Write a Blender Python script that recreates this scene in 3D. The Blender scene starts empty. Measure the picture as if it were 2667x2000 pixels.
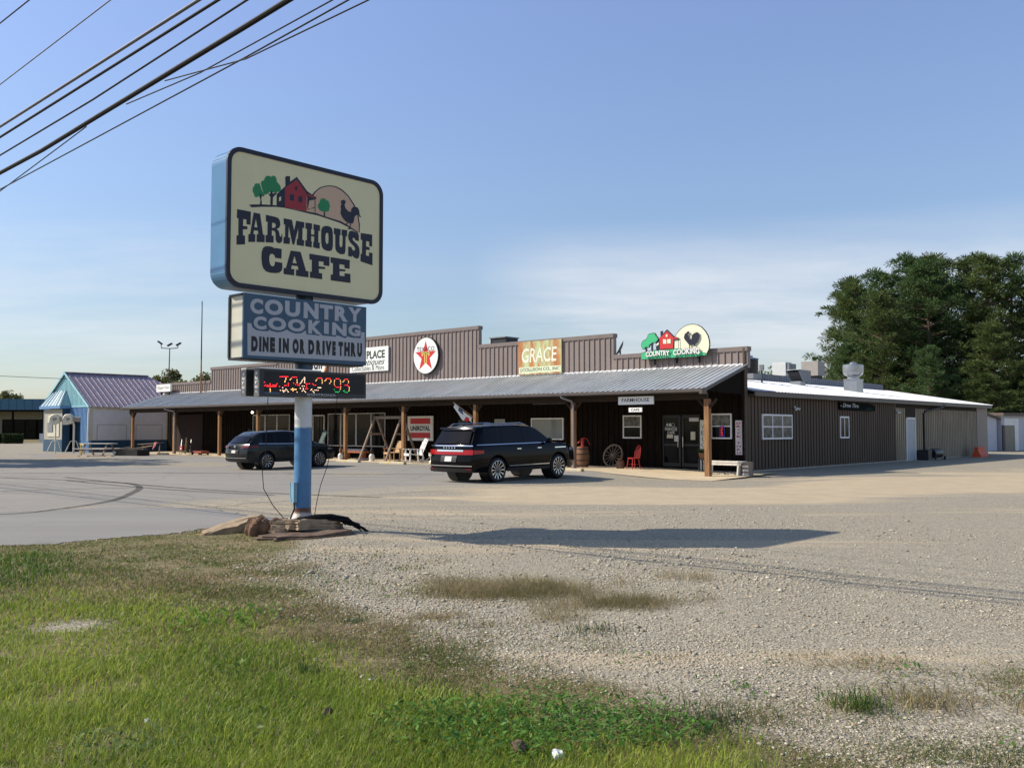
import bpy, bmesh, math, random
import numpy as np
from mathutils import Vector, Matrix
from mathutils.geometry import tessellate_polygon
random.seed(7); RNG = np.random.default_rng(11)
SC = bpy.context.scene
COL = SC.collection
rad = math.radians
# ---------------------------------------------------------------- frame of the place
# metres; the photographer stands at the world origin looking along +Y.  The cafe front runs along -U.
U = Vector((-0.73962, 0.67302, 0)); V = Vector((0.67302, 0.73962, 0))
C0 = Vector((9.3516, 37.4712, 0))          # foot of the building corner
FR = math.atan2(-0.67302, 0.73962)         # local x = along the front (to the right), local y = into the building
SR = math.atan2(0.73962, 0.67302)          # local x = along the side wall (to the rear), local y = towards U
SUN_AZ = Vector((-0.997, 0.074, 0)); SUN_EL = rad(37.5)

def W(s, d, z=0.0):
    return C0 + U * s + V * d + Vector((0, 0, z))
def to_sd(x, y):
    dx, dy = x - C0.x, y - C0.y
    return dx * U.x + dy * U.y, dx * V.x + dy * V.y
def sst(a, b, t):
    t = max(0.0, min(1.0, (t - a) / (b - a))); return t * t * (3 - 2 * t)
def ground_h(x, y):
    s, d = to_sd(x, y)
    h = 0.055 * sst(-12, -7, d) * sst(1, 5, s) * (1 - sst(40, 60, s))
    h -= 0.10 * (1 - sst(0.5, 4, s)) * sst(-12, -5, d) * (1 - sst(-2.2, -0.3, d)) * sst(-7, -2, s)
    return h

# ---------------------------------------------------------------- materials
def _nodes(m):
    m.use_nodes = True
    nt = m.node_tree; nt.nodes.clear()
    out = nt.nodes.new('ShaderNodeOutputMaterial'); b = nt.nodes.new('ShaderNodeBsdfPrincipled')
    nt.links.new(b.outputs[0], out.inputs[0])
    return nt, b, out
def node(nt, t, **kw):
    n = nt.nodes.new(t)
    for k, v in kw.items(): setattr(n, k, v)
    return n
def noise(nt, vec, scale, detail=4, rough=.6, dims=None):
    n = node(nt, 'ShaderNodeTexNoise'); n.inputs['Scale'].default_value = scale
    n.inputs['Detail'].default_value = detail; n.inputs['Roughness'].default_value = rough
    nt.links.new(vec, n.inputs['Vector']); return n.outputs['Fac']
def ramp(nt, fac, stops):
    r = node(nt, 'ShaderNodeValToRGB'); e = r.color_ramp.elements
    while len(e) < len(stops): e.new(0.5)
    for k, (p, c) in enumerate(stops):
        e[k].position = p; e[k].color = (*c, 1) if len(c) == 3 else c
    nt.links.new(fac, r.inputs[0]); return r.outputs[0]
def mix(nt, fac, a, b, mode='MIX'):
    n = node(nt, 'ShaderNodeMix', data_type='RGBA', blend_type=mode)
    for sock, v in ((0, fac), (6, a), (7, b)):
        if isinstance(v, (int, float)): n.inputs[sock].default_value = v
        elif isinstance(v, (tuple, list)): n.inputs[sock].default_value = (*v, 1) if len(v) == 3 else v
        else: nt.links.new(v, n.inputs[sock])
    return n.outputs[2]
def mth(nt, op, a, b=0.0):
    n = node(nt, 'ShaderNodeMath', operation=op)
    for i, v in enumerate((a, b)):
        if isinstance(v, (int, float)): n.inputs[i].default_value = v
        else: nt.links.new(v, n.inputs[i])
    return n.outputs[0]
def bump(nt, b, h, strength, dist=.02):
    n = node(nt, 'ShaderNodeBump'); n.inputs['Strength'].default_value = strength; n.inputs['Distance'].default_value = dist
    nt.links.new(h, n.inputs['Height']); nt.links.new(n.outputs[0], b.inputs['Normal'])
def mat(name, col, rough=.6, metal=0., var=.18, vs=3., bs=0., bsc=40., spec=.4, stretch=(1, 1, 1), coat=0., dirt=None, sheen=0.):
    """plain painted / raw surface: base colour with two octaves of wear, optional bump and stains"""
    m = bpy.data.materials.new(name); nt, b, out = _nodes(m)
    tc = node(nt, 'ShaderNodeTexCoord'); mp = node(nt, 'ShaderNodeMapping'); mp.inputs['Scale'].default_value = stretch
    nt.links.new(tc.outputs['Object'], mp.inputs[0]); v = mp.outputs[0]
    f = noise(nt, v, vs, 5, .65)
    lo = tuple(max(0, c * (1 - var)) for c in col); hi = tuple(min(1, c * (1 + var)) for c in col)
    c = ramp(nt, f, [(.3, lo), (.7, hi)])
    if dirt:
        f2 = noise(nt, v, vs * .6, 6, .7)
        k = ramp(nt, f2, [(dirt[1], (0, 0, 0)), (min(1, dirt[1] + .15), (1, 1, 1))])
        c = mix(nt, k, c, dirt[0])
    nt.links.new(c, b.inputs['Base Color'])
    b.inputs['Roughness'].default_value = rough; b.inputs['Metallic'].default_value = metal
    b.inputs['Specular IOR Level'].default_value = spec
    if coat: b.inputs['Coat Weight'].default_value = coat; b.inputs['Coat Roughness'].default_value = .03
    if bs: bump(nt, b, noise(nt, v, bsc, 5, .6), bs)
    return m
def emis(name, col, st):
    m = bpy.data.materials.new(name); nt, b, out = _nodes(m)
    b.inputs['Base Color'].default_value = (*[c * .3 for c in col], 1)
    b.inputs['Emission Color'].default_value = (*col, 1); b.inputs['Emission Strength'].default_value = st
    return m
def leafmat(name, attr=None, lo=None, hi=None, trans=.35, rough=.55):
    m = bpy.data.materials.new(name); nt, b, out = _nodes(m)
    if attr:
        a = node(nt, 'ShaderNodeVertexColor', layer_name=attr); c = a.outputs[0]
    else:
        g = node(nt, 'ShaderNodeNewGeometry'); c = ramp(nt, g.outputs['Random Per Island'], [(0, lo), (1, hi)])
    nt.links.new(c, b.inputs['Base Color']); b.inputs['Roughness'].default_value = rough
    b.inputs['Specular IOR Level'].default_value = .25
    t = node(nt, 'ShaderNodeBsdfTranslucent'); nt.links.new(c, t.inputs[0])
    ms = node(nt, 'ShaderNodeMixShader'); ms.inputs[0].default_value = trans
    nt.links.new(b.outputs[0], ms.inputs[1]); nt.links.new(t.outputs[0], ms.inputs[2]); nt.links.new(ms.outputs[0], out.inputs[0])
    return m

M = {}
def wood(name, c1, c2, rough=.75, st=(1.5, 1.5, 12), bs=.3):
    m = bpy.data.materials.new(name); nt, b, out = _nodes(m)
    tc = node(nt, 'ShaderNodeTexCoord'); mp = node(nt, 'ShaderNodeMapping'); mp.inputs['Scale'].default_value = (14 / st[0], 14 / st[1], 14 / st[2])
    nt.links.new(tc.outputs['Object'], mp.inputs[0])
    f = noise(nt, mp.outputs[0], 1.2, 6, .7); c = ramp(nt, f, [(.28, c1), (.72, c2)])
    nt.links.new(c, b.inputs['Base Color']); b.inputs['Roughness'].default_value = rough; b.inputs['Specular IOR Level'].default_value = .04 if 'dark' in name else .2
    if bs: bump(nt, b, f, bs, .01)
    return m
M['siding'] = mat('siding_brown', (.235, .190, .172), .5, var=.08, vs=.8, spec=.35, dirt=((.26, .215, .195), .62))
M['siding_trim'] = mat('trim_brown', (.185, .150, .137), .5, var=.1)
M['side_groove'] = mat('side_groove', (.035, .026, .02), .7, var=.1, spec=.1)
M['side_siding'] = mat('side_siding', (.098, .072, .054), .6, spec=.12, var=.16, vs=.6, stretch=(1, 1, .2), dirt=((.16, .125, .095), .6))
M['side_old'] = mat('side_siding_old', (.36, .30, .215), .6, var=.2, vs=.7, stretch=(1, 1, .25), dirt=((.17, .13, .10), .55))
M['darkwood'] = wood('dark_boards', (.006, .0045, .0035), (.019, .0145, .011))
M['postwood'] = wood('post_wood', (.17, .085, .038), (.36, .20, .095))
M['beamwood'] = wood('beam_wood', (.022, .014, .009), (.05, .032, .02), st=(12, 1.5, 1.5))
M['roofmetal'] = mat('galvanised_roof', (.49, .51, .51), .42, .3, var=.18, vs=1.2, stretch=(1, .3, 1), dirt=((.30, .30, .30), .6))
M['whiteroof'] = mat('white_roof_metal', (.80, .81, .82), .4, 0., var=.04)
M['flash'] = mat('white_flashing', (.8, .8, .8), .4, var=.05)
M['gutter'] = mat('gutter_brown', (.09, .075, .068), .45, var=.1)
M['downspout'] = mat('downspout_grey', (.24, .23, .235), .4, .2, var=.12)
M['black'] = mat('black_paint', (.012, .012, .013), .4, var=.2)
M['blackpipe'] = mat('black_pipe', (.02, .016, .014), .4)
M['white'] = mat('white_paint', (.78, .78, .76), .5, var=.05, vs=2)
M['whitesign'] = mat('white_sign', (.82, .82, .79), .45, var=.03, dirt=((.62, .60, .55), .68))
M['whiteframe'] = mat('white_vinyl', (.76, .77, .79), .35, var=.03)
M['greyframe'] = mat('grey_aluminium', (.42, .42, .42), .4, .3, var=.1)
def glass(name, col, rough=.06, var=.5, sc=1.5, spec=.28):
    m = bpy.data.materials.new(name); nt, b, out = _nodes(m)
    tc = node(nt, 'ShaderNodeTexCoord'); f = noise(nt, tc.outputs['Object'], sc, 3)
    nt.links.new(ramp(nt, f, [(.35, tuple(c * (1 - var) for c in col)), (.7, tuple(c * (1 + var) for c in col))]), b.inputs['Base Color'])
    b.inputs['Roughness'].default_value = rough; b.inputs['Specular IOR Level'].default_value = spec
    bump(nt, b, noise(nt, tc.outputs['Object'], .8, 2), .03, .1)
    return m
M['glass'] = glass('window_glass', (.005, .006, .007), spec=.13)
M['glass_curtain'] = glass('window_curtained', (.10, .105, .11), .08, .7, 5)
M['glass_blind'] = glass('window_blind', (.22, .25, .26), .07, .08, 1)
M['glass_grey'] = glass('storefront_glass', (.008, .009, .010), .05, .5, spec=.09)
M['concrete'] = mat('concrete', (.36, .33, .28), .85, var=.18, vs=1.5, bs=.25, bsc=30, dirt=((.25, .23, .19), .62))
M['tanconcrete'] = mat('tan_slab', (.60, .49, .325), .85, var=.14, vs=.9, bs=.2, bsc=25, dirt=((.33, .29, .22), .60))
M['yellowstop'] = mat('yellow_worn_concrete', (.50, .42, .22), .8, var=.2, vs=6, bs=.2, dirt=((.45, .42, .36), .48))
M['signblue'] = mat('sign_blue', (.035, .085, .15), .4, var=.12)
M['poleblue'] = mat('pole_blue', (.06, .19, .36), .4, var=.15, dirt=((.09, .22, .36), .6))
M['cabblue'] = mat('cabinet_blue', (.085, .215, .37), .32, .2, var=.12, vs=1.2)
M['navy'] = mat('navy_vinyl', (.008, .010, .028), .45, var=.1)
M['cream'] = mat('cream_face', (.70, .66, .41), .4, var=.03, vs=1.5)
M['creamside'] = mat('cream_metal', (.55, .54, .44), .5, var=.08)
M['green'] = mat('green_vinyl', (.012, .22, .075), .45, var=.08)
M['lgreen'] = mat('light_green_vinyl', (.05, .46, .20), .45, var=.06)
M['red'] = mat('red_vinyl', (.30, .018, .028), .45, var=.08)
M['lred'] = mat('bright_red_vinyl', (.58, .03, .032), .45, var=.06)
M['peach'] = mat('peach_vinyl', (.56, .39, .27), .45, var=.04)
M['ivory'] = mat('ivory_vinyl', (.80, .78, .58), .45, var=.03)
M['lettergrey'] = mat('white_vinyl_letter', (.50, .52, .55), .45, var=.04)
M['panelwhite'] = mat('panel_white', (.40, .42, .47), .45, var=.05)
M['ledcase'] = mat('led_case', (.035, .037, .040), .5, var=.15)
M['ledside'] = mat('led_side_grey', (.13, .135, .14), .5, var=.12)
M['ledscreen'] = mat('led_screen', (.006, .005, .006), .5, var=.3)
M['R'] = emis('led_red', (1, .02, .03), 3.2); M['Y'] = emis('led_amber', (1, .50, .16), 3.0)
M['W'] = emis('led_warm', (1, .66, .45), 3.0); M['G'] = emis('led_green', (.02, .75, .18), 1.3)
M['lampglow'] = emis('lamp_glow', (1, .85, .65), 9)
M['neonred'] = emis('neon_red', (1, .06, .10), .45); M['neonblue'] = emis('neon_blue', (.05, .08, 1), .10)
M['letterblack'] = mat('black_letter', (.012, .012, .014), .5, var=.1)
M['lettergreen'] = mat('dark_green_letter', (.02, .05, .025), .5, var=.1)
M['letterred'] = mat('crimson_letter', (.30, .012, .05), .5, var=.1)
M['orangeletter'] = mat('pale_orange', (.75, .28, .08), .5, var=.1)
M['rust'] = mat('rust_patina', (.46, .185, .065), .75, var=.3, vs=2.2, stretch=(1.6, 1, .35), dirt=((.50, .58, .30), .44))
M['paleletter'] = mat('pale_letter', (.78, .78, .62), .5, var=.1)
M['rock'] = mat('brown_rock', (.15, .10, .072), .9, var=.45, vs=5, bs=1.0, bsc=10, dirt=((.10, .075, .055), .55))
M['rocktan'] = mat('tan_rock', (.36, .27, .175), .9, var=.3, vs=4, bs=.9, bsc=9, dirt=((.20, .145, .10), .58))
M['rockred'] = mat('red_brown_rock', (.17, .098, .06), .95, var=.45, vs=9, bs=1.0, bsc=16)
M['cable'] = mat('cable_black', (.008, .008, .010), .6, var=.2, spec=.15)
M['cablegrey'] = mat('cable_grey', (.085, .085, .095), .45, .3, var=.2)
M['galv'] = mat('galvanised_steel', (.40, .41, .42), .34, .8, var=.12, vs=4)
M['greymetal'] = mat('grey_unit_metal', (.20, .205, .215), .5, .2, var=.12)
M['whitemetal'] = mat('white_unit_metal', (.62, .64, .62), .45, var=.06)
M['beigemetal'] = mat('beige_unit_metal', (.36, .33, .29), .5, var=.1)
M['darkmetal'] = mat('dark_metal', (.03, .032, .036), .5, .3, var=.2)
M['redpaint'] = mat('red_paint', (.38, .028, .022), .45, var=.15)
M['redwood'] = wood('redwood', (.26, .085, .03), (.42, .17, .07))
M['lightwood'] = wood('light_wood', (.40, .25, .13), (.62, .43, .25))
M['greywood'] = wood('weathered_wood', (.16, .125, .095), (.34, .27, .21))
M['whitewood'] = wood('white_worn_wood', (.56, .52, .45), (.76, .73, .66))
M['terra'] = mat('brown_barrel', (.17, .085, .045), .7, var=.3, vs=5, bs=.3)
M['tansling'] = mat('tan_mesh_fabric', (.50, .39, .22), .8, var=.12)
M['brownmilk'] = mat('rusty_milk_can', (.19, .10, .06), .6, .3, var=.3, vs=8)
M['cushion'] = mat('navy_cushion', (.09, .09, .14), .85, var=.2)
M['ceramic'] = mat('white_ceramic', (.66, .64, .58), .35, var=.12)
M['barnlight'] = mat('barn_light_blue', (.30, .56, .62), .5, var=.08)
M['barnblue'] = mat('barn_blue', (.12, .25, .46), .5, var=.1)
M['barndark'] = mat('barn_teal_base', (.020, .070, .125), .6, var=.12)
M['barnroof'] = mat('barn_roof_mauve', (.36, .30, .345), .4, .3, var=.12, vs=1.4, stretch=(1, 1, 1))
M['barnwhite'] = mat('barn_white_panel', (.66, .65, .66), .6, var=.06)
M['kioskcream'] = mat('kiosk_cream', (.36, .34, .27), .7, var=.12)
M['kioskroof'] = mat('kiosk_roof', (.24, .34, .40), .4, .2, var=.1)
M['mansard'] = mat('mansard_blue', (.05, .14, .22), .5, var=.1)
M['farcream'] = mat('far_cream_wall', (.36, .33, .25), .8, var=.1)
M['vac'] = mat('vacuum_white', (.72, .68, .54), .45, var=.1)
M['vacgrey'] = mat('vacuum_grey', (.33, .31, .28), .5, var=.1)
M['yellow'] = mat('yellow_pipe', (.55, .42, .10), .5, var=.15)
M['orange'] = mat('orange_plastic', (.62, .085, .03), .55, var=.12)
M['storewhite'] = mat('storage_wall', (.50, .52, .58), .55, var=.05)
M['storetrim'] = mat('storage_brown_trim', (.11, .085, .07), .6, var=.1)
M['storedoor'] = mat('storage_rollup', (.24, .215, .175), .5, var=.1)
M['bark'] = mat('bark', (.085, .060, .042), .95, var=.4, vs=6, bs=.6, bsc=12)
M['pine'] = leafmat('pine_needles', lo=(.022, .055, .018), hi=(.125, .195, .062), trans=.32)
M['pineolive'] = leafmat('pine_needles_olive', lo=(.030, .058, .017), hi=(.150, .195, .056), trans=.32)
M['leafdull'] = leafmat('tree_leaves', lo=(.06, .08, .025), hi=(.19, .18, .06), trans=.35)
M['hedgeleaf'] = leafmat('hedge_leaves', lo=(.012, .03, .010), hi=(.045, .075, .02), trans=.25)
M['plantleaf'] = leafmat('plant_leaves', lo=(.02, .06, .012), hi=(.07, .14, .03), trans=.3)
M['grass'] = leafmat('grass_blades', attr='col', trans=.42, rough=.5)
M['rubber'] = mat('tyre_rubber', (.016, .016, .017), .75, var=.2)
M['alloy'] = mat('alloy_bright', (.62, .62, .63), .25, .9, var=.05)
M['alloydark'] = mat('alloy_dark', (.10, .10, .105), .3, .8, var=.1)
M['chrome'] = mat('chrome', (.75, .76, .78), .12, 1., var=.02)
M['carblack'] = mat('car_black', (.0012, .0012, .0032), .10, var=.05, spec=.17)
M['cargrey'] = mat('car_grey', (.016, .020, .0215), .2, .25, var=.05, spec=.3, coat=.1)
M['carglass'] = mat('car_glass', (.0015, .002, .004), .04, var=.1, spec=.16)
M['carplastic'] = mat('car_plastic', (.012, .012, .013), .55, var=.1)
M['tailred'] = mat('tail_lamp_red', (.34, .004, .006), .15, var=.1, spec=.3, coat=.2)
M['taildark'] = mat('tail_lamp_dark', (.11, .004, .006), .15, var=.1, spec=.3)
M['plate'] = mat('licence_plate', (.66, .64, .62), .4, var=.06)
M['headlamp'] = mat('headlamp', (.45, .47, .50), .1, .6, var=.1)
# ---------------------------------------------------------------- mesh builder
class MB:
    def __init__(s, Mx=None): s.v = []; s.f = []; s.mi = []; s.sm = []; s.M = Mx; s.m = 0; s.smooth = False
    def add(s, vs, fs, smooth=None):
        o = len(s.v)
        s.v += [tuple(s.M @ Vector(p)) for p in vs] if s.M else [tuple(p) for p in vs]
        s.f += [tuple(i + o for i in f) for f in fs]; s.mi += [s.m] * len(fs)
        s.sm += [s.smooth if smooth is None else smooth] * len(fs); return s
    def box(s, x0, x1, y0, y1, z0, z1):
        x0, x1 = sorted((x0, x1)); y0, y1 = sorted((y0, y1)); z0, z1 = sorted((z0, z1))
        v = [(x, y, z) for z in (z0, z1) for y in (y0, y1) for x in (x0, x1)]
        return s.add(v, [(0, 2, 3, 1), (4, 5, 7, 6), (0, 1, 5, 4), (2, 6, 7, 3), (0, 4, 6, 2), (1, 3, 7, 5)], False)
    def beam(s, p, q, w, h, up=(0, 0, 1)):
        p, q = Vector(p), Vector(q); a = (q - p).normalized(); up = Vector(up)
        if abs(a.dot(up)) > .98: up = Vector((0, 1, 0))
        b = a.cross(up).normalized() * w / 2; c = b.cross(a).normalized() * h / 2
        v = [e + i * b + j * c for e in (p, q) for i, j in ((-1, -1), (1, -1), (1, 1), (-1, 1))]
        return s.add(v, [(3, 2, 1, 0), (4, 5, 6, 7), (0, 1, 5, 4), (1, 2, 6, 5), (2, 3, 7, 6), (3, 0, 4, 7)], False)
    def tube(s, pts, r, n=8, r1=None, cap=True):
        pts = [Vector(p) for p in pts]; k = len(pts); vs = []; ref = None
        for i, p in enumerate(pts):
            a = (pts[min(i + 1, k - 1)] - pts[max(i - 1, 0)]).normalized()
            if ref is None: ref = Vector((0, 0, 1)) if abs(a.z) < .9 else Vector((1, 0, 0))
            b = a.cross(ref).normalized(); c = a.cross(b).normalized(); ref = -c if False else b.cross(a)
            rr = r if r1 is None else r + (r1 - r) * i / (k - 1)
            vs += [p + b * math.cos(t) * rr + c * math.sin(t) * rr for t in (2 * math.pi * j / n for j in range(n))]
        fs = [(i * n + j, i * n + (j + 1) % n, (i + 1) * n + (j + 1) % n, (i + 1) * n + j) for i in range(k - 1) for j in range(n)]
        s.add(vs, fs, True)
        if cap: s.add(vs[:n] + vs[-n:], [tuple(range(n))[::-1], tuple(range(n, 2 * n))], False)
        return s
    def cyl(s, p, q, r0, r1=None, n=16): return s.tube([p, q], r0, n, r0 if r1 is None else r1)
    def lathe(s, prof, n=24, c=(0, 0, 0), axis='z'):
        vs = []
        for r, z in prof:
            for j in range(n):
                t = 2 * math.pi * j / n; a, b = r * math.cos(t), r * math.sin(t)
                p = {'z': (a, b, z), 'y': (a, z, b), 'x': (z, a, b)}[axis]
                vs.append((p[0] + c[0], p[1] + c[1], p[2] + c[2]))
        fs = [(i * n + j, i * n + (j + 1) % n, (i + 1) * n + (j + 1) % n, (i + 1) * n + j) for i in range(len(prof) - 1) for j in range(n)]
        return s.add(vs, fs, True)
    def shape(s, loops, y, th=0.0):
        """flat figure in the local x-z plane (first loop outer, others holes), front at y, sides going back th"""
        ls = [[Vector((p[0], p[1], 0)) for p in l] for l in loops]
        tri = tessellate_polygon(ls); flat = [p for l in loops for p in l]
        s.add([(p[0], y, p[1]) for p in flat], [tuple(t) for t in tri], False)
        if th:
            for l in loops:
                n = len(l); s.add([(p[0], y, p[1]) for p in l] + [(p[0], y + th, p[1]) for p in l],
                                  [(i, (i + 1) % n, n + (i + 1) % n, n + i) for i in range(n)], False)
            s.add([(p[0], y + th, p[1]) for p in flat], [tuple(t)[::-1] for t in tri], False)
        return s
    def build(s, name, mats, parent=None, loc=None, sharp=35):
        me = bpy.data.meshes.new(name); me.from_pydata(s.v, [], s.f)
        if not isinstance(mats, (list, tuple)): mats = [mats]
        for m in mats: me.materials.append(M[m] if isinstance(m, str) else m)
        me.polygons.foreach_set('material_index', s.mi); me.polygons.foreach_set('use_smooth', s.sm)
        if sharp and any(s.sm):
            bm = bmesh.new(); bm.from_mesh(me); bmesh.ops.remove_doubles(bm, verts=bm.verts, dist=1e-5); bm.to_mesh(me); bm.free()
            me.set_sharp_from_angle(angle=rad(sharp))
        me.update()
        o = bpy.data.objects.new(name, me); COL.objects.link(o)
        if parent: o.parent = parent
        if loc is not None: o.location = loc
        return o
def tag(o, label, cat, group=None, kind=None):
    if label: o['label'] = label
    if cat: o['category'] = cat
    if group: o['group'] = group
    if kind: o['kind'] = kind
    return o
def thing(name, label, cat, loc=(0, 0, 0), rz=0.0, group=None, tilt=None):
    o = bpy.data.objects.new(name, None); o.empty_display_size = .3; COL.objects.link(o)
    o.location = loc; o.rotation_euler = tilt if tilt else (0, 0, rz)
    return tag(o, label, cat, group)
def dup(root, loc=None, rz=None, label=None, scale=None):
    r = root.copy(); COL.objects.link(r)
    if loc is not None: r.location = loc
    if rz is not None: r.rotation_euler = (0, 0, rz)
    if label: r['label'] = label
    if scale: r.scale = scale
    for ch in list(root.children):
        c = ch.copy(); COL.objects.link(c); c.parent = r
        for g in list(ch.children):
            d = g.copy(); COL.objects.link(d); d.parent = c
    return r
_tc = {}
def text_geo(s, bold=0.0, shear=0.0, space=1.0):
    k = (s, bold, shear, space)
    if k not in _tc:
        cu = bpy.data.curves.new('t', 'FONT'); cu.body = s; cu.offset = bold; cu.shear = shear; cu.space_character = space
        cu.resolution_u = 4; cu.fill_mode = 'FRONT' if hasattr(cu, 'fill_mode') else 'BOTH'
        ob = bpy.data.objects.new('t', cu); COL.objects.link(ob)
        dg = bpy.context.evaluated_depsgraph_get(); me = bpy.data.meshes.new_from_object(ob.evaluated_get(dg))
        v = [(p.co.x, p.co.y) for p in me.vertices]; f = [tuple(p.vertices) for p in me.polygons]
        bpy.data.objects.remove(ob); bpy.data.curves.remove(cu); bpy.data.meshes.remove(me)
        xs = [p[0] for p in v]; ys = [p[1] for p in v]
        _tc[k] = (v, f, min(xs), max(xs), min(ys), max(ys))
    return _tc[k]
def put_text(mb, s, x0, x1, z0, z1, y, bold=0., shear=0., space=1., arc=0.):
    v, f, a, b, c, d = text_geo(s, bold, shear, space)
    P = []
    for p in v:
        t = (p[0] - a) / (b - a); P.append((x0 + (x1 - x0) * t, y, z0 + (z1 - z0) * (p[1] - c) / (d - c) + arc * (1 - (2 * t - 1) ** 2)))
    return mb.add(P, f, False)
def rrect(x0, x1, z0, z1, r, n=6):
    o = []
    for cx, cz, a in ((x1 - r, z1 - r, 0), (x0 + r, z1 - r, 90), (x0 + r, z0 + r, 180), (x1 - r, z0 + r, 270)):
        o += [(cx + r * math.cos(rad(a + 90 * i / n)), cz + r * math.sin(rad(a + 90 * i / n))) for i in range(n + 1)]
    return o
def disc(cx, cz, rx, rz, n=40): return [(cx + rx * math.cos(2 * math.pi * i / n), cz + rz * math.sin(2 * math.pi * i / n)) for i in range(n)]
def rect(x0, x1, z0, z1): return [(x0, z0), (x1, z0), (x1, z1), (x0, z1)]
def ribs(mb, x0, x1, step, w, y0, y1, z0, z1f, zb=None):
    """vertical ribs of a metal sheet; z1f(x) is the top height"""
    n = int((x1 - x0) / step)
    for i in range(n + 1):
        x = x0 + step * (i + .5)
        if x + w < x1: mb.box(x - w / 2, x + w / 2, y0, y1, z0, z1f(x) if callable(z1f) else z1f)
def part(parent, name, mats, fn, **kw):
    mb = MB(); fn(mb); return mb.build(name, mats, parent, **kw)
# ---------------------------------------------------------------- sky, sun, camera
w = bpy.data.worlds.new("World"); SC.world = w; w.use_nodes = True
nt = w.node_tree; bg = nt.nodes['Background']; bg.inputs[1].default_value = 0.105
sky = nt.nodes.new('ShaderNodeTexSky'); sky.sky_type = 'NISHITA'; sky.sun_disc = False
sky.sun_elevation = SUN_EL; sky.sun_rotation = math.atan2(SUN_AZ.x, SUN_AZ.y)
sky.air_density = 1.25; sky.dust_density = 0.6; sky.ozone_density = 3.0; sky.altitude = 60
tcw = nt.nodes.new('ShaderNodeTexCoord')
sep = nt.nodes.new('ShaderNodeSeparateXYZ'); nt.links.new(tcw.outputs['Generated'], sep.inputs[0])
zc = mth(nt, 'MAXIMUM', sep.outputs[2], 0.0); den = mth(nt, 'ADD', zc, .10)
cmb = nt.nodes.new('ShaderNodeCombineXYZ')
nt.links.new(mth(nt, 'DIVIDE', sep.outputs[0], den), cmb.inputs[0]); nt.links.new(mth(nt, 'DIVIDE', sep.outputs[1], den), cmb.inputs[1])
mp = nt.nodes.new('ShaderNodeMapping'); mp.inputs['Location'].default_value = (3.1, 0.7, 0); mp.inputs['Scale'].default_value = (.55, 1.0, 1)
mp.inputs['Rotation'].default_value = (0, 0, rad(18)); nt.links.new(cmb.outputs[0], mp.inputs[0])
n1 = noise(nt, mp.outputs[0], .55, 9, .62); n2 = noise(nt, mp.outputs[0], .16, 3, .5)
band = mth(nt, 'MULTIPLY', ramp(nt, zc, [(.0, (.15,) * 3), (.06, (.55,) * 3), (.12, (1,) * 3), (.165, (.8,) * 3), (.22, (0,) * 3)]),
           ramp(nt, n2, [(.30, (.15, .15, .15)), (.52, (1, 1, 1))]))
cl = mth(nt, 'MULTIPLY', ramp(nt, n1, [(.38, (0, 0, 0)), (.62, (1, 1, 1))]), band)
azm = ramp(nt, mth(nt, 'ADD', mth(nt, 'MULTIPLY', sep.outputs[0], .9), .5), [(.16, (.8, .8, .8)), (.34, (.22, .22, .22)), (.46, (.12, .12, .12)), (.56, (1, 1, 1)), (.86, (.95, .95, .95))])
cl = mth(nt, 'MULTIPLY', mth(nt, 'MULTIPLY', cl, azm), .85)
hs = nt.nodes.new('ShaderNodeHueSaturation'); hs.inputs['Saturation'].default_value = 1.0
nt.links.new(sky.outputs[0], hs.inputs['Color'])
tint = mix(nt, 1.0, hs.outputs[0], ramp(nt, zc, [(0, (.80, .87, 1.02)), (.05, (.84, .89, 1.02)), (.14, (.98, .98, 1.10)), (.25, (1.18, 1.13, 1.24)), (.42, (1.42, 1.28, 1.44)), (.75, (1.0, 1.0, 1.0))]), 'MULTIPLY')
nt.links.new(mix(nt, cl, tint, (6.9, 7.1, 7.5)), bg.inputs[0])
sd_ = bpy.data.lights.new('sun', 'SUN'); sd_.energy = 4.6; sd_.angle = rad(.53); sd_.color = (1, .905, .76)
so = bpy.data.objects.new('sun', sd_); COL.objects.link(so)
sv = Vector((SUN_AZ.x * math.cos(SUN_EL), SUN_AZ.y * math.cos(SUN_EL), math.sin(SUN_EL)))
so.rotation_euler = sv.to_track_quat('Z', 'Y').to_euler(); so.location = sv * 60
cd = bpy.data.cameras.new('camera'); cd.sensor_width = 36; cd.lens = 2430 / 2667 * 36; cd.clip_end = 9000
co = bpy.data.objects.new('camera', cd); COL.objects.link(co); co.location = (0, 0, 1.75)
co.rotation_euler = (rad(90) + math.atan(116 / 2430), 0, 0); SC.camera = co
SC.view_settings.view_transform = 'Standard'; SC.view_settings.look = 'None'
SC.view_settings.exposure = 0.25; SC.view_settings.gamma = 1

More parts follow.
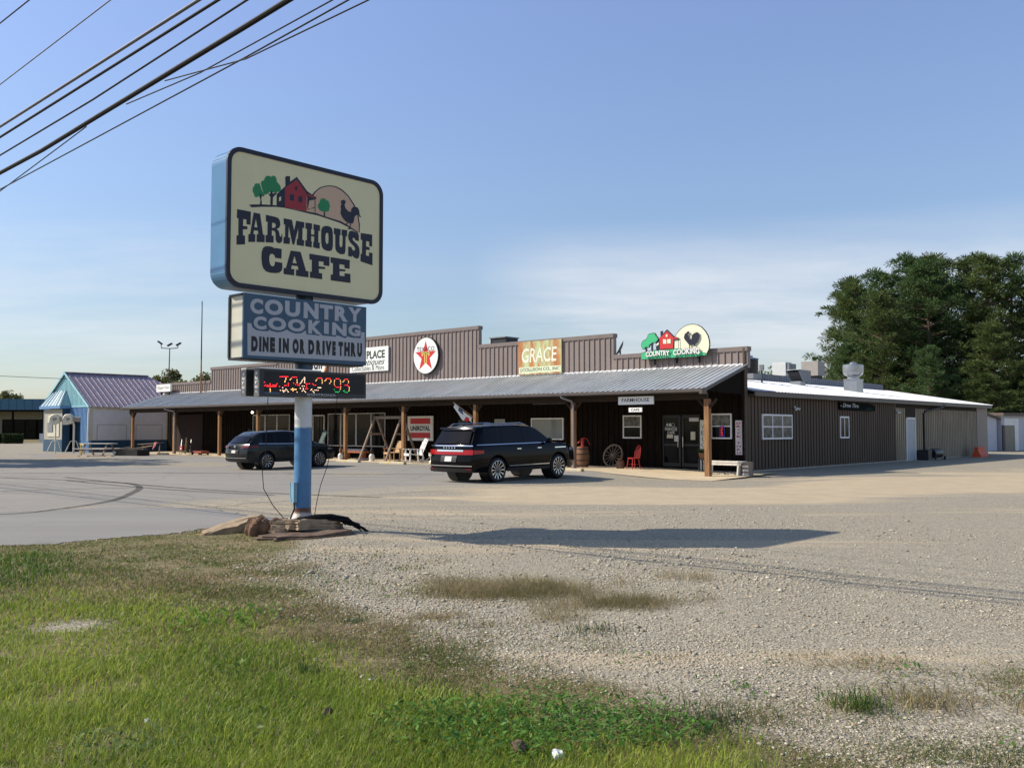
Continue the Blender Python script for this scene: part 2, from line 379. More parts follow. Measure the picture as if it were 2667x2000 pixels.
# ---------------------------------------------------------------- ground
def nsst(a, b, t): t = np.clip((t - a) / (b - a), 0, 1); return t * t * (3 - 2 * t)
def n_sd(x, y):
    dx, dy = x - C0.x, y - C0.y; return dx * U.x + dy * U.y, dx * V.x + dy * V.y
_ph = RNG.uniform(0, 6.28, (24,)); _kx = RNG.normal(0, 1, 24); _ky = RNG.normal(0, 1, 24)
def wob(x, y, sc=1.0, k0=0):
    """cheap smooth noise, about -1..1"""
    r = 0
    for i in range(8):
        j = (i + k0) % 24; f = sc * (1 + .45 * i)
        r = r + np.sin(x * _kx[j] * f + y * _ky[j] * f + _ph[j]) / (1 + .4 * i)
    return r / 2.6
def n_h(x, y):
    s, d = n_sd(x, y)
    h = .055 * nsst(-12, -7, d) * nsst(1, 5, s) * (1 - nsst(40, 60, s))
    h = h - .10 * (1 - nsst(.5, 4, s)) * nsst(-12, -5, d) * (1 - nsst(-2.2, -.3, d)) * nsst(-7, -2, s)
    near = np.exp(-((x + 2) ** 2 + (y - 9) ** 2) / 60.)
    return h + .022 * near * wob(x, y, 1.1) + .07 * np.exp(-((x + 3.3) ** 2 + (y - 15.1) ** 2) / 1.6)
XB = ([4, 4.96, 5.5, 6.05, 6.4, 7.6, 8.9, 9.7, 11, 12.5, 14, 15.5], [1.25, .83, .5, -.1, -.9, -1.8, -2.7, -3.5, -4.6, -5.6, -6.4, -5.3])
XG = ([4.5, 5.0, 5.5, 6.3, 6.9, 7.4, 8.2, 9.7, 12, 15, 16.5], [2.3, 1.55, 1.04, .43, -.09, -.7, -1.28, -2.1, -3.2, -3.7, -4.3])
def xb(y): return np.interp(y, *XB)
def xg(y): return np.interp(y, *XG)
LOTEDGE = ([10, 13.97, 14.2, 15.0, 15.53, 16.35, 16.73, 17.4], [-14, -7.6, -6.87, -6.33, -5.74, -5.31, -4.9, -4.6])
def on_verge(x, y):   # 1 on the grass verge side of the driveway edge
    return nsst(-.15, .15, x - np.interp(y, *LOTEDGE) + .10 * wob(x, y, 4.0, 3)) * (y < 17.4) + 0.0
def grid_obj(name, xs, ys, keep, zoff, matname, attr):
    X, Y = np.meshgrid(xs, ys); Z = n_h(X, Y) + zoff
    nx, ny = len(xs), len(ys); v = np.stack([X, Y, Z], -1).reshape(-1, 3)
    i, j = np.meshgrid(np.arange(nx - 1), np.arange(ny - 1)); a = (j * nx + i).ravel()
    f = np.stack([a, a + 1, a + nx + 1, a + nx], -1)
    if keep is not None:
        c = v[f].mean(1); k = keep(c[:, 0], c[:, 1]); f = f[k]
        used = np.unique(f); mp_ = -np.ones(len(v), int); mp_[used] = np.arange(len(used)); v = v[used]; f = mp_[f]
    me = bpy.data.meshes.new(name); me.from_pydata(v.tolist(), [], f.tolist())
    at = me.color_attributes.new('cover', 'FLOAT_COLOR', 'POINT'); cc = np.ones((len(v), 4), np.float32)
    cc[:, :3] = np.stack(attr(v[:, 0], v[:, 1]), -1); at.data.foreach_set('color', cc.ravel())
    me.polygons.foreach_set('use_smooth', [True] * len(f)); me.materials.append(M[matname]); me.update()
    o = bpy.data.objects.new(name, me); COL.objects.link(o); return o
def axis(lo, hi, st, far): 
    a = list(np.arange(lo, hi + 1e-6, st)); s = st; x = lo
    L = []
    while x > -far: s *= 1.35; x -= s; L.append(x)
    R_ = []; s = st; x = hi
    while x < far: s *= 1.35; x += s; R_.append(x)
    return np.array(L[::-1] + a + R_)
def surf(name, kind):
    m = bpy.data.materials.new(name); nt, b, out = _nodes(m)
    g = node(nt, 'ShaderNodeNewGeometry'); P = g.outputs['Position']
    at = node(nt, 'ShaderNodeVertexColor', layer_name='cover'); sp = node(nt, 'ShaderNodeSeparateColor'); nt.links.new(at.outputs[0], sp.inputs[0])
    aR, aG, aB = sp.outputs[0], sp.outputs[1], sp.outputs[2]
    big = noise(nt, P, .22, 4, .6); mid = noise(nt, P, 1.3, 5, .65); fine = noise(nt, P, 34, 3, .7); fine2 = noise(nt, P, 9, 4, .7)
    vo = node(nt, 'ShaderNodeTexVoronoi'); vo.inputs['Scale'].default_value = 42; nt.links.new(P, vo.inputs['Vector'])
    bw = node(nt, 'ShaderNodeSeparateColor'); nt.links.new(vo.outputs['Color'], bw.inputs[0])
    stone = ramp(nt, bw.outputs[0], [(0, (.13, .115, .088)), (.45, (.37, .33, .25)), (.8, (.55, .495, .38)), (1, (.76, .70, .56))])
    edge = ramp(nt, vo.outputs['Distance'], [(.25, (1, 1, 1)), (.62, (.42, .38, .33))])
    stone = mix(nt, .75, stone, edge, 'MULTIPLY')
    dust = ramp(nt, mid, [(.3, (.46, .365, .235)), (.7, (.63, .505, .325))])
    dust = mix(nt, .35, dust, ramp(nt, fine, [(.3, (.26, .22, .17)), (.75, (.60, .53, .42))]))
    greyg = mix(nt, .55, stone, ramp(nt, fine2, [(.3, (.29, .265, .21)), (.7, (.46, .415, .325))]))
    # scattered dust patches and wheel-worn streaks inside the gravel
    tr = node(nt, 'ShaderNodeMapping'); tr.inputs['Rotation'].default_value = (0, 0, -FR + rad(12)); tr.inputs['Scale'].default_value = (.10, .75, 1)
    nt.links.new(P, tr.inputs[0]); trk = noise(nt, tr.outputs[0], 1.0, 5, .6)
    dk = mth(nt, 'ADD', mth(nt, 'MULTIPLY', aB, 1.2), mth(nt, 'MULTIPLY', mth(nt, 'SUBTRACT', trk, .5), 2.2))
    dk = ramp(nt, dk, [(.38, (0, 0, 0)), (.68, (1, 1, 1))])
    grav = mix(nt, dk, greyg, dust)
    if kind == 'ground':
        soil = ramp(nt, fine2, [(.3, (.13, .10, .05)), (.55, (.25, .195, .11)), (.75, (.38, .30, .19))])
        soil = mix(nt, ramp(nt, mid, [(.4, (0, 0, 0)), (.65, (.6, .6, .6))]), soil, (.10, .125, .035))
        k = mth(nt, 'ADD', aR, mth(nt, 'MULTIPLY', mth(nt, 'SUBTRACT', fine2, .5), .9)); k = ramp(nt, k, [(.3, (0, 0, 0)), (.7, (1, 1, 1))])
        c = mix(nt, k, grav, soil)
    else:
        asp = ramp(nt, fine, [(.25, (.195, .18, .155)), (.5, (.30, .28, .245)), (.8, (.42, .39, .34))])
        asp = mix(nt, ramp(nt, trk, [(.35, (0, 0, 0)), (.75, (.75,) * 3)]), asp, (.235, .225, .21))
        asp = mix(nt, ramp(nt, big, [(.45, (0, 0, 0)), (.7, (.5,) * 3)]), asp, (.34, .315, .27))
        if kind == 'apron':
            asp = mix(nt, .72, asp, ramp(nt, trk, [(.3, (.205, .198, .192)), (.7, (.30, .288, .275))]))
        ck = node(nt, 'ShaderNodeTexVoronoi', feature='DISTANCE_TO_EDGE'); ck.inputs['Scale'].default_value = .33
        wv = node(nt, 'ShaderNodeVectorMath', operation='ADD'); nt.links.new(P, wv.inputs[0])
        nn = node(nt, 'ShaderNodeTexNoise'); nn.inputs['Scale'].default_value = .8; nn.inputs['Detail'].default_value = 5; nt.links.new(P, nn.inputs['Vector'])
        nt.links.new(nn.outputs['Color'], wv.inputs[1]); nt.links.new(wv.outputs[0], ck.inputs['Vector'])
        crk = ramp(nt, ck.outputs['Distance'], [(.0, (.55, .55, .55)), (.012, (0, 0, 0))])
        asp = asp if kind == 'apron' else mix(nt, crk, asp, (.15, .14, .12))
        k = mth(nt, 'ADD', aG, mth(nt, 'MULTIPLY', mth(nt, 'SUBTRACT', mid, .5), .9)); k = ramp(nt, k, [(.35, (0, 0, 0)), (.65, (1, 1, 1))])
        c = mix(nt, k, asp, grav)
        # tyre scuffs and oil stains
        st = noise(nt, P, .6, 3, .5); c = mix(nt, ramp(nt, st, [(.66, (0, 0, 0)), (.8, (.45,) * 3)]), c, (.13, .125, .115))
    nt.links.new(c, b.inputs['Base Color']); b.inputs['Roughness'].default_value = .9; b.inputs['Specular IOR Level'].default_value = .2
    hgt = mth(nt, 'ADD', mth(nt, 'MULTIPLY', mth(nt, 'SUBTRACT', .6, vo.outputs['Distance']), 1.0 if kind == 'ground' else .25), fine)
    bump(nt, b, hgt, .55 if kind == 'ground' else .3, .02)
    M[name] = m
surf('ground_mix', 'ground'); surf('old_asphalt', 'lot'); surf('apron_asphalt', 'apron')
def dustmask(x, y):
    s, d = n_sd(x, y)
    # the sandy wheel track that runs from the entrance across to the lower right
    t = np.exp(-((y - 24.5 - .28 * (x - 2) + 1.0 * wob(x, y, .25)) / 3.6) ** 2) * nsst(-4, 1, x)
    t2 = np.exp(-((y - 30 - .62 * (x - 12)) / 4.5) ** 2) * nsst(6, 14, x)
    return np.clip(.12 + .75 * t + .6 * t2 + .18 * wob(x, y, .35, 5), 0, 1)
def cov_ground(x, y):
    vg = np.clip(1 - nsst(-.5, .9, x - xg(y) + .35 * wob(x, y, 1.6)), 0, 1) * (y < 17.0)
    md = np.exp(-(((x - .0) / 1.25) ** 2 + ((y - 10.3) / 1.1) ** 2)) * .7
    s, d = n_sd(x, y)
    far = nsst(60, 90, y) * (x > 30) + nsst(100, 130, y) + (np.abs(y - 68.3) < 1.3) * (x < -20) * .9 + (np.abs(y - 107.5) < 3.5) * (x < -30)
    vg = vg * (1 - .9 * np.exp(-(((x + 3.9) / .42) ** 2 + ((y - 8.38) / .34) ** 2)))
    return np.clip(vg + md + far, 0, 1), np.clip(1 - vg, 0, 1), dustmask(x, y) * (1 - vg)
ground = grid_obj('ground', axis(-12, 14, .16, 4200), axis(3.0, 26, .16, 4200), None, 0.0, 'ground_mix', cov_ground)
tag(ground, None, None, kind='structure')
def lot_edge(x, y):   # positive inside the paved lot
    s, d = n_sd(x, y)
    e = np.interp(x, [-30, -4.2, -2.5, 1.0, 3.5, 6.2, 7.2], [18, 18.0, 20.4, 25.0, 29.0, 32.3, 33.5])
    return np.minimum(np.minimum(y - e + .5 * wob(x, y, .7, 2), s - 1.0 + .2 * wob(x, y, 1, 6)), -3.0 - d)
def in_lot(x, y): s, d = n_sd(x, y); return (lot_edge(x, y) > 0) & (s < 75) & (y < 66.2 + .3 * wob(x, y, .5)) & (x > -70)
def cov_lot(x, y): return x * 0, 1 - nsst(.0, 3.6, lot_edge(x, y) + .6 * wob(x, y, .9, 9)), dustmask(x, y)
tag(grid_obj('parking_lot', np.arange(-70, 9, .35), np.arange(15, 75, .35), in_lot, .004, 'old_asphalt', cov_lot), None, None, kind='structure')
def in_apron(x, y):
    top = np.interp(x, [-40, -10.8, -8.9, -6.4, -4.4, -4.0], [19.4, 19.6, 20.9, 20.2, 17.9, 17.4]) + .25 * wob(x, y, .8, 4)
    return (y < top) & (x < np.interp(y, *LOTEDGE) + .06 * wob(x, y, 4, 3)) & (y > 9 - .5 * (x + 8)) & (x > -40)
tag(grid_obj('driveway', np.arange(-40, -3.6, .12), np.arange(12, 21.6, .12), in_apron, .010, 'apron_asphalt', lambda x, y: (x * 0, x * 0, x * 0)), None, None, kind='structure')
# concrete floor of the porch: flat along the shops, dipping to the entrance apron on the right
def porch_floor():
    xs = np.concatenate([np.arange(-1.3, 6, .35), np.arange(6, 47.3, 1.5)]); mb = MB()
    for a, b in zip(xs[:-1], xs[1:]):
        P = []
        for s in (a, b):
            k = 1 - sst(0, 4.5, s); dep = -4.0 - .9 * (1 - sst(2.5, 5.5, s))
            P += [W(s, dep, .066 - .155 * k), W(s, -.02, .075 - .06 * k)]
        mb.add([tuple(p) for p in P], [(0, 1, 3, 2)], False)
    return tag(mb.build('porch_floor', 'tanconcrete'), None, None, kind='structure')
porch_floor()

# dark tyre marks left on the lot: worn rubber on the asphalt, patchy
m = bpy.data.materials.new('tyre_mark'); nt, b, out = _nodes(m); g = node(nt, 'ShaderNodeNewGeometry'); b.inputs['Base Color'].default_value = (.10, .095, .088, 1); b.inputs['Roughness'].default_value = .9; b.inputs['Specular IOR Level'].default_value = .1
tp = node(nt, 'ShaderNodeBsdfTransparent'); ms = node(nt, 'ShaderNodeMixShader'); nt.links.new(ramp(nt, noise(nt, g.outputs['Position'], 2.2, 6, .75), [(.35, (.25,) * 3), (.75, (.85,) * 3)]), ms.inputs[0]); nt.links.new(tp.outputs[0], ms.inputs[2]); nt.links.new(b.outputs[0], ms.inputs[1]); nt.links.new(ms.outputs[0], out.inputs[0]); M['tyre_mark'] = m
def tyre_mark(pts, wd):
    P = []
    for i in range(len(pts) - 1):
        for k in range(8):
            t = k / 8; p0, p1, p2, p3 = (Vector(pts[max(0, min(len(pts) - 1, i + j))]) for j in (-1, 0, 1, 2))
            P.append(.5 * ((2 * p1) + (p2 - p0) * t + (2 * p0 - 5 * p1 + 4 * p2 - p3) * t * t + (3 * p1 - p0 - 3 * p2 + p3) * t ** 3))
    mb = MB(); v = []
    for i, p in enumerate(P):
        a = (P[min(i + 1, len(P) - 1)] - P[max(i - 1, 0)]).normalized(); n = Vector((-a.y, a.x)) * wd / 2
        for q in (p + n, p - n): v.append((q.x, q.y, ground_h(q.x, q.y) + .016))
    mb.add(v, [(2 * i, 2 * i + 1, 2 * i + 3, 2 * i + 2) for i in range(len(P) - 1)], True)
    tag(mb.build('tyre_mark', 'tyre_mark', sharp=0), None, None, kind='structure')
tyre_mark([(-13.5, 18.2), (-10.4, 19.0), (-9.8, 20.5), (-9.7, 22.7), (-10.3, 25.4), (-10.9, 27.4), (-11.6, 28.9), (-12.5, 30.1), (-13.9, 31.0), (-16.4, 32.4), (-20, 34)], .19)
tyre_mark([(-24, 35.5), (-19.9, 36.4), (-15.7, 36.9), (-9, 36.2), (-2, 35)], .22); tyre_mark([(-16, 33.5), (-13.1, 30.6), (-10.1, 27.8), (-7.2, 25.7), (-3, 23.6)], .2); tyre_mark([(-15, 31.5), (-12, 28.6), (-9, 26.2), (-6, 24.4)], .16); tyre_mark([(-15.5, 25.3), (-14, 26.2), (-12.5, 27.1), (-10.5, 27.6)], .12)
# ---------------------------------------------------------------- the cafe building
B = thing('roadside_building', 'long brown metal sided building with a stepped parapet and a covered porch along its front', 'building', C0, FR)
STEP = [(-.15, 6.47, 5.02), (6.47, 14.94, 5.99), (14.94, 33.0, 6.97), (33.0, 41.1, 5.99), (41.1, 48.1, 5.08)]
for s0, s1, h in STEP:      # local x = -s
    def f(mb):
        mb.box(-s1 + .001, -s0 - .001, 0, .22, 4.2, h); mb.m = 0
        ribs(mb, -s1 + .03, -s0 - .03, .30, .045, -.042, .002, 4.36, h - .16)
    part(B, 'parapet', 'siding', f)
    def f(mb): mb.box(-s1 - .02, -s0 + .02, -.055, .27, h - .15, h + .03)
    part(B, 'parapet_cap', 'siding_trim', f)
def f(mb):   # timber front under the porch
    mb.box(-47.2, -3.99, 0, .2, -.3, 4.2); mb.box(-2.03, 0, 0, .2, -.3, 4.2); mb.box(-3.99, -2.03, 0, .2, 2.36, 4.2)
    x = -47.1
    while x < -.1:
        wv = random.uniform(.05, .09)
        if not (-4.05 < x < -1.95): mb.box(x, x + wv, -.03 - random.uniform(0, .012), .01, .0, 4.15)
        x += random.uniform(.26, .36)
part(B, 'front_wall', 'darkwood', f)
def f(mb): mb.box(-48.0, -.0, -.02, .015, 4.16, 4.37)
part(B, 'roof_flashing', 'flash', f)
def f(mb):   # porch roof: ribbed galvanised sheet from wall to eave
    n = 0; x = -47.45; zt, ze, dp = 4.31, 3.26, -3.30
    pr = [(0, 0), (.10, 0), (.11, .034), (.145, .034), (.155, 0), (.265, 0)]
    xs = []
    while x < .05:
        for a, b in pr[:-1]: xs.append((x + a, b))
        x += .265
    top = [(a, 0, zt + b) for a, b in xs]; bot = [(a, dp, ze + b) for a, b in xs]; k = len(xs)
    mb.add(top + bot, [(i, k + i, k + i + 1, i + 1) for i in range(k - 1)], False)
    mb.add([(p[0], p[1], p[2] - .03) for p in (top[0], top[-1], bot[-1], bot[0])], [(0, 1, 2, 3)], False)
part(B, 'porch_roof', 'roofmetal', f)
def f(mb):
    mb.box(-47.5, .06, -3.36, -3.302, 3.10, 3.255); mb.box(-47.5, .06, -3.44, -3.362, 3.14, 3.235)
part(B, 'gutter', 'gutter', f)
def f(mb):
    mb.beam((.04, 0, 4.24), (.04, -3.30, 3.19), .05, .16); mb.box(-.02, .10, -3.46, -3.1, 3.05, 3.26)
part(B, 'rake_board', 'gutter', f)
def f(mb):
    mb.box(-47.0, .0, -2.99, -2.81, 2.86, 3.12)
    for k in range(40): mb.beam((-.6 - k * 1.2, -.05, 4.16), (-.6 - k * 1.2, -3.28, 3.14), .05, .12)
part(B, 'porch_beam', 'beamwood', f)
def f(mb): mb.box(-.03, .0, -.2, .02, 0, 4.2); mb.add([(-.01, -3.2, 3.18), (-.01, 0, 4.22), (-.01, 0, 3.1)], [(0, 1, 2)], False)
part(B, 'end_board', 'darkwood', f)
for s in (.0, 6.47, 12.3, 17.37, 22.1, 26.4, 30.55, 34.9, 40.63, 46.6):
    zb = -.16 if s < 1 else .04
    def f(mb):
        h = .085; jx = random.uniform(-.02, .02)
        pw = .2 if s < 1 else .17; mb.beam((-s + jx, -2.9, zb), (-s, -2.9, 2.87), pw, pw, (0, 1, 0))
        mb.m = 1
        for sg in (-1, 1): mb.beam((-s + sg * .06, -2.9, 2.52), (-s + sg * .40, -2.9, 2.86), .07, .11, (0, 1, 0))
    part(B, 'post', ['postwood', 'beamwood'], f)
def window(par, name, x0, x1, z0, z1, y, fr, gl, cols=1, rows=2, t=.055, name2='pane', fm='whiteframe'):
    mb = MB()
    mb.box(x0, x1, y - .05, y + .01, z1 - t, z1); mb.box(x0, x1, y - .06, y + .01, z0, z0 + t)
    mb.box(x0, x0 + t, y - .05, y + .01, z0 + t, z1 - t); mb.box(x1 - t, x1, y - .05, y + .01, z0 + t, z1 - t)
    for i in range(1, cols): xx = x0 + (x1 - x0) * i / cols; mb.box(xx - t * .38, xx + t * .38, y - .043, y + .01, z0 + t, z1 - t)
    for j in range(1, rows): zz = z0 + (z1 - z0) * j / rows; mb.box(x0 + t, x1 - t, y - .047, y + .01, zz - t * .38, zz + t * .38)
    wn = mb.build(name, fm, par)
    g = gl if isinstance(gl, (list, tuple)) else [gl]
    for j, mm in enumerate(g):
        a, b = z0 + (z1 - z0) * j / len(g), z0 + (z1 - z0) * (j + 1) / len(g)
        MB().box(x0 + .02, x1 - .02, y - .030 - .001 * j, y - .012, max(a, z0 + .02), min(b, z1 - .02)).build(name2, mm, wn)
    return wn
window(B, 'window', -1.52, -.57, 1.33, 2.36, -.02, None, ['glass', 'glass_curtain'])
window(B, 'window', -5.94, -4.96, 1.32, 2.33, -.02, None, ['glass', 'glass_curtain'])
window(B, 'window', -11.35, -9.34, 1.22, 2.25, -.02, None, 'glass_blind', 1, 1)
window(B, 'window', -13.83, -13.02, 1.45, 2.25, -.02, None, 'glass_blind', 1, 1, .03, fm='darkwood')
window(B, 'window', -16.4, -15.6, 1.5, 2.22, -.02, None, 'glass_curtain', 1, 1, .03, fm='darkwood')
for a, b in ((27.5, 26.26), (26.24, 24.81), (24.79, 23.45), (23.43, 22.2), (35.63, 34.2), (34.18, 32.86), (32.84, 31.46)):
    window(B, 'storefront_window', -a, -b, .72, 2.64, -.02, None, 'glass_grey', 1, 1, .05, fm='greyframe')
MB().box(-30.1, -27.9, -.03, -.012, .1, 2.5).build('shop_door', 'glass_grey', B)
mb = MB(); mb.box(-30.15, -30.06, -.06, 0, .1, 2.55); mb.box(-27.94, -27.85, -.06, 0, .1, 2.55); mb.box(-30.06, -27.94, -.06, 0, 2.5, 2.58); mb.box(-29.05, -28.97, -.055, 0, .1, 2.5)
mb.build('shop_door_frame', 'greyframe', B)
# entrance: pair of dark glazed doors
for x0, x1, hx in ((-3.95, -3.03, -3.12), (-2.97, -2.06, -2.88)):
    mb = MB(); mb.box(x0, x1, .03, .09, .14, .30); mb.box(x0, x1, .03, .09, 2.2, 2.32); mb.box(x0, x0 + .09, .03, .09, .3, 2.2); mb.box(x1 - .09, x1, .03, .09, .3, 2.2); mb.box(x0 + .09, x1 - .09, .035, .085, 1.02, 1.10)
    dr = mb.build('entrance_door', 'black', B)
    MB().box(x0 + .05, x1 - .05, .06, .075, .2, 2.25).build('pane', 'glass', dr)
    MB().tube([(hx, .03, .95), (hx, -.03, .97), (hx, -.03, 1.4), (hx, .03, 1.42)], .016, 8).build('handle', 'chrome', dr)
    if x0 < -3.5:
        mb = MB(); 
        put_text(mb, 'FARMHOUSE', -3.83, -3.22, 1.66, 1.80, .055, .02); put_text(mb, 'CAFE', -3.70, -3.34, 1.52, 1.64, .055, .03)
        mb.shape([disc(-3.42, 1.90, .09, .08, 20), disc(-3.42, 1.90, .075, .066, 20)], .055)
        mb.shape([[(-3.62, 1.85), (-3.62, 1.94), (-3.56, 1.99), (-3.50, 1.94), (-3.50, 1.85)]], .055)
        mb.shape([disc(-3.70, 1.92, .05, .05, 12)], .055); mb.shape([[(-3.8, 1.84), (-3.6, 1.86), (-3.3, 1.83), (-3.3, 1.82), (-3.6, 1.845), (-3.8, 1.825)]], .055)
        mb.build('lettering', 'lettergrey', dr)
        MB().box(-3.36, -3.12, .05, .058, 1.2, 1.46).build('notice_paper', 'lettergrey', dr); MB().box(-3.72, -3.42, .05, .058, 1.34, 1.5).build('notice_paper', 'creamside', dr)
    else:
        MB().box(-2.55, -2.33, .05, .058, 1.28, 1.62).build('notice_paper', 'creamside', dr); MB().box(-2.62, -2.1, .05, .058, 2.05, 2.24).build('notice_paper', 'lettergrey', dr)
mb = MB(); mb.box(-4.03, -3.96, -.04, .12, .1, 2.42); mb.box(-2.05, -1.98, -.04, .12, .1, 2.42); mb.box(-3.96, -2.05, -.04, .12, 2.33, 2.42); mb.box(-3.96, -2.05, -.03, .2, .04, .14)
mb.build('door_frame', 'darkwood', B)
MB().box(-45.7, -42.05, -.05, .0, .06, 2.75).build('sliding_door', mat('dark_red_boards', (.016, .005, .0045), .8, var=.5, vs=6, stretch=(2, 1, .1)), B)
# right wing: side wall runs along +y at x = 0 .. ; local y = d
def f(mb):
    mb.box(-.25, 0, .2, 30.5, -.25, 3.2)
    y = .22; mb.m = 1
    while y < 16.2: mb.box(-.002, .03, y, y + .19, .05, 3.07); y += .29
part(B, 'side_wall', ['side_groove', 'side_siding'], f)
def f(mb):
    mb.box(-.05, .004, 16.3, 30.52, .02, 3.1); y = 16.33; mb.m = 1
    while y < 30.4:
        if not (17.6 < y < 19.15): mb.add([(.004, y, .02), (.045, y + .03, .02), (.045, y + .10, .02), (.004, y + .13, .02), (.004, y, 2.85), (.045, y + .03, 2.85), (.045, y + .10, 2.85), (.004, y + .13, 2.85)], [(0, 1, 5, 4), (1, 2, 6, 5), (2, 3, 7, 6)], False)
        y += .30
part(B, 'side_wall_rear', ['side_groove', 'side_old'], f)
def f(mb): mb.box(-.04, .045, -.06, .16, -.2, 5.0)
part(B, 'corner_trim', 'side_siding', f)
def f(mb): mb.box(-.02, .03, .2, 30.5, -.2, .07)
part(B, 'footing', 'concrete', f)
SL = .168
def wz(x): return 3.27 + SL * (.35 - x) if x <= .35 else 3.27
def f(mb):   # white ribbed roof of the wing, low slope
    prof = [(0, 0), (.15, 0), (.17, .03), (.22, .03), (.24, 0), (.305, 0)]; ys = []; y = .25
    while y < 32.6:
        for a, b in prof[:-1]: ys.append((y + a, b))
        y += .305
    lo = [(.35, a, 3.27 + b) for a, b in ys]; hi = [(-6.5, a, wz(-6.5) + b) for a, b in ys]; k = len(ys)
    mb.add(lo + hi, [(i, i + 1, k + i + 1, k + i) for i in range(k - 1)], False)
    mb.add([(p[0], p[1], p[2] - .06) for p in (lo[0], lo[-1], hi[-1], hi[0])], [(0, 3, 2, 1)], False)
part(B, 'wing_roof', 'whiteroof', f)
def f(mb): mb.box(.29, .335, .25, 32.7, 3.06, 3.25); mb.box(0, .29, .25, 32.6, 3.10, 3.14); mb.beam((.3, 32.65, 3.18), (-6.5, 32.65, wz(-6.5) - .08), .05, .16)
part(B, 'wing_fascia', 'gutter', f)
def f(mb):
    mb.box(-6.75, -6.5, 10.0, 32.0, 3.6, 4.82); mb.box(-7.9, -6.75, 10.0, 32.0, 4.5, 4.60)
    for y in np.arange(10.2, 31.8, .3): mb.box(-6.499, -6.485, y, y + .12, 4.45, 4.78)
part(B, 'upper_wall', mat('blue_grey_metal', (.16, .17, .20), .5, var=.12), f)
def f(mb): mb.box(-48, -6.76, .22, 33.0, 4.28, 4.42)
part(B, 'main_roof', 'greymetal', f)
def f(mb): mb.box(-47.2, -46.95, .2, 32.8, -.2, 4.28); mb.box(-46.95, -.25, 32.55, 32.8, -.2, 3.2); mb.box(-.25, 0, 30.5, 32.8, -.2, 3.2)
part(B, 'rear_wall', 'siding', f)
def swindow(y0, y1, z0, z1, cols, rows, gl):   # a window in the side wall: build in the wall frame
    fr_ = MB(Matrix.Rotation(rad(90), 4, 'Z')); t = .07; y = -.045   # local x->y, y->-x
    fr_.box(y0, y1, y - .02, y + .03, z1 - t, z1); fr_.box(y0, y1, y - .02, y + .03, z0, z0 + t); fr_.box(y0, y0 + t, y - .02, y + .03, z0 + t, z1 - t); fr_.box(y1 - t, y1, y - .02, y + .03, z0 + t, z1 - t)
    for i in range(1, cols): c = y0 + (y1 - y0) * i / cols; fr_.box(c - .03, c + .03, y - .012, y + .03, z0 + t, z1 - t)
    for j in range(1, rows): c = z0 + (z1 - z0) * j / rows; fr_.box(y0 + t, y1 - t, y - .016, y + .03, c - .025, c + .025)
    wn = fr_.build('side_window', 'whiteframe', B)
    MB(Matrix.Rotation(rad(90), 4, 'Z')).box(y0 + .03, y1 - .03, y, y + .02, z0 + .03, z1 - .03).build('pane', gl, wn)
swindow(1.36, 4.10, 1.30, 2.35, 3, 2, 'glass_curtain'); swindow(9.11, 10.16, 1.29, 2.33, 2, 1, 'glass')
mb = MB(); mb.box(.0, .05, 17.83, 19.1, 0, 2.27); dr = mb.build('side_door', mat('pale_grey_door', (.40, .43, .46), .5, var=.08, dirt=((.25, .26, .28), .62)), B)
mb = MB(); mb.box(.03, .075, 17.75, 17.83, 0, 2.35); mb.box(.03, .075, 19.1, 19.18, 0, 2.35); mb.box(.03, .075, 17.75, 19.18, 2.27, 2.353); mb.build('frame', 'whiteframe', dr)
mb = MB(); mb.lathe([(0, .10), (.03, .095), (.03, .07), (.012, .06), (.012, .05)], 12, (.0, 18.95, 1.0), 'x'); mb.build('handle', 'chrome', dr)
def f(mb): mb.tube([(.33, 23.2, 3.12), (.30, 22.9, 2.98), (.09, 20.8, 2.72), (.07, 20.5, 2.6), (.07, 20.5, .1)], .055, 10)
part(B, 'side_downspout', 'blackpipe', f)
def f(mb):
    for x0 in (6.80, 41.2):
        b = -x0 + .45 if x0 < 10 else -x0 + .9
        mb.m = 0; mb.tube([(-x0, -3.38, 3.16), (-x0 + .06, -3.36, 3.05), (b - .08, -3.08, 2.9), (b, -3.06, 2.75), (b, -3.06, .6), (b, -3.06, .08)], .048, 8)
for x0 in (6.80, 41.2):
    b = -x0 + .45 if x0 < 10 else -x0 + .9
    mb = MB(); mb.tube([(-x0, -3.38, 3.16), (-x0 + .06, -3.36, 3.05), (b - .08, -3.08, 2.9), (b, -3.06, 2.75), (b, -3.06, .08)], .045, 8); mb.build('downspout', 'downspout', B)
for y in (4.34, 16.39):
    mb = MB(); mb.box(.03, .09, y - .05, y + .05, 2.60, 2.72)
    for sg in (-1, 1): mb.cyl((.08, y, 2.66), (.14, y + sg * .10, 2.62), .015); mb.cyl((.12, y + sg * .10, 2.64), (.22, y + sg * .17, 2.58), .035, .06)
    mb.build('flood_light', 'whitemetal', B)
mb = MB(); mb.box(-35.72, -35.6, -.10, -.03, 2.86, 2.94); mb.tube([(-35.66, -.06, 2.9), (-35.5, -.2, 2.95), (-35.4, -.26, 2.88)], .014); pl = mb.build('porch_lamp', 'darkmetal', B)
mb = MB(); mb.lathe([(.0, -.075), (.045, -.06), (.075, 0), (.045, .06), (.0, .075)], 16, (-35.4, -.26, 2.81)); mb.build('bulb', 'lampglow', pl)
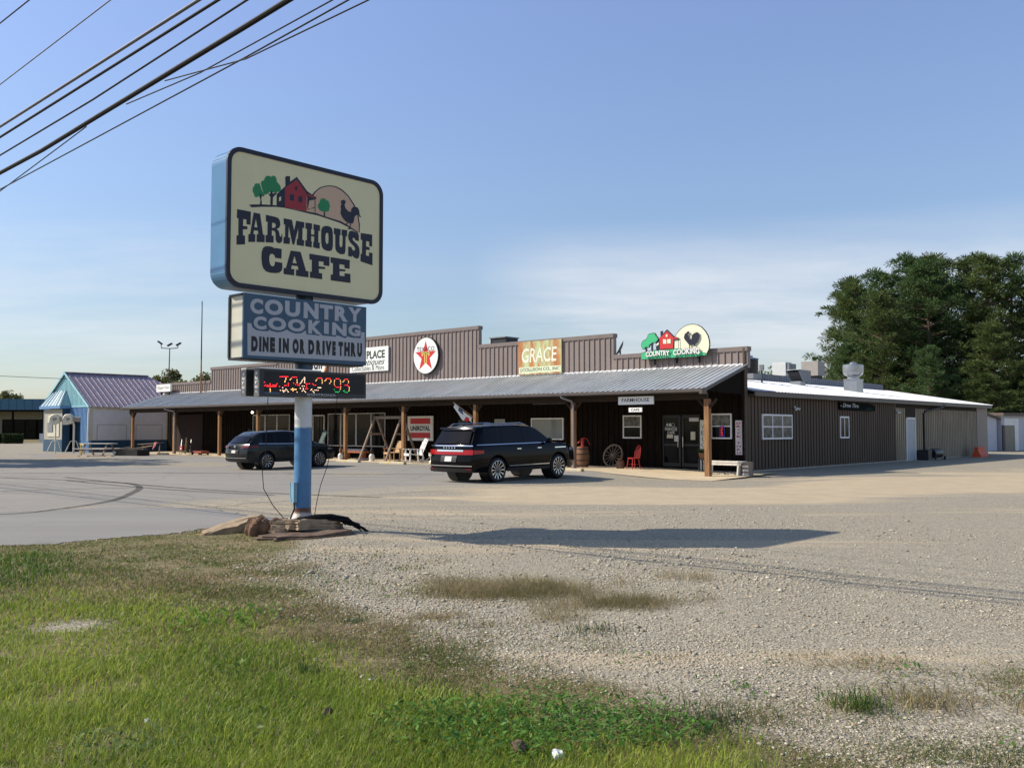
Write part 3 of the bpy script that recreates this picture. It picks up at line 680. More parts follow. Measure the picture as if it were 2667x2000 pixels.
# things standing on the roof
def roofthing(name, label, cat, s, d, z): return thing(name, label, cat, W(s, d, z), FR)
t = roofthing('exhaust_fan', 'round galvanised exhaust fan on a square curb on the white wing roof', 'exhaust fan', 3.1, 18.7, wz(-3.1))
t.scale = (.60, .60, 1.0); MB().box(-.62, .62, -1.15, .45, -.25, .66).build('curb', 'galv', t); 
mb = MB(); mb.box(-.66, .66, -1.2, .5, .661, .71); mb.lathe([(.55, .71), (.55, 1.0)], 28, (0, -.35, 0)); mb.build('neck', 'galv', t)
MB().lathe([(.5, .86), (.78, .93), (.93, 1.08), (.95, 1.2), (.95, 1.5), (.9, 1.54), (.4, 1.58), (0, 1.6)], 36, (0, -.35, 0)).build('bowl', 'galv', t)
MB().lathe([(.0, 1.72), (.2, 1.70), (.33, 1.63), (.34, 1.58)], 20, (0, -.35, 0)).build('cap', 'galv', t)
t = roofthing('air_intake_hood', 'grey sheet metal air intake with a sloping louvred hood on the white wing roof', 'air intake', 5.0, 15.6, wz(-5.0))
t.scale = (.56, .56, .72); MB().box(-.55, .55, -.95, .2, -.2, .30).build('curb', 'galv', t); MB().box(-.6, .6, .25, 1.35, .2, 1.16).build('fan_box', 'greymetal', t)
mb = MB(); mb.add([(x, y, z) for x in (-.6, .6) for y, z in ((.25, .25), (.25, 1.16), (-1.45, 1.10), (-1.4, 1.0), (-.5, .25))], [(0, 1, 2, 3, 4), (9, 8, 7, 6, 5), (1, 6, 7, 2), (0, 5, 6, 1), (0, 4, 9, 5)], False); mb.build('hood', 'greymetal', t)
mb = MB(); mb.add([(-.57, -1.38, 1.0), (.57, -1.38, 1.0), (.57, -.48, .27), (-.57, -.48, .27)], [(0, 1, 2, 3)]); 
for k in range(1, 4): a = k / 4; mb.box(-.58, .58, -1.42 + .9 * a, -1.36 + .9 * a, .98 - .73 * a, 1.03 - .73 * a)
mb.build('louvre', 'darkmetal', t); MB().box(-.64, .64, -1.5, 1.4, 1.161, 1.19).build('cover', 'whitemetal', t)
t = roofthing('roof_unit', 'white rooftop air unit standing behind the louvred hood', 'air unit', 9.5, 22.6, 4.88); t.scale = (.62,) * 3
MB().box(-.75, .75, -.6, .75, .45, 1.85).build('housing', 'whitemetal', t); MB().box(-.6, .6, -.5, .6, 0, .44).build('curb', 'whitemetal', t)
MB().box(.75, 1.1, -.5, 1.1, .75, 1.7).build('side_box', 'greymetal', t); mb = MB(); [mb.box(-.7, .7, -.606, -.598, .5 + k * .1, .54 + k * .1) for k in range(12)]; mb.build('louvre', 'whitemetal', t)
t = roofthing('roof_unit', 'tall beige rooftop unit nearest the pine trees', 'air unit', 10.5, 29.5, 5.2); t.scale = (.62,) * 3
MB().box(-1.0, 1.0, -.9, .9, .45, 2.1).build('housing', 'beigemetal', t); MB().box(-.8, .8, -.7, .7, 0, .44).build('curb', 'darkmetal', t)
mb = MB(); [mb.box(-.95 + k * .16, -.88 + k * .16, -.907, -.899, .5, 2.05) for k in range(12)]; mb.build('louvre', 'beigemetal', t)
t = roofthing('roof_vent', 'squat dark round vent just behind the right end of the parapet', 'roof vent', 5.1, 10.0, 4.30); t.scale = (.78, .78, 1.05)
mb = MB(); mb.lathe([(.0, 1.18), (.22, 1.16), (.25, 1.08), (.6, 1.02), (.62, .98)], 24); mb.build('cap', 'galv', t); MB().lathe([(.55, .25), (.58, .3), (.58, 1.0)], 24).build('drum', 'black', t); MB().box(-.6, .6, -.6, .6, 0, .26).build('curb', 'greymetal', t)
t = roofthing('vent_pipe', 'thin grey pipe with a box head beside the dark round vent', 'vent pipe', 4.97, 11.1, 4.1); MB().cyl((0, 0, 0), (0, 0, .75), .05).build('pipe', 'darkmetal', t); MB().box(-.1, .1, -.08, .08, .7, 1.0).build('head', 'greymetal', t)
t = roofthing('roof_unit', 'dark louvred rooftop unit peeking over the middle parapet beside its highest step', 'air unit', 20.6, 8.0, 4.42)
MB().box(-.62, .62, -.5, .6, 0, 2.85).build('housing', 'darkmetal', t); MB().box(-.68, -.621, -.55, .6, 0, 2.84).build('side_panel', 'whitemetal', t); MB().box(-.7, .66, -.58, .68, 2.851, 2.92).build('lid', 'greymetal', t)
t = thing('satellite_dish', 'dark satellite dish seen edge on behind the lowest parapet step', 'satellite dish', W(6.75, .9, 4.42), FR)
MB().cyl((0, 0, 0), (0, 0, .9), .035).build('mast', 'darkmetal', t)
mb = MB(Matrix.Translation((.06, 0, .95)) @ Matrix.Rotation(rad(-144), 4, 'Z') @ Matrix.Rotation(rad(62), 4, 'Y')); mb.lathe([(0, 0), (.2, .02), (.38, .09), (.40, .10), (.37, .10), (.2, .04), (0, .02)], 24); mb.build('reflector', 'darkmetal', t)
mb = MB(); mb.tube([(0, 0, .62), (-.55, -.05, .92), (-.7, -.05, .98)], .025, 6); mb.tube([(-.62, -.05, .95), (-.68, -.05, 1.1), (-.58, -.05, 1.22)], .03, 6); mb.build('feed_arm', 'darkmetal', t)
t = thing('flagpole', 'slender bare flagpole, grey above and rusty below, rising from the porch roof', 'flagpole', W(42.0, -.25, 4.2), 0)
MB().cyl((0, 0, 0), (0, 0, 2.4), .055, .045).build('lower_pole', mat('rusty_pole', (.26, .13, .07), .7, var=.3, vs=4), t); MB().cyl((0, 0, 2.4), (0, 0, 6.45), .045, .03).build('upper_pole', 'darkmetal', t)
mb = MB(); mb.lathe([(0, -.06), (.05, 0), (0, .06)], 10, (0, 0, 6.5)); mb.box(-.05, .01, -.02, .02, 6.35, 6.42); mb.build('finial', 'galv', t)
LETTERS=[[[(-1.461,5.174),(-1.217,5.175),(-1.22,4.964),(-1.292,4.963),(-1.293,5.037),(-1.352,5.033),(-1.354,4.925),(-1.276,4.93),(-1.277,4.885),(-1.355,4.873),(-1.354,4.777),(-1.317,4.777),(-1.313,4.64),(-1.463,4.613),(-1.464,4.76),(-1.433,4.765),(-1.434,5.033),(-1.464,5.031)]],
[[(-1.167,5.171),(-1.05,5.17),(-0.991,4.844),(-0.959,4.842),(-0.961,4.726),(-1.107,4.708),(-1.105,4.832),(-1.077,4.836),(-1.084,4.894),(-1.158,4.888),(-1.166,4.825),(-1.132,4.826),(-1.133,4.705),(-1.255,4.686),(-1.255,4.811),(-1.224,4.816)],[(-1.125,5.079),(-1.093,4.943),(-1.151,4.939)]],
[[(-0.943,5.172),(-0.773,5.169),(-0.714,5.16),(-0.681,5.12),(-0.67,5.059),(-0.686,5.011),(-0.738,4.971),(-0.698,4.952),(-0.684,4.891),(-0.677,4.864),(-0.661,4.858),(-0.648,4.874),(-0.645,4.909),(-0.631,4.908),(-0.631,4.809),(-0.647,4.772),(-0.689,4.75),(-0.729,4.757),(-0.752,4.79),(-0.76,4.908),(-0.777,4.934),(-0.829,4.94),(-0.829,4.855),(-0.794,4.855),(-0.795,4.743),(-0.943,4.727),(-0.942,4.843),(-0.91,4.848),(-0.908,5.065),(-0.94,5.063)],[(-0.827,5.064),(-0.785,5.066),(-0.759,5.05),(-0.758,5.01),(-0.777,4.99),(-0.826,4.978)]],
[[(-0.609,5.172),(-0.45,5.172),(-0.406,4.998),(-0.364,5.172),(-0.207,5.172),(-0.209,5.074),(-0.242,5.073),(-0.241,4.873),(-0.208,4.872),(-0.211,4.774),(-0.352,4.77),(-0.35,4.874),(-0.326,4.875),(-0.325,5.069),(-0.4,4.768),(-0.433,4.766),(-0.511,5.062),(-0.515,4.872),(-0.484,4.871),(-0.487,4.767),(-0.607,4.756),(-0.606,4.866),(-0.577,4.868),(-0.578,5.074),(-0.606,5.072)]],
[[(-0.182,5.172),(-0.054,5.176),(-0.052,5.082),(-0.07,5.08),(-0.069,4.992),(-0.006,4.993),(-0.005,5.075),(-0.022,5.075),(-0.022,5.172),(0.109,5.173),(0.108,5.075),(0.078,5.073),(0.077,4.876),(0.109,4.877),(0.106,4.774),(-0.024,4.778),(-0.022,4.876),(-0.006,4.878),(-0.005,4.963),(-0.067,4.963),(-0.067,4.878),(-0.053,4.874),(-0.054,4.774),(-0.183,4.776),(-0.182,4.875),(-0.152,4.877),(-0.15,5.069),(-0.182,5.07)]],
[[(0.255,5.186),(0.313,5.185),(0.357,5.159),(0.375,5.096),(0.379,4.977),(0.378,4.858),(0.361,4.789),(0.318,4.764),(0.26,4.76),(0.195,4.772),(0.155,4.813),(0.138,4.894),(0.135,5),(0.138,5.101),(0.162,5.152),(0.205,5.175)],[(0.256,5.071),(0.282,5.058),(0.288,4.987),(0.286,4.904),(0.266,4.876),(0.241,4.882),(0.226,4.918),(0.221,4.989),(0.228,5.046)]],
[[(0.396,5.174),(0.54,5.176),(0.537,5.07),(0.519,5.068),(0.517,4.92),(0.528,4.873),(0.55,4.862),(0.576,4.88),(0.583,4.93),(0.585,5.069),(0.563,5.068),(0.563,5.175),(0.681,5.181),(0.678,5.071),(0.648,5.069),(0.646,4.812),(0.629,4.761),(0.581,4.744),(0.522,4.746),(0.463,4.774),(0.433,4.824),(0.427,5.068),(0.4,5.07)]],
[[(0.775,5.186),(0.824,5.182),(0.877,5.169),(0.908,5.171),(0.935,5.129),(0.936,5.028),(0.871,5.027),(0.848,5.054),(0.825,5.069),(0.799,5.06),(0.799,5.035),(0.833,5.003),(0.902,4.964),(0.941,4.921),(0.956,4.85),(0.95,4.769),(0.928,4.726),(0.89,4.712),(0.836,4.723),(0.792,4.756),(0.78,4.727),(0.708,4.736),(0.706,4.899),(0.778,4.897),(0.789,4.863),(0.82,4.843),(0.85,4.853),(0.857,4.885),(0.834,4.921),(0.751,4.973),(0.712,5.028),(0.703,5.093),(0.719,5.15),(0.741,5.175)]],
[[(0.975,5.178),(1.234,5.187),(1.232,4.972),(1.167,4.972),(1.168,5.053),(1.098,5.052),(1.097,4.959),(1.177,4.949),(1.173,4.902),(1.096,4.9),(1.095,4.801),(1.163,4.789),(1.166,4.861),(1.243,4.859),(1.243,4.639),(0.976,4.677),(0.977,4.81),(1.007,4.811),(1.013,5.061),(0.978,5.059)]],
[[(-0.907,4.67),(-0.84,4.674),(-0.789,4.663),(-0.772,4.647),(-0.764,4.663),(-0.64,4.663),(-0.643,4.503),(-0.758,4.503),(-0.775,4.541),(-0.809,4.561),(-0.847,4.554),(-0.87,4.513),(-0.871,4.454),(-0.857,4.39),(-0.827,4.361),(-0.802,4.357),(-0.773,4.379),(-0.761,4.44),(-0.626,4.439),(-0.622,4.369),(-0.636,4.309),(-0.682,4.27),(-0.758,4.253),(-0.851,4.249),(-0.926,4.261),(-0.977,4.302),(-1.002,4.364),(-1.015,4.471),(-1.01,4.566),(-0.99,4.627),(-0.953,4.658)]],
[[(-0.465,4.663),(-0.274,4.666),(-0.163,4.364),(-0.113,4.363),(-0.114,4.261),(-0.36,4.26),(-0.358,4.362),(-0.312,4.366),(-0.324,4.423),(-0.442,4.419),(-0.455,4.361),(-0.393,4.365),(-0.396,4.26),(-0.596,4.258),(-0.598,4.359),(-0.555,4.362)],[(-0.392,4.586),(-0.346,4.465),(-0.43,4.463)]],
[[(-0.099,4.663),(0.311,4.663),(0.31,4.505),(0.191,4.505),(0.191,4.566),(0.089,4.56),(0.093,4.473),(0.222,4.478),(0.22,4.443),(0.093,4.435),(0.098,4.363),(0.161,4.363),(0.164,4.263),(-0.083,4.261),(-0.084,4.363),(-0.046,4.366),(-0.048,4.565),(-0.095,4.565)]],
[[(0.334,4.663),(0.742,4.667),(0.739,4.513),(0.632,4.513),(0.629,4.568),(0.521,4.567),(0.521,4.485),(0.649,4.49),(0.647,4.458),(0.525,4.448),(0.527,4.369),(0.631,4.37),(0.633,4.423),(0.757,4.427),(0.761,4.27),(0.344,4.266),(0.34,4.366),(0.385,4.369),(0.387,4.565),(0.337,4.566)]]]
EMBLEM=[('peach',[(-0.044,5.658),(0.011,5.73),(0.101,5.808),(0.203,5.857),(0.319,5.888),(0.435,5.892),(0.566,5.859),(0.698,5.782),(0.832,5.64),(0.907,5.496),(0.946,5.325),(0.941,5.177),(0.898,5.18),(0.715,5.254),(0.548,5.301),(0.221,5.333),(0.084,5.351),(-0.157,5.353),(-0.16,5.557)]),
('navy',[(-0.061,5.659),(0,5.732),(0.095,5.815),(0.203,5.865),(0.318,5.896),(0.441,5.901),(0.571,5.87),(0.706,5.791),(0.844,5.647),(0.921,5.498),(0.958,5.327),(0.953,5.179),(0.935,5.176),(0.932,5.323),(0.894,5.492),(0.82,5.633),(0.69,5.772),(0.56,5.848),(0.43,5.883),(0.319,5.88),(0.203,5.847),(0.107,5.802),(0.023,5.726),(-0.031,5.656)]),
('navy',[(-1.252,5.277),(-1.205,5.293),(-1.013,5.329),(-0.745,5.362),(-0.597,5.359),(-0.382,5.356),(-0.158,5.362),(0.084,5.359),(0.221,5.342),(0.548,5.314),(0.715,5.262),(0.922,5.184),(0.898,5.168),(0.704,5.235),(0.524,5.282),(0.21,5.316),(0.061,5.332),(-0.157,5.335),(-0.382,5.343),(-0.597,5.346),(-0.745,5.334),(-1.013,5.289),(-1.204,5.246)]),
('green',[(-1.069,5.668),(-1.057,5.635),(-1.027,5.569),(-1.001,5.524),(-0.97,5.494),(-0.979,5.461),(-1.015,5.459),(-1.071,5.479),(-1.086,5.436),(-1.126,5.42),(-1.157,5.432),(-1.167,5.479),(-1.188,5.493),(-1.187,5.565),(-1.164,5.591),(-1.155,5.625),(-1.13,5.647),(-1.094,5.647)]),
('green',[(-0.964,5.779),(-0.933,5.808),(-0.876,5.815),(-0.856,5.805),(-0.825,5.833),(-0.783,5.834),(-0.756,5.807),(-0.745,5.75),(-0.708,5.721),(-0.676,5.691),(-0.664,5.629),(-0.685,5.597),(-0.737,5.578),(-0.764,5.569),(-0.81,5.556),(-0.852,5.575),(-0.898,5.534),(-0.944,5.499),(-0.985,5.5),(-1.006,5.555),(-1.028,5.604),(-1.044,5.673),(-1.019,5.71),(-0.988,5.72)]),
('navy',[(-1.077,5.478),(-1.051,5.49),(-1.015,5.472),(-1.03,5.424),(-1.018,5.326),(-1.056,5.317),(-1.045,5.395)]),
('navy',[(-0.908,5.528),(-0.872,5.521),(-0.857,5.578),(-0.832,5.583),(-0.82,5.536),(-0.758,5.57),(-0.737,5.565),(-0.814,5.478),(-0.818,5.348),(-0.864,5.344),(-0.861,5.474)]),
('navy',[(-0.747,5.536),(-0.589,5.689),(-0.586,5.356),(-0.745,5.359)]),
('navy',[(-0.588,5.855),(-0.556,5.881),(-0.495,5.887),(-0.491,5.793),(-0.581,5.705)]),
('red',[(-0.589,5.685),(-0.362,5.854),(-0.165,5.663),(-0.163,5.362),(-0.589,5.357)]),
('navy',[(-0.747,5.54),(-0.496,5.795),(-0.362,5.905),(-0.156,5.707),(-0.044,5.658),(0.029,5.634),(0.035,5.621),(0.002,5.591),(-0.155,5.602),(-0.167,5.658),(-0.362,5.858),(-0.586,5.685),(-0.732,5.537)]),
('red',[(-0.147,5.655),(-0.111,5.661),(0.01,5.624),(-0.01,5.61),(-0.144,5.623)]),
('navy',[(-0.496,5.592),(-0.413,5.595),(-0.414,5.491),(-0.494,5.491)]),
('navy',[(-0.331,5.586),(-0.249,5.596),(-0.253,5.498),(-0.332,5.488)]),
('navy',[(-0.398,5.737),(-0.349,5.745),(-0.352,5.681),(-0.397,5.68)]),
('cream',[(-0.702,5.499),(-0.663,5.521),(-0.664,5.455),(-0.701,5.435)]),
('navy',[(-0.155,5.604),(0.002,5.591),(-0.11,5.556),(-0.131,5.449),(-0.152,5.389)]),
('navy',[(-0.004,5.594),(0.011,5.597),(0.014,5.362),(0,5.359)]),
('navy',[(-0.141,5.405),(-0.097,5.422),(-0.097,5.411),(-0.141,5.393)]),
('navy',[(-0.075,5.433),(0.003,5.464),(0.003,5.452),(-0.075,5.422)]),
('navy',[(-0.158,5.364),(0.078,5.365),(0.075,5.34),(-0.157,5.335)]),
('green',[(0.166,5.645),(0.217,5.645),(0.235,5.624),(0.275,5.622),(0.293,5.582),(0.313,5.538),(0.294,5.477),(0.289,5.443),(0.22,5.424),(0.14,5.417),(0.094,5.432),(0.065,5.475),(0.065,5.522),(0.093,5.555),(0.104,5.595),(0.132,5.629)]),
('navy',[(0.186,5.42),(0.211,5.424),(0.212,5.348),(0.227,5.32),(0.169,5.325),(0.184,5.353)]),
('navy',[(0.562,5.679),(0.603,5.701),(0.645,5.675),(0.633,5.643),(0.616,5.611),(0.64,5.557),(0.701,5.514),(0.761,5.515),(0.761,5.554),(0.796,5.604),(0.845,5.622),(0.906,5.614),(0.937,5.57),(0.95,5.493),(0.987,5.45),(0.944,5.458),(0.919,5.498),(0.871,5.475),(0.834,5.434),(0.829,5.385),(0.805,5.322),(0.763,5.31),(0.703,5.32),(0.643,5.329),(0.577,5.381),(0.534,5.451),(0.545,5.531),(0.533,5.577),(0.556,5.61),(0.538,5.636),(0.556,5.649),(0.526,5.658)]),
('navy',[(0.715,5.327),(0.727,5.314),(0.679,5.296),(0.661,5.25),(0.644,5.252),(0.661,5.303)]),
('navy',[(0.745,5.317),(0.763,5.32),(0.746,5.224),(0.758,5.207),(0.668,5.197),(0.725,5.226)])]
ROOFTOP=[('cream',[(-3.059,5.65),(-2.945,5.796),(-2.775,5.937),(-2.607,6.03),(-2.402,6.079),(-2.2,6.085),(-2,6.041),(-1.82,5.94),(-1.642,5.761),(-1.519,5.563),(-1.459,5.354),(-1.452,5.164),(-1.489,4.993),(-1.58,4.848),(-1.867,4.935),(-2.285,5.022),(-2.635,5.058),(-3.008,5.12),(-3.121,5.134),(-3.116,5.588)]),
('lgreen',[(-4.821,5.008),(-4.552,5.051),(-4.1,5.1),(-3.444,5.12),(-3.008,5.136),(-2.635,5.074),(-2.285,5.038),(-1.867,4.951),(-1.545,4.783),(-2.141,4.751),(-3.447,4.754),(-4.793,4.756)]),
('lgreen',[(-4.778,5.397),(-4.737,5.511),(-4.627,5.579),(-4.558,5.583),(-4.519,5.514),(-4.47,5.412),(-4.382,5.315),(-4.402,5.275),(-4.491,5.272),(-4.59,5.294),(-4.64,5.206),(-4.71,5.21),(-4.759,5.296)]),
('lgreen',[(-4.548,5.591),(-4.448,5.709),(-4.437,5.791),(-4.368,5.828),(-4.28,5.822),(-4.181,5.853),(-4.093,5.826),(-4.036,5.715),(-3.978,5.661),(-3.94,5.577),(-3.979,5.497),(-4.097,5.446),(-4.204,5.461),(-4.352,5.371),(-4.431,5.351),(-4.5,5.447)]),
('navy',[(-4.59,5.286),(-4.481,5.279),(-4.473,5.063),(-4.562,5.055)]),
('navy',[(-4.352,5.388),(-4.234,5.43),(-4.136,5.408),(-4.176,5.328),(-4.168,5.093),(-4.276,5.086),(-4.274,5.317)]),
('navy',[(-4.029,5.434),(-3.823,5.618),(-3.818,5.142),(-4.022,5.112)]),
('cream',[(-4,5.375),(-3.883,5.441),(-3.88,5.359),(-3.997,5.284)]),
('navy',[(-3.792,5.896),(-3.657,5.927),(-3.658,5.788),(-3.784,5.698)]),
('lred',[(-3.833,5.635),(-3.455,5.905),(-3.135,5.606),(-3.159,5.137),(-3.818,5.142)]),
('navy',[(-4.038,5.451),(-3.474,5.955),(-3.426,5.952),(-3.078,5.635),(-2.854,5.555),(-2.863,5.507),(-3.136,5.476),(-3.135,5.606),(-3.455,5.896),(-3.823,5.635),(-4.019,5.417)]),
('lred',[(-3.107,5.604),(-2.863,5.548),(-3.023,5.526),(-3.126,5.532)]),
('cream',[(-3.65,5.558),(-3.488,5.531),(-3.489,5.352),(-3.648,5.369)]),
('cream',[(-3.43,5.544),(-3.268,5.537),(-3.27,5.354),(-3.432,5.364)]),
('cream',[(-3.505,5.753),(-3.419,5.747),(-3.42,5.641),(-3.506,5.647)]),
('navy',[(-2.892,5.501),(-2.877,5.5),(-2.88,5.129),(-2.895,5.129)]),
('navy',[(-2.442,5.801),(-2.387,5.813),(-2.342,5.746),(-2.37,5.692),(-2.416,5.703),(-2.408,5.59),(-2.353,5.49),(-2.262,5.452),(-2.234,5.531),(-2.233,5.626),(-2.131,5.699),(-1.985,5.745),(-1.895,5.699),(-1.879,5.539),(-1.925,5.415),(-1.99,5.324),(-2.063,5.264),(-2.1,5.171),(-2.173,5.239),(-2.283,5.238),(-2.329,5.185),(-2.33,5.057),(-2.358,5.058),(-2.356,5.234),(-2.465,5.353),(-2.557,5.455),(-2.611,5.555),(-2.563,5.713),(-2.48,5.755)])]
PANEL_WHITE=[(-1.277,3.401),(-1.208,3.403),(-1.186,3.341),(-1.121,3.302),(-1.005,3.292),(-0.888,3.301),(-0.881,3.327),(-0.829,3.306),(-0.725,3.295),(-0.62,3.316),(-0.552,3.353),(-0.483,3.32),(-0.374,3.299),(-0.266,3.316),(-0.18,3.369),(-0.171,3.304),(0.02,3.307),(0.06,3.294),(0.133,3.333),(0.149,3.307),(0.43,3.308),(0.446,3.336),(0.632,3.295),(0.675,3.332),(0.752,3.317),(0.961,3.318),(0.977,3.432),(1.048,3.43),(1.061,2.919),(-1.265,2.896)]
PANEL_TOP=[('C',-1.231,-0.998,3.559,3.802),('O',-0.969,-0.63,3.567,3.815),('U',-0.592,-0.299,3.573,3.823),('N',-0.231,0.068,3.572,3.835),('T',0.09,0.364,3.585,3.831),('R',0.4,0.679,3.58,3.839),('Y',0.685,0.972,3.595,3.842),('C',-1.168,-0.934,3.316,3.524),('O',-0.904,-0.565,3.328,3.535),('O',-0.532,-0.2,3.335,3.538),('K',-0.134,0.137,3.322,3.547),('I',0.181,0.28,3.344,3.542),('N',0.347,0.653,3.334,3.549),('G',0.69,0.957,3.347,3.548)]
PANEL_LOW=[('D',-1.203,-1.086,2.963,3.202),('I',-1.06,-1.019,2.965,3.204),('N',-0.998,-0.888,2.966,3.205),('E',-0.863,-0.769,2.968,3.207),('I',-0.699,-0.654,2.97,3.21),('N',-0.624,-0.507,2.971,3.211),('O',-0.437,-0.318,2.974,3.215),('R',-0.294,-0.197,2.976,3.217),('D',-0.129,-0.01,2.978,3.219),('R',0.031,0.127,2.98,3.222),('I',0.155,0.201,2.981,3.223),('V',0.217,0.341,2.983,3.225),('E',0.357,0.429,2.984,3.227),('T',0.486,0.583,2.986,3.229),('H',0.609,0.728,2.988,3.231),('R',0.751,0.861,2.99,3.234),('U',0.889,0.994,2.992,3.236)]
DOTS=[('R',-0.615,2.588),('R',-0.596,2.589),('R',-0.578,2.59),('R',-0.56,2.591),('R',-0.542,2.591),('R',-0.524,2.592),('R',-0.506,2.593),('R',-0.487,2.594),('R',-0.469,2.594),('Y',-0.505,2.567),('Y',-0.508,2.55),('Y',-0.521,2.524),('Y',-0.524,2.506),('R',-0.382,2.591),('R',-0.362,2.592),('R',-0.342,2.593),('R',-0.322,2.594),('R',-0.301,2.594),('Y',-0.424,2.547),('Y',-0.406,2.565),('Y',-0.29,2.553),('Y',-0.287,2.524),('Y',-0.289,2.503),('R',-0.354,2.493),('W',-0.144,2.595),('W',-0.158,2.575),('W',-0.137,2.576),('W',-0.181,2.553),('W',-0.141,2.553),('W',-0.192,2.533),('W',-0.141,2.529),('W',-0.225,2.494),('W',-0.205,2.513),('W',-0.139,2.509),('R',0.12,2.595),('R',0.139,2.596),('R',0.159,2.597),('R',0.178,2.598),('R',0.198,2.598),('Y',0.085,2.55),('Y',0.102,2.57),('Y',0.209,2.572),('Y',0.213,2.543),('Y',0.213,2.513),('R',0.305,2.596),('R',0.329,2.596),('R',0.353,2.596),('R',0.377,2.596),('Y',0.269,2.554),('Y',0.291,2.575),('Y',0.391,2.567),('Y',0.392,2.543),('Y',0.37,2.516),('R',0.5,2.599),('R',0.52,2.599),('R',0.539,2.598),('R',0.559,2.598),('Y',0.468,2.57),('Y',0.464,2.54),('Y',0.465,2.505),('Y',0.591,2.575),('Y',0.596,2.545),('Y',0.596,2.515),('R',0.48,2.476),('R',0.509,2.456),('R',0.535,2.457),('R',0.56,2.458),('R',0.597,2.485),('Y',0.597,2.456),('Y',0.593,2.426),('G',0.466,2.416),('G',0.488,2.375),('G',0.51,2.374),('G',0.532,2.374),('G',0.554,2.373),('G',0.576,2.392),('R',0.692,2.599),('R',0.718,2.599),('R',0.744,2.599),('Y',0.648,2.553),('Y',0.67,2.574),('Y',0.763,2.569),('Y',0.764,2.545),('R',0.745,2.508),('R',0.693,2.497),('R',0.73,2.496),('R',0.76,2.479),('Y',0.783,2.462),('Y',0.783,2.438),('Y',0.78,2.407),('G',0.657,2.394),('G',0.682,2.402),('G',0.694,2.375),('G',0.72,2.374),('G',0.746,2.373),('G',0.768,2.395),('R',-0.904,2.49),('R',-0.885,2.448),('R',-0.904,2.429),('R',-0.859,2.425),('R',-0.841,2.425),('R',-0.823,2.426),('R',-0.805,2.426),('R',-0.787,2.426),('R',-0.769,2.427),('R',-0.751,2.427),('R',-0.733,2.427),('R',-0.715,2.428),('R',-0.697,2.428),('R',-0.846,2.445),('R',-0.802,2.469),('R',-0.801,2.449),('R',-0.75,2.449),('R',-0.728,2.448),('R',-0.706,2.448),('R',-0.685,2.447),('R',-0.672,2.474),('R',-0.625,2.43),('Y',-0.8,2.388),('Y',-0.797,2.366),('Y',-0.797,2.343),('R',-0.527,2.449),('R',-0.5,2.45),('R',-0.458,2.489),('R',-0.458,2.47),('R',-0.458,2.45),('W',-0.563,2.412),('W',-0.608,2.368),('W',-0.565,2.367),('W',-0.542,2.366),('W',-0.519,2.366),('W',-0.502,2.391),('W',-0.545,2.345),('W',-0.479,2.37),('W',-0.457,2.348),('Y',-0.373,2.407),('Y',-0.4,2.389),('Y',-0.381,2.39),('Y',-0.362,2.39),('Y',-0.343,2.391),('Y',-0.324,2.391),('Y',-0.305,2.392),('Y',-0.366,2.367),('Y',-0.287,2.349),('R',-0.313,2.472),('R',-0.279,2.471),('R',-0.25,2.474),('R',-0.245,2.457),('W',-0.187,2.453),('W',-0.149,2.451),('R',-0.106,2.493),('R',-0.074,2.494),('R',-0.04,2.496),('R',-0.102,2.467),('R',-0.101,2.439),('R',-0.121,2.409),('R',-0.101,2.41),('R',-0.08,2.41),('W',-0.224,2.412),('W',-0.165,2.413),('W',-0.165,2.393),('W',-0.187,2.369),('W',-0.142,2.37),('W',-0.121,2.352),('R',0.023,2.495),('R',0.044,2.475),('R',0.079,2.476),('W',0.003,2.407),('W',-0.013,2.389),('W',0.029,2.373),('W',0.049,2.351),('W',0.066,2.392),('W',0.094,2.393),('W',0.129,2.391),('W',0.129,2.435),('W',0.148,2.435),('W',0.167,2.436),('W',0.185,2.436)]
# ---------------------------------------------------------------- signs on the front (local x = along the front, z up from ground, y into the wall)
def fsign(name, label, d=0.0, cat='sign'): return thing(name, label, cat, W(0, d, 0), FR)
t = fsign('round_sign', 'round white sign with a big red star, on the tallest parapet step', -.05)
def cdisc(c, r, y0, y1, m, nm, n=48): return MB().shape([disc(c[0], c[1], r, r, n)], y0, y1 - y0).build(nm, m, t)
c = (-18.75, 5.66); cdisc(c, .985, -.13, 0, 'whitesign', 'board')
mb = MB(); o = disc(c[0], c[1], 1.0, 1.0, 48); mb.shape([o, disc(c[0], c[1], .965, .965, 48)], -.136, .13); mb.build('rim', 'darkmetal', t)
st = [];
for k in range(10): a = rad(90 + 36 * k); r = (.86, .335)[k % 2]; st.append((c[0] + r * math.cos(a), c[1] - .05 + r * math.sin(a)))
MB().shape([st], -.134).build('star', 'lred', t)
mb = MB(); put_text(mb, 'TEXACO', c[0] - .70, c[0] + .68, c[1] + .235, c[1] + .47, -.138, .0, 0, 1.05); mb.build('lettering', 'letterblack', t)
mb = MB(); mb.shape([[(c[0] - .31, c[1] + .20), (c[0] + .31, c[1] + .20), (c[0] + .31, c[1] - .02), (c[0] + .21, c[1] - .02), (c[0] + .21, c[1] + .06), (c[0] + .10, c[1] + .06), (c[0] + .10, c[1] - .42), (c[0] - .10, c[1] - .42), (c[0] - .10, c[1] + .06), (c[0] - .21, c[1] + .06), (c[0] - .21, c[1] - .02), (c[0] - .31, c[1] - .02)]], -.137)
mb.build('monogram', mat('pale_gold', (.75, .48, .12), .5, var=.1), t)
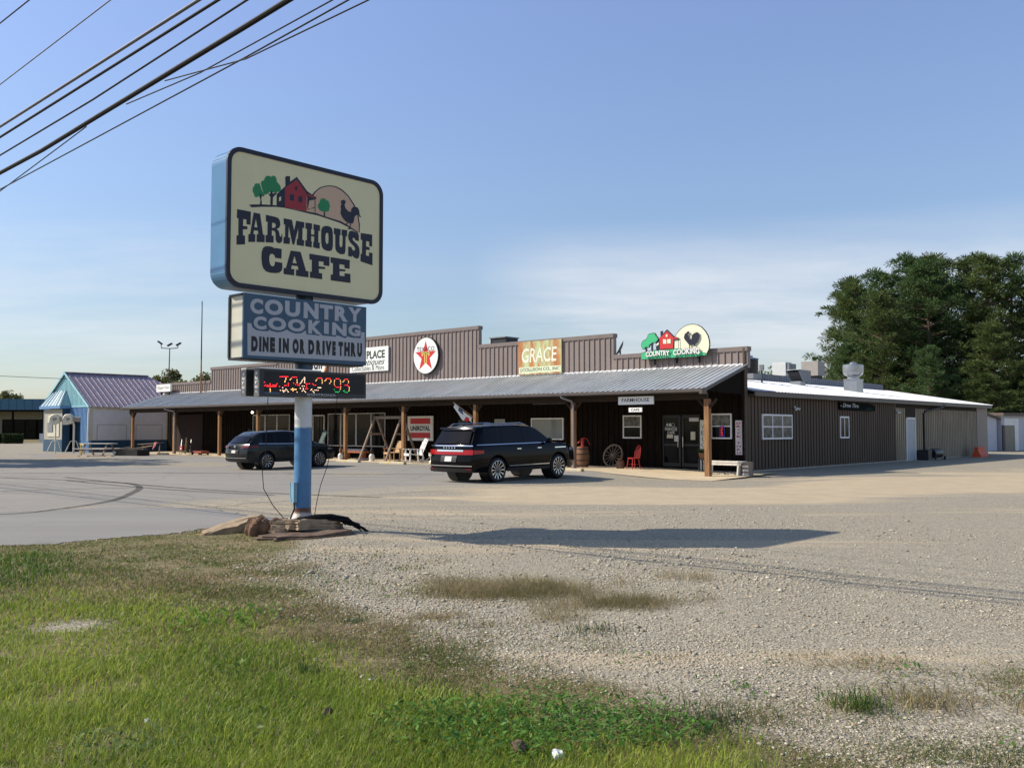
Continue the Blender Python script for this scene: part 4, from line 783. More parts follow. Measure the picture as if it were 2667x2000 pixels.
mb = MB(); mb.shape([[(c[0] - .26, c[1] + .16), (c[0] + .26, c[1] + .16), (c[0] + .26, c[1] + .10), (c[0] + .045, c[1] + .10), (c[0] + .045, c[1] - .38), (c[0] - .045, c[1] - .38), (c[0] - .045, c[1] + .10), (c[0] - .26, c[1] + .10)]], -.140); mb.build('monogram_inlay', mat('olive_green_vinyl', (.14, .26, .03), .5, var=.1), t)
t = fsign('rusty_sign', 'square rusty green and orange enamel sign on the middle parapet step', -.05)
MB().box(-12.12, -9.4, -.06, 0, 4.36, 5.96).build('board', 'rust', t)
mb = MB(); mb.shape([[(-12.08, 4.41), (-9.44, 4.44), (-9.44, 4.72), (-12.08, 4.72)]], -.063); mb.build('white_strip', mat('pale_strip', (.66, .72, .50), .6, var=.1, vs=5, dirt=((.45, .40, .2), .66)), t)
mb = MB(); put_text(mb, 'GRACE', -11.88, -9.68, 4.95, 5.62, -.064, .012, .12); put_text(mb, 'GRACE', -11.89, -9.67, 4.93, 5.63, -.066, .004, .12); mb.build('lettering', 'paleletter', t)
mb = MB(); put_text(mb, 'J.COLLISON CO., INC', -12.0, -9.52, 4.47, 4.67, -.066, .012); mb.build('small_lettering', 'lettergreen', t)
t = fsign('shop_sign', 'white shop sign partly hidden behind the roadside sign, on the tallest parapet step', -.05)
MB().box(-25.35, -21.92, -.07, 0, 5.0, 6.38).build('board', 'whitesign', t)
mb = MB(); put_text(mb, "'S PLACE", -24.35, -22.2, 5.72, 6.2, -.073, .035); put_text(mb, 'Antiques', -24.6, -22.2, 5.25, 5.72, -.074, .006, .45); put_text(mb, 'Collectables & More', -25.15, -22.25, 5.06, 5.34, -.075, .0); mb.build('lettering', 'lettergreen', t)
t = fsign('round_sign', 'white disc sign with an orange rim and navy letters, just above the LED board', -.05)
c = (-28.75, 5.75); mb = MB(); mb.shape([disc(c[0], c[1], 1.13, 1.13)], -.09, .09); mb.build('board', 'whitesign', t)
mb = MB(); mb.shape([disc(c[0], c[1], 1.15, 1.15), disc(c[0], c[1], 1.06, 1.06)], -.096, .09); mb.build('rim', 'orangeletter', t)
mb = MB(); put_text(mb, 'Gulf', c[0] - .82, c[0] + .86, c[1] - .42, c[1] + .38, -.094, .03); mb.build('lettering', 'navy', t)
t = fsign('small_sign', 'small white script sign above the left end of the porch roof', -.35)
MB().box(-48.05, -45.95, -.12, .0, 4.46, 5.0).build('board', 'whitesign', t)
mb = MB(); put_text(mb, 'Ginger Fixin', -47.85, -46.15, 4.60, 4.86, -.123, .0, .3); mb.build('lettering', 'lettergreen', t)
mb = MB(); mb.box(-47.6, -47.5, 0, .1, 4.1, 4.9); mb.box(-46.5, -46.4, 0, .1, 4.1, 4.9); mb.build('bracket', 'darkmetal', t)
# cut-out sign over the entrance
t = fsign('cutout_sign', 'cut-out sign of red farmhouse, green trees and rooster on a moon over the entrance', -.25)
lay = {'cream': ('moon_and_windows', 'ivory'), 'lgreen': ('hill_and_trees', 'lgreen'), 'lred': ('farmhouse', 'lred'), 'navy': ('dark_outline', 'navy')}
RN = ['moon', 'hill', 'tree_crown', 'tree_crown', 'tree_trunk', 'tree_trunk', 'house_side', 'side_window', 'chimney', 'farmhouse', 'house_roof', 'awning', 'house_window', 'house_window', 'attic_window', 'awning_post', 'rooster']
for i, (cn, poly) in enumerate(ROOFTOP):
    back = i in (0, 1, 2, 3, 9); MB().shape([poly], -.004 * (i + 1), .012 if not back else .07).build(RN[i], lay[cn][1], t)
mb = MB()
for i in (0, 1, 2, 3):      # dark edge round the big cut-outs
    p = ROOFTOP[i][1]; cx = sum(q[0] for q in p) / len(p); cz = sum(q[1] for q in p) / len(p); n = len(p); P = []
    for j, q in enumerate(p):
        a, b = Vector(p[j - 1]), Vector(p[(j + 1) % n]); nn = Vector(((b - a).y, -(b - a).x)).normalized(); ar = sum(p[k][0] * p[(k + 1) % n][1] - p[(k + 1) % n][0] * p[k][1] for k in range(n)); nn *= 1 if ar > 0 else -1
        P.append((q[0] + nn.x * .028, q[1] + nn.y * .028))
    mb.shape([P], -.0015 * (i + 1), .06)
mb.build('dark_edge', mat('dark_edge', (.02, .035, .03), .5), t)
mb = MB()
def txt_line(mb, s, x0, z0, x1, z1, h, y, bold):
    v, f, a, b, c_, d_ = text_geo(s, bold); P = []
    for p in v:
        k = (p[0] - a) / (b - a); P.append((x0 + (x1 - x0) * k, y, z0 + (z1 - z0) * k + h * (p[1] - c_) / (d_ - c_)))
    mb.add(P, f, False)
X0, Z0 = ROOFTOP[1][1][0][0], ROOFTOP[1][1][-1][1]
zt = ROOFTOP[1][1][3][1]
gx = [p[0] for p in ROOFTOP[1][1]]; x0, x1 = min(gx), max(gx)
mb2 = MB(); put_text(mb2, 'COUNTRY', x0 + .27, x0 + 1.52, Z0 + .05, Z0 + .31, -.075, .075, 0, 1, .03); put_text(mb2, 'COOKING', x0 + 1.66, x0 + 2.98, Z0 + .05, Z0 + .32, -.075, .075, 0, 1, .03); mb2.build('letter_shadow', 'letterblack', t)
put_text(mb, 'COUNTRY', x0 + .29, x0 + 1.50, Z0 + .07, Z0 + .30, -.08, .035, 0, 1, .03); put_text(mb, 'COOKING', x0 + 1.68, x0 + 2.96, Z0 + .07, Z0 + .31, -.08, .035, 0, 1, .03); mb.build('lettering', 'white', t)
mb = MB(); [mb.box(x - .03, x + .03, .06, .2, 4.5, 5.0) for x in (x0 + .6, x0 + 1.7, x0 + 2.8)]; mb.build('bracket', 'darkmetal', t)
# under the porch
t = fsign('striped_sign', 'white tin sign with two red bars on the dark boards behind the white rocking chair', -.09)
MB().box(-20.22, -18.2, -.05, 0, 1.1, 2.42).build('board', 'whitesign', t)
mb = MB(); mb.box(-20.0, -18.40, -.053, -.049, 2.0, 2.30); mb.box(-20.0, -18.40, -.053, -.049, 1.24, 1.53); mb.build('red_bar', 'lred', t)
mb = MB(); put_text(mb, 'UNIROYAL', -19.98, -18.42, 1.63, 1.90, -.054, .04); mb.build('lettering', 'letterblack', t)
t = thing('hanging_sign', 'long white FARMHOUSE board hanging under the porch beam', 'sign', W(0, -3.06, 0), FR)
MB().box(-4.00, -2.31, -.03, .03, 2.71, 3.03).build('board', 'whitesign', t); mb = MB(); put_text(mb, 'FARMHOUSE', -3.82, -2.50, 2.82, 2.96, -.033, .01); mb.build('lettering', 'letterblack', t)
t = thing('hanging_sign', 'small white CAFE board hung on two chains below the longer board', 'sign', W(0, -3.06, 0), FR)
MB().box(-3.49, -2.86, -.025, .025, 2.41, 2.585).build('board', 'whitesign', t); mb = MB(); put_text(mb, 'CAFE', -3.38, -2.97, 2.45, 2.545, -.028, .02); mb.build('lettering', 'letterblack', t)
mb = MB(); mb.cyl((-3.45, 0, 2.58), (-3.45, 0, 2.72), .008, None, 6); mb.cyl((-2.9, 0, 2.58), (-2.9, 0, 2.72), .008, None, 6); mb.build('chain', 'darkmetal', t)
t = thing('dark_sign', 'unlit dark signboard with a pale frame high under the porch above the big blind window', 'sign', W(0, -2.2, 0), FR)
MB().box(-9.3, -7.5, -.03, .03, 2.86, 3.2).build('board', 'darkmetal', t); mb = MB(); mb.box(-9.33, -9.28, -.04, .04, 2.86, 3.2); mb.box(-9.33, -7.5, -.045, .04, 2.83, 2.859); mb.build('frame', mat('dull_frame', (.12, .12, .12), .5), t)
t = thing('welcome_board', 'tall white board reading WELCOME downwards beside the entrance doors', 'sign', W(1.66, -.40, 0), FR)
MB().box(-.17, .17, 0, .03, .06, 2.10).build('board', mat('welcome_white', (.60, .62, .58), .6, var=.08), t); mb = MB()
for k, ch in enumerate('WELCOME'): put_text(mb, ch, -.11 if ch != 'L' else -.08, .11 if ch != 'L' else .1, 1.72 - k * .243, 1.90 - k * .243, -.003, -.01)
mb.build('lettering', 'lettergreen', t)
t = fsign('drive_thru_sign', 'narrow white upright DRIVE THRU sign in red letters at the corner of the building', -.05)
MB().box(-.39, .0, -.03, 0, .70, 2.08).build('board', mat('drive_white', (.62, .60, .66), .5, var=.05), t); mb = MB()
for k, ch in enumerate('DRIVE THRU'):
    if ch != ' ': put_text(mb, ch, -.34 if ch != 'I' else -.26, -.16 if ch != 'I' else -.22, 1.90 - k * .132 + .02, 1.985 - k * .132 + .02, -.033, .03)
mb.build('lettering', 'letterred', t); mb = MB()
for k, ch in enumerate('PLEASE DO NOT PARK'):
    if ch != ' ': put_text(mb, ch, -.095, -.045, 1.95 - k * .071, 1.995 - k * .071, -.033, .01)
mb.build('small_lettering', 'letterblack', t)
t = thing('awning_sign', 'dark green Drive Thru signboard with pale script on the side wall', 'sign', W(0, 0, 0) - U * .06, SR)
mb = MB(); mb.shape([[(8.95, 2.63), (13.3, 2.63), (13.3, 2.88), (12.6, 2.98), (8.95, 3.0)]], -.06, .06); mb.build('board', mat('green_black', (.003, .006, .006), .9, var=.3, spec=.1), t)
mb = MB(); put_text(mb, '- Drive Thru', 9.05, 11.2, 2.76, 2.95, -.064, .01, .4); mb.build('lettering', 'lettergrey', t)
mb = MB(); mb.shape([[(11.9, 2.65), (12.4, 2.8), (12.8, 2.76), (13.1, 2.65)]], -.063); mb.build('painted_mark', mat('faded_green', (.006, .022, .018), .8, spec=.1), t)
t = thing('neon_sign', 'red upright OPEN sign glowing in the window right of the brown corner post', 'neon sign', W(1.0, -.078, 0), FR)
mb = MB(); [put_text(mb, ch, -.05, .05, 1.74 - k * .095, 1.815 - k * .095, -.01, .03) for k, ch in enumerate('OPEN')]; mb.build('lettering', 'neonred', t)
mb = MB(); mb.shape([rrect(-.12, .12, 1.41, 1.85, .05), rrect(-.10, .10, 1.43, 1.83, .05)], -.008, .006); mb.build('tube', 'neonblue', t)
# ---------------------------------------------------------------- the roadside pole sign (local x = towards the building side, seen face = -y)
PS = Vector((-3.51, 15.70, 0))
t = thing('pole_sign', 'tall roadside cafe sign with a cream face, message panel and LED board on one pole', 'sign', PS, SR)
m = bpy.data.materials.new('sign_pole'); nt, b, out = _nodes(m); tc = node(nt, 'ShaderNodeTexCoord'); sx = node(nt, 'ShaderNodeSeparateXYZ'); nt.links.new(tc.outputs['Object'], sx.inputs[0])
zz = mth(nt, 'ADD', sx.outputs[2], mth(nt, 'MULTIPLY', mth(nt, 'SUBTRACT', noise(nt, tc.outputs['Object'], 9, 4), .5), .07))
cr = ramp(nt, mth(nt, 'DIVIDE', zz, 4.0), [(.0, (.55, .52, .45)), (.085, (.50, .44, .36)), (.092, (.13, .045, .02)), (.106, (.10, .035, .02)), (.112, (.06, .19, .37)), (.44, (.06, .19, .37)), (.444, (.62, .63, .62)), (.60, (.60, .61, .60)), (.66, (.035, .09, .16)), (1, (.035, .09, .16))])
nt.links.new(mix(nt, .18, cr, ramp(nt, noise(nt, tc.outputs['Object'], 5, 5), [(.3, (.05, .07, .09)), (.7, (.7, .75, .8))]), 'OVERLAY'), b.inputs['Base Color']); b.inputs['Roughness'].default_value = .42; M['sign_pole'] = m
MB().lathe([(.30, .14), (.29, .20), (.20, .27), (.150, .33), (.143, .40), (.143, 3.98)], 28).build('pole', 'sign_pole', t)
# main cabinet
ol = rrect(-1.63, 1.455, 3.965, 6.15, .24, 8)
cab = MB().shape([ol], -.235, .455).build('cabinet', 'cabblue', t)
MB().shape([rrect(-1.585, 1.41, 4.01, 6.105, .20, 8)], -.262, .02).build('face', 'cream', cab)
MB().shape([rrect(-1.645, 1.47, 3.95, 6.165, .25, 8), rrect(-1.575, 1.40, 4.02, 6.095, .19, 8)], -.278, .045).build('face_trim', 'navy', cab)
mb = MB(); [mb.shape(l, -.2665) for l in LETTERS]; mb.build('lettering', 'navy', cab)
em = MB(); names = ['navy', 'green', 'red', 'peach', 'cream']
for i, (cn, poly) in enumerate(EMBLEM): em.m = names.index(cn); em.shape([poly], -.2632 - .00016 * i)
em.build('farmhouse_emblem', names, cab)
MB().shape([rrect(-1.585, 1.41, 4.01, 6.105, .20, 8)], .221, .02).build('rear_face', 'cream', cab)
# message panel
bx = MB(); bx.box(-1.34, 1.05, -.262, .10, 2.86, 3.84); pb = bx.build('panel_box', 'creamside', t)
mb = MB(); y0, y1 = -.285, .11
for z in (2.83, 3.835): mb.box(-1.36, 1.07, y0 + .03, y1, z, z + .035)
mb.box(-1.365, -1.335, y1 - .03, y1 + .01, 2.865, 3.835); mb.build('panel_edge', 'black', pb)
pp = MB().box(-1.345, 1.085, -.30, -.265, 2.85, 3.875).build('message_panel', 'signblue', t)
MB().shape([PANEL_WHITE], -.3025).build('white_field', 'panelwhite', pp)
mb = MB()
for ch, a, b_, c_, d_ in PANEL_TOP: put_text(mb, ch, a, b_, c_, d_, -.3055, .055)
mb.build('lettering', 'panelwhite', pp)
mb = MB()
for ch, a, b_, c_, d_ in PANEL_LOW: put_text(mb, ch, a, b_, c_, d_, -.3045, .085 if ch != 'I' else .0)
mb.build('black_lettering', 'letterblack', pp)
# LED boards, back to back with a gap
for nm, ya, yb in (('led_board', -.22, -.07), ('led_board', .16, .31)):
    lb = MB().box(-.985, 1.155, ya, yb, 2.275, 2.705).build(nm, 'ledcase', t)
    MB().box(-1.0, -.984, ya + .004, yb - .004, 2.265, 2.715).build('side_panel', 'ledside', lb); MB().box(-1.0, .2, ya, yb, 2.7065, 2.728).build('white_cap', 'white', lb)
    mb = MB(Matrix.Translation((-1.0, (ya + yb) / 2, 0)) @ Matrix.Rotation(rad(-90), 4, 'Z'))
    for k, ch in enumerate('gurum'): put_text(mb, ch, -.032, .032, 2.61 - k * .073, 2.655 - k * .073, -.003, .02)
    mb.build('side_lettering', 'white', lb)
    if ya < 0:
        MB().box(-.90, 1.12, ya - .004, ya, 2.345, 2.665).build('screen', 'ledscreen', lb)
        dm = MB(); order = ['R', 'Y', 'W', 'G']
        for cn, x, z in DOTS: dm.m = order.index(cn); dm.shape([disc(x, z, .0105, .0050, 8)], ya - .0075)
        dm.build('led_dots', order, lb)
        mb = MB(); put_text(mb, 'SIGNTRONIX', -.09, .50, 2.295, 2.335, ya - .004, .005); mb.build('maker_lettering', 'lettergrey', lb)
        MB().box(-.90, -.62, ya - .003, ya, 2.30, 2.335).build('maker_label', 'signblue', lb)
mb = MB(); mb.box(-.215, -.145, -.06, .06, .53, .86); jb = mb.build('junction_box', mat('box_blue_grey', (.20, .36, .46), .45, var=.15), t)
mb = MB(); mb.tube([(-.18, -.02, .53), (-.18, -.03, .42), (-.27, -.06, .28), (-.33, -.12, .22)], .014, 6); mb.build('conduit', 'black', jb)
t2 = thing('stray_wire', 'thin dark wire sagging from under the LED board to the rocks left of the pole', 'wire', PS + Vector((-.55, -.1, 0)))
MB().tube([Vector(p) - PS - Vector((-.55, -.1, 0)) for p in ((-4.06, 15.52, 2.27), (-4.11, 15.6, 1.34), (-4.16, 15.6, 1.02), (-4.12, 15.55, .75), (-3.95, 15.5, .48), (-3.76, 15.5, .26))], .007, 5).build('wire', 'cable', t2)
t2 = thing('stray_wire', 'thin dark wire curving down to the rocks right of the pole', 'wire', PS + Vector((.4, -.1, 0)))
MB().tube([Vector(p) - PS - Vector((.4, -.1, 0)) for p in ((-2.92, 15.6, 2.28), (-3.0, 15.6, 1.5), (-3.08, 15.6, 1.12), (-3.19, 15.6, .8), (-3.25, 15.58, .5), (-3.27, 15.5, .27))], .006, 5).build('wire', 'cable', t2)
# rocks round the foot of the pole
def rock_mesh(name, m, sx, sy, sz, seed, flat=True, sub=3):
    bm = bmesh.new(); bmesh.ops.create_cube(bm, size=1); bmesh.ops.subdivide_edges(bm, edges=bm.edges, cuts=7, use_grid_fill=True)
    r = random.Random(seed); ph = [r.uniform(0, 6) for _ in range(9)]
    for v in bm.verts:
        p = v.co.copy()
        if not flat: p = p.lerp(p.normalized() * .62, .72)
        a = math.atan2(p.y, p.x); k = .96 + .12 * math.sin(2 * a + ph[0]) + .13 * math.sin(3 * a + ph[1]) + .10 * math.sin(5 * a + ph[7]) + .06 * math.sin(9 * a + ph[2])
        n = .05 * math.sin(9 * p.x + ph[3]) * math.sin(8 * p.y + ph[4]) + .04 * math.sin(17 * p.x + 13 * p.y + ph[5]) + r.uniform(-.025, .025)
        led = .07 * math.sin(p.z * 9 + ph[6] + 4 * a)
        v.co = Vector((p.x * k * (1 + led) * sx, p.y * k * (1 + led) * sy, (p.z + n) * sz))
    bmesh.ops.triangulate(bm, faces=bm.faces); me = bpy.data.meshes.new(name); bm.to_mesh(me); bm.free(); me.materials.append(M[m])
    return me
def slab_mesh(name, m, sx, sy, sz, seed):
    r = random.Random(seed); n = 19; mb = MB(); base = []
    for i in range(n):
        a = 2 * math.pi * (i + r.uniform(-.35, .35)) / n; q = (abs(math.cos(a)) ** 2.4 + abs(math.sin(a)) ** 2.4) ** (-1 / 2.4) * r.uniform(.74, 1.10)
        base.append((q * math.cos(a) * sx / 2, q * math.sin(a) * sy / 2))
    L = 6; z = -sz / 2; rings = []
    for k in range(L):
        h = sz / L * r.uniform(.6, 1.4); f = 1 + r.uniform(-.07, .05) - (.05 if k == L - 1 else 0)
        ring = [(x * f + r.uniform(-.018, .018), y * f + r.uniform(-.018, .018)) for x, y in base]
        for zz in (z, z + h): rings.append([(x, y, zz + r.uniform(-.006, .006)) for x, y in ring])
        z += h
    vs = [p for q in rings for p in q]
    mb.add(vs, [(i * n + j, i * n + (j + 1) % n, (i + 1) * n + (j + 1) % n, (i + 1) * n + j) for i in range(len(rings) - 1) for j in range(n)], False)
    top = rings[-1]; mid = [(x * .55, y * .55, zz + r.uniform(-.004, .014)) for x, y, zz in top]; c_ = (0, 0, sum(p[2] for p in top) / n + .006)
    mb.add(top + mid + [c_], [(j, (j + 1) % n, n + (j + 1) % n, n + j) for j in range(n)] + [(n + j, n + (j + 1) % n, 2 * n) for j in range(n)], False)
    me = bpy.data.meshes.new(name); me.from_pydata(mb.v, [], mb.f); me.materials.append(M[m]); return me
def rock(name, label, m, loc, size, seed, rot, flat=True):
    o = bpy.data.objects.new(name, slab_mesh(name, m, *size, seed) if flat else rock_mesh(name, m, *size, seed, flat)); COL.objects.link(o); o.location = loc; o.rotation_euler = rot
    return tag(o, label, 'rock')
rock('stone_slab', 'dark flat stone slab lying lowest in front of the sign pole', 'rock', (-3.26, 14.86, .06), (1.55, .85, .13), 3, (rad(2), rad(-2), rad(40)))
rock('stone_slab', 'lighter tan stone slab stacked on the dark one at the pole foot', 'rocktan', (-3.3, 15.18, .20), (1.05, .62, .14), 5, (rad(-3), rad(2), rad(38)))
rock('stone_block', 'squarish pale stone block under the left of the tan slab', 'rocktan', (-3.68, 14.98, .12), (.36, .34, .22), 8, (0, rad(4), rad(30)))
rock('boulder', 'rough reddish brown boulder left of the pole', 'rockred', (-4.06, 15.02, .14), (.33, .30, .33), 9, (.2, .1, .5), False)
rock('stone_slab', 'long thin slab tilted up out of the grass left of the boulder', 'rocktan', (-4.62, 15.55, .12), (1.15, .34, .13), 12, (rad(10), rad(-15), rad(32)))
rock('stone_block', 'small dark stone tucked behind the boulder', 'rock', (-3.75, 15.35, .17), (.28, .22, .2), 14, (.3, .2, .2), False)
mb = MB(); r = random.Random(4)
for k in range(26):
    a = r.uniform(-.1, .1); y = r.uniform(-.16, .16); z = r.uniform(.0, .10); x1 = r.uniform(.45, 1.0)
    mb.tube([(-.42 + r.uniform(-.1, .2), y - .12, .0 + z * .3), (-.15, y * 1.2 + a - .1, .02 + z * .7), (.12, y + a - .06, .03 + z * .8), (.34 + r.uniform(-.1, .1), y * .9 - .06, .02 + z * .6), (x1 * .75, y * .7 - .06, -.06 + z * .4 - .08 * (x1 > .8))], .012, 5)
o = mb.build('cable_bundle', 'cable', None, (-3.08, 15.34, .25)); o.rotation_euler = (0, rad(3), rad(8)); tag(o, 'heap of black cables draped over the rocks right of the pole foot', 'cables')
# ---------------------------------------------------------------- overhead lines (parallel to the shop front, about six metres up)
def line(name, label, pts, r, m='cable', ext=(38, 24), sag=0.0):
    p, q = Vector(pts[0]), Vector(pts[-1]); a = (p - q); h = Vector((a.x, a.y, 0)).normalized(); sl = a.z / Vector((a.x, a.y)).length
    P = [p + h * e + Vector((0, 0, sl * e * .3 + .00035 * e * e)) for e in (ext[0], ext[0] * .6, ext[0] * .3, ext[0] * .12)] if ext[0] else []
    P += [Vector(v) for v in pts]
    if ext[1]: P += [q - h * e + Vector((0, 0, -sl * e * .4 + .0006 * e * e)) for e in (ext[1] * .15, ext[1] * .4, ext[1])]
    o = MB().tube(P, r, 8).build(name, m); tag(o, label, 'cable', 'overhead lines crossing the sky'); return o
line('overhead_cable', 'short piece of cable crossing only the extreme upper left corner', [(-8.61, 15.37, 8.54), (-7.67, 14.52, 8.55)], .011)
line('overhead_cable', 'thin cable second from the upper left corner, well apart from the rest', [(-8.55, 15.32, 7.48), (-5.51, 12.55, 7.63)], .009, 'cablegrey')
line('overhead_cable', 'pale silvery twisted cable above the dark thick ones', [(-8.51, 15.29, 6.76), (-3.78, 10.98, 6.88)], .021, 'cablegrey')
line('overhead_cable', 'plain dark cable just under the silvery twisted one', [(-8.50, 15.28, 6.58), (-3.44, 10.67, 6.74)], .019)
line('overhead_cable', 'slim dark cable midway between the plain dark one and the thick bundle', [(-8.49, 15.27, 6.27), (-5.9, 12.91, 6.36), (-2.99, 10.27, 6.55)], .013)
line('overhead_cable', 'thickest dark bundle of lashed cables with a splice', [(-8.47, 15.25, 5.97), (-7.18, 14.08, 6.0), (-5.8, 12.83, 6.09), (-4.35, 11.5, 6.17), (-3.0, 10.27, 6.25), (-1.79, 9.17, 6.33)], .031)
line('overhead_cable', 'fine wire leaving the thick bundle near its middle and rising to the right', [(-5.12, 12.2, 6.05), (-3.72, 10.93, 5.98), (-1.79, 9.17, 6.05)], .008, ext=(0, 24))
line('overhead_cable', 'fine wire lowest of the lines, running alone under the thick bundle', [(-8.46, 15.24, 5.69), (-2.98, 10.26, 5.90), (-1.61, 9.01, 5.97)], .009)
line('overhead_cable', 'fine wire splitting from the bundle beside the crossing point of the thin lines', [(-4.35, 11.5, 6.10), (-2.98, 10.26, 5.88), (-1.37, 8.79, 5.87)], .008, ext=(0, 24))
line('overhead_cable', 'fine wire dropping from the bundle to the left edge of the view', [(-8.46, 15.24, 5.66), (-6.66, 13.61, 5.93), (-6.03, 13.03, 6.02)], .008, ext=(30, 0))
# ---------------------------------------------------------------- cars (local x forward, y left, origin on the ground midway between the axles)
def itp(tab): xs = [p[0] for p in tab]; ys = [p[1] for p in tab]; return lambda x: float(np.interp(x, xs, ys))
def wheel(root, x, y, r, wdt, side, spokes, rim_m, spw, rr=.70):
    s = 1 if side > 0 else -1     # outer side direction along y
    mb = MB(); mb.lathe([(r * rr, -wdt / 2), (r * .93, -wdt / 2), (r, -wdt * .36), (r, wdt * .36), (r * .93, wdt / 2), (r * rr, wdt / 2), (r * rr, -wdt / 2)], 36, (0, 0, 0), 'y')
    w_ = mb.build('wheel', 'rubber', root, (x, y, r))
    mb = MB(); q = r * rr
    mb.lathe([(q, -s * wdt * .5), (q * .96, s * wdt * .10), (q * .95, s * wdt * .12), (0.02, s * wdt * .10)], 36, (0, 0, 0), 'y'); mb.build('brake_well', 'black', w_)
    mb = MB(); mb.lathe([(q * 1.0, s * wdt * .30), (q * 1.005, s * wdt * .52), (q * .965, s * wdt * .53), (q * .95, s * wdt * .30)], 40, (0, 0, 0), 'y')
    for k in range(spokes):
        a = 2 * math.pi * k / spokes; ca, sa = math.cos(a), math.sin(a); hw = spw
        P = []
        for rad_, hh, yy in ((q * .34, hw * .42, wdt * .44), (q * .94, hw, wdt * .50)):
            for e in (-1, 1):
                for yo in (0, -.03): P.append((ca * rad_ - sa * hh * e, s * (yy + yo), sa * rad_ + ca * hh * e))
        mb.add(P, [(0, 4, 6, 2), (1, 3, 7, 5), (0, 1, 5, 4), (2, 6, 7, 3)], False)
    mb.build('rim', rim_m, w_); mb = MB(); mb.lathe([(q * .36, s * wdt * .36), (q * .34, s * wdt * .44), (q * .14, s * wdt * .47), (0, s * wdt * .47)], 20, (0, 0, 0), 'y'); mb.build('hub_cap', 'alloydark', w_)
def car(root, P):
    xr, xf, hw = P['xr'], P['xf'], P['hw']; wb = P['wb'] / 2; R = P['r'] + .055
    roof, belt, sill = itp(P['roof']), itp(P['belt']), P['sill']
    gw = itp(P['gw']); tail = itp(P['tail']); nose = itp(P['nose'])
    xs = sorted(set(list(np.linspace(xr, xf, 44)) + [sx * wb + R * math.cos(a) for sx in (-1, 1) for a in np.linspace(0, math.pi, 15)]))
    def arch(x):
        z = sill(x) if callable(sill) else sill
        for sx in (-wb, wb):
            if abs(x - sx) < R: z = max(z, P['r'] + math.sqrt(R * R - (x - sx) ** 2) * .98)
        return z
    def plan(x):
        u = max(0, (xr + .55 - x) / .55); u2 = max(0, (x - (xf - .8)) / .8); return hw * (1 - .075 * u ** 2.2 - .17 * u2 ** 2.2)
    def sect(x):
        w_, b, rf, zb = plan(x), belt(x), roof(x), arch(x); g = gw(x)
        rows = [(w_ * .955, zb), (w_ * .985, max(zb + .02, sill + .12)), (w_, max(zb + .04, .58)), (w_ * 1.0, max(zb + .06, .80)), (w_ * .985, b - .06), (w_ * .96, b)]
        top = max(rf, b + .004); hg = top - b
        rows += [(w_ * (.945), b + .03 * min(1, hg * 3)), (w_ * (.945 + (g - .945) * .5), b + hg * .46), (w_ * g, b + hg * .86), (w_ * (g - .035), b + hg * .935), (w_ * (g - .12), b + hg * .98), (w_ * g * .45, top - .003), (0, top)]
        return rows
    def shift(x, z):
        k = max(0, min(1, (xr + .75 - x) / .75)); k2 = max(0, min(1, (x - (xf - .6)) / .6)); return x + tail(z) * k - nose(z) * k2
    V_, n = [], 0
    for x in xs:
        rs = sect(x); n = len(rs)
        V_.append([(shift(x, z), -y, z) for y, z in rs] + [(shift(x, z), y, z) for y, z in rs[::-1][1:]])
    m_ = len(V_[0]); mb = MB(); vs = [p for r_ in V_ for p in r_]
    mb.add(vs, [(i * m_ + j, (i + 1) * m_ + j, (i + 1) * m_ + j + 1, i * m_ + j + 1) for i in range(len(xs) - 1) for j in range(m_ - 1)], True)
    # rear and front closing faces, bulged
    def rx(y, z): u = abs(y) / hw; return xr + tail(z) - P['bulge'] * (1 - u ** 2.4)
    def cap(row, sgn):
        rs = [(p[1], p[2]) for p in row[:n]]; C = [-1, -.75, -.4, 0, .4, .75, 1]; cv = []
        for (y, z), p in zip(rs, row[:n]):
            for c_ in C: cv.append((p[0] + sgn * P['bulge'] * ((1 - abs(c_ * y / hw) ** 2.4) - (1 - abs(y / hw) ** 2.4)), -y * c_ * -1, z))
        k = len(C); fs = [(i * k + j, i * k + j + 1, (i + 1) * k + j + 1, (i + 1) * k + j) for i in range(n - 1) for j in range(k - 1)]
        mb.add(cv, fs if sgn < 0 else [f[::-1] for f in fs], True)
    cap(V_[0], -1); cap(V_[-1], 1)
    mb.build('body', P['paint'], root, sharp=28)
    def side(nm, m, xa, xb_, za, zb, off, nx=8, sl=None):      # strip following the flank, both sides; za/zb functions of x
        for sg in (-1, 1):
            mbs = MB(); pts = []
            for i in range(nx + 1):
                x = xa + (xb_ - xa) * i / nx
                rs = sect(x)
                for z in (za(x), zb(x)):
                    ys = float(np.interp(z, [q[1] for q in rs], [q[0] for q in rs])); xx = shift(x, z) + (sl(z) if sl else 0)
                    pts.append((xx, sg * (ys + off), z))
            f = [(2 * i, 2 * i + 2, 2 * i + 3, 2 * i + 1) for i in range(nx)]
            mbs.add(pts, f if sg < 0 else [q[::-1] for q in f], True)
            # thin rim so the pane has thickness
            mbs.build(nm, m, root, sharp=0)
    gt = lambda x: belt(x) + (max(roof(x), belt(x)) - belt(x)) * .84
    for xa, xb_ in P['panes']: side('window', 'carglass', xa, xb_, lambda x: belt(x) + .035, gt, .006, 10)
    side('chrome_strip', P.get('strip', 'chrome'), P['panes'][0][0] - P.get('se', .1), P['panes'][-1][1], lambda x: belt(x) + .004, lambda x: belt(x) + .030, .010, 14)
    if P.get('low'): side('sill_strip', 'chrome', -wb + R + .1, wb - R - .05, lambda x: P['low'], lambda x: P['low'] + .035, .016, 6)
    side('sill_cladding', 'carplastic', -wb + R, wb - R, lambda x: sill - .02, lambda x: sill + P.get('clad', .09), .008, 6)
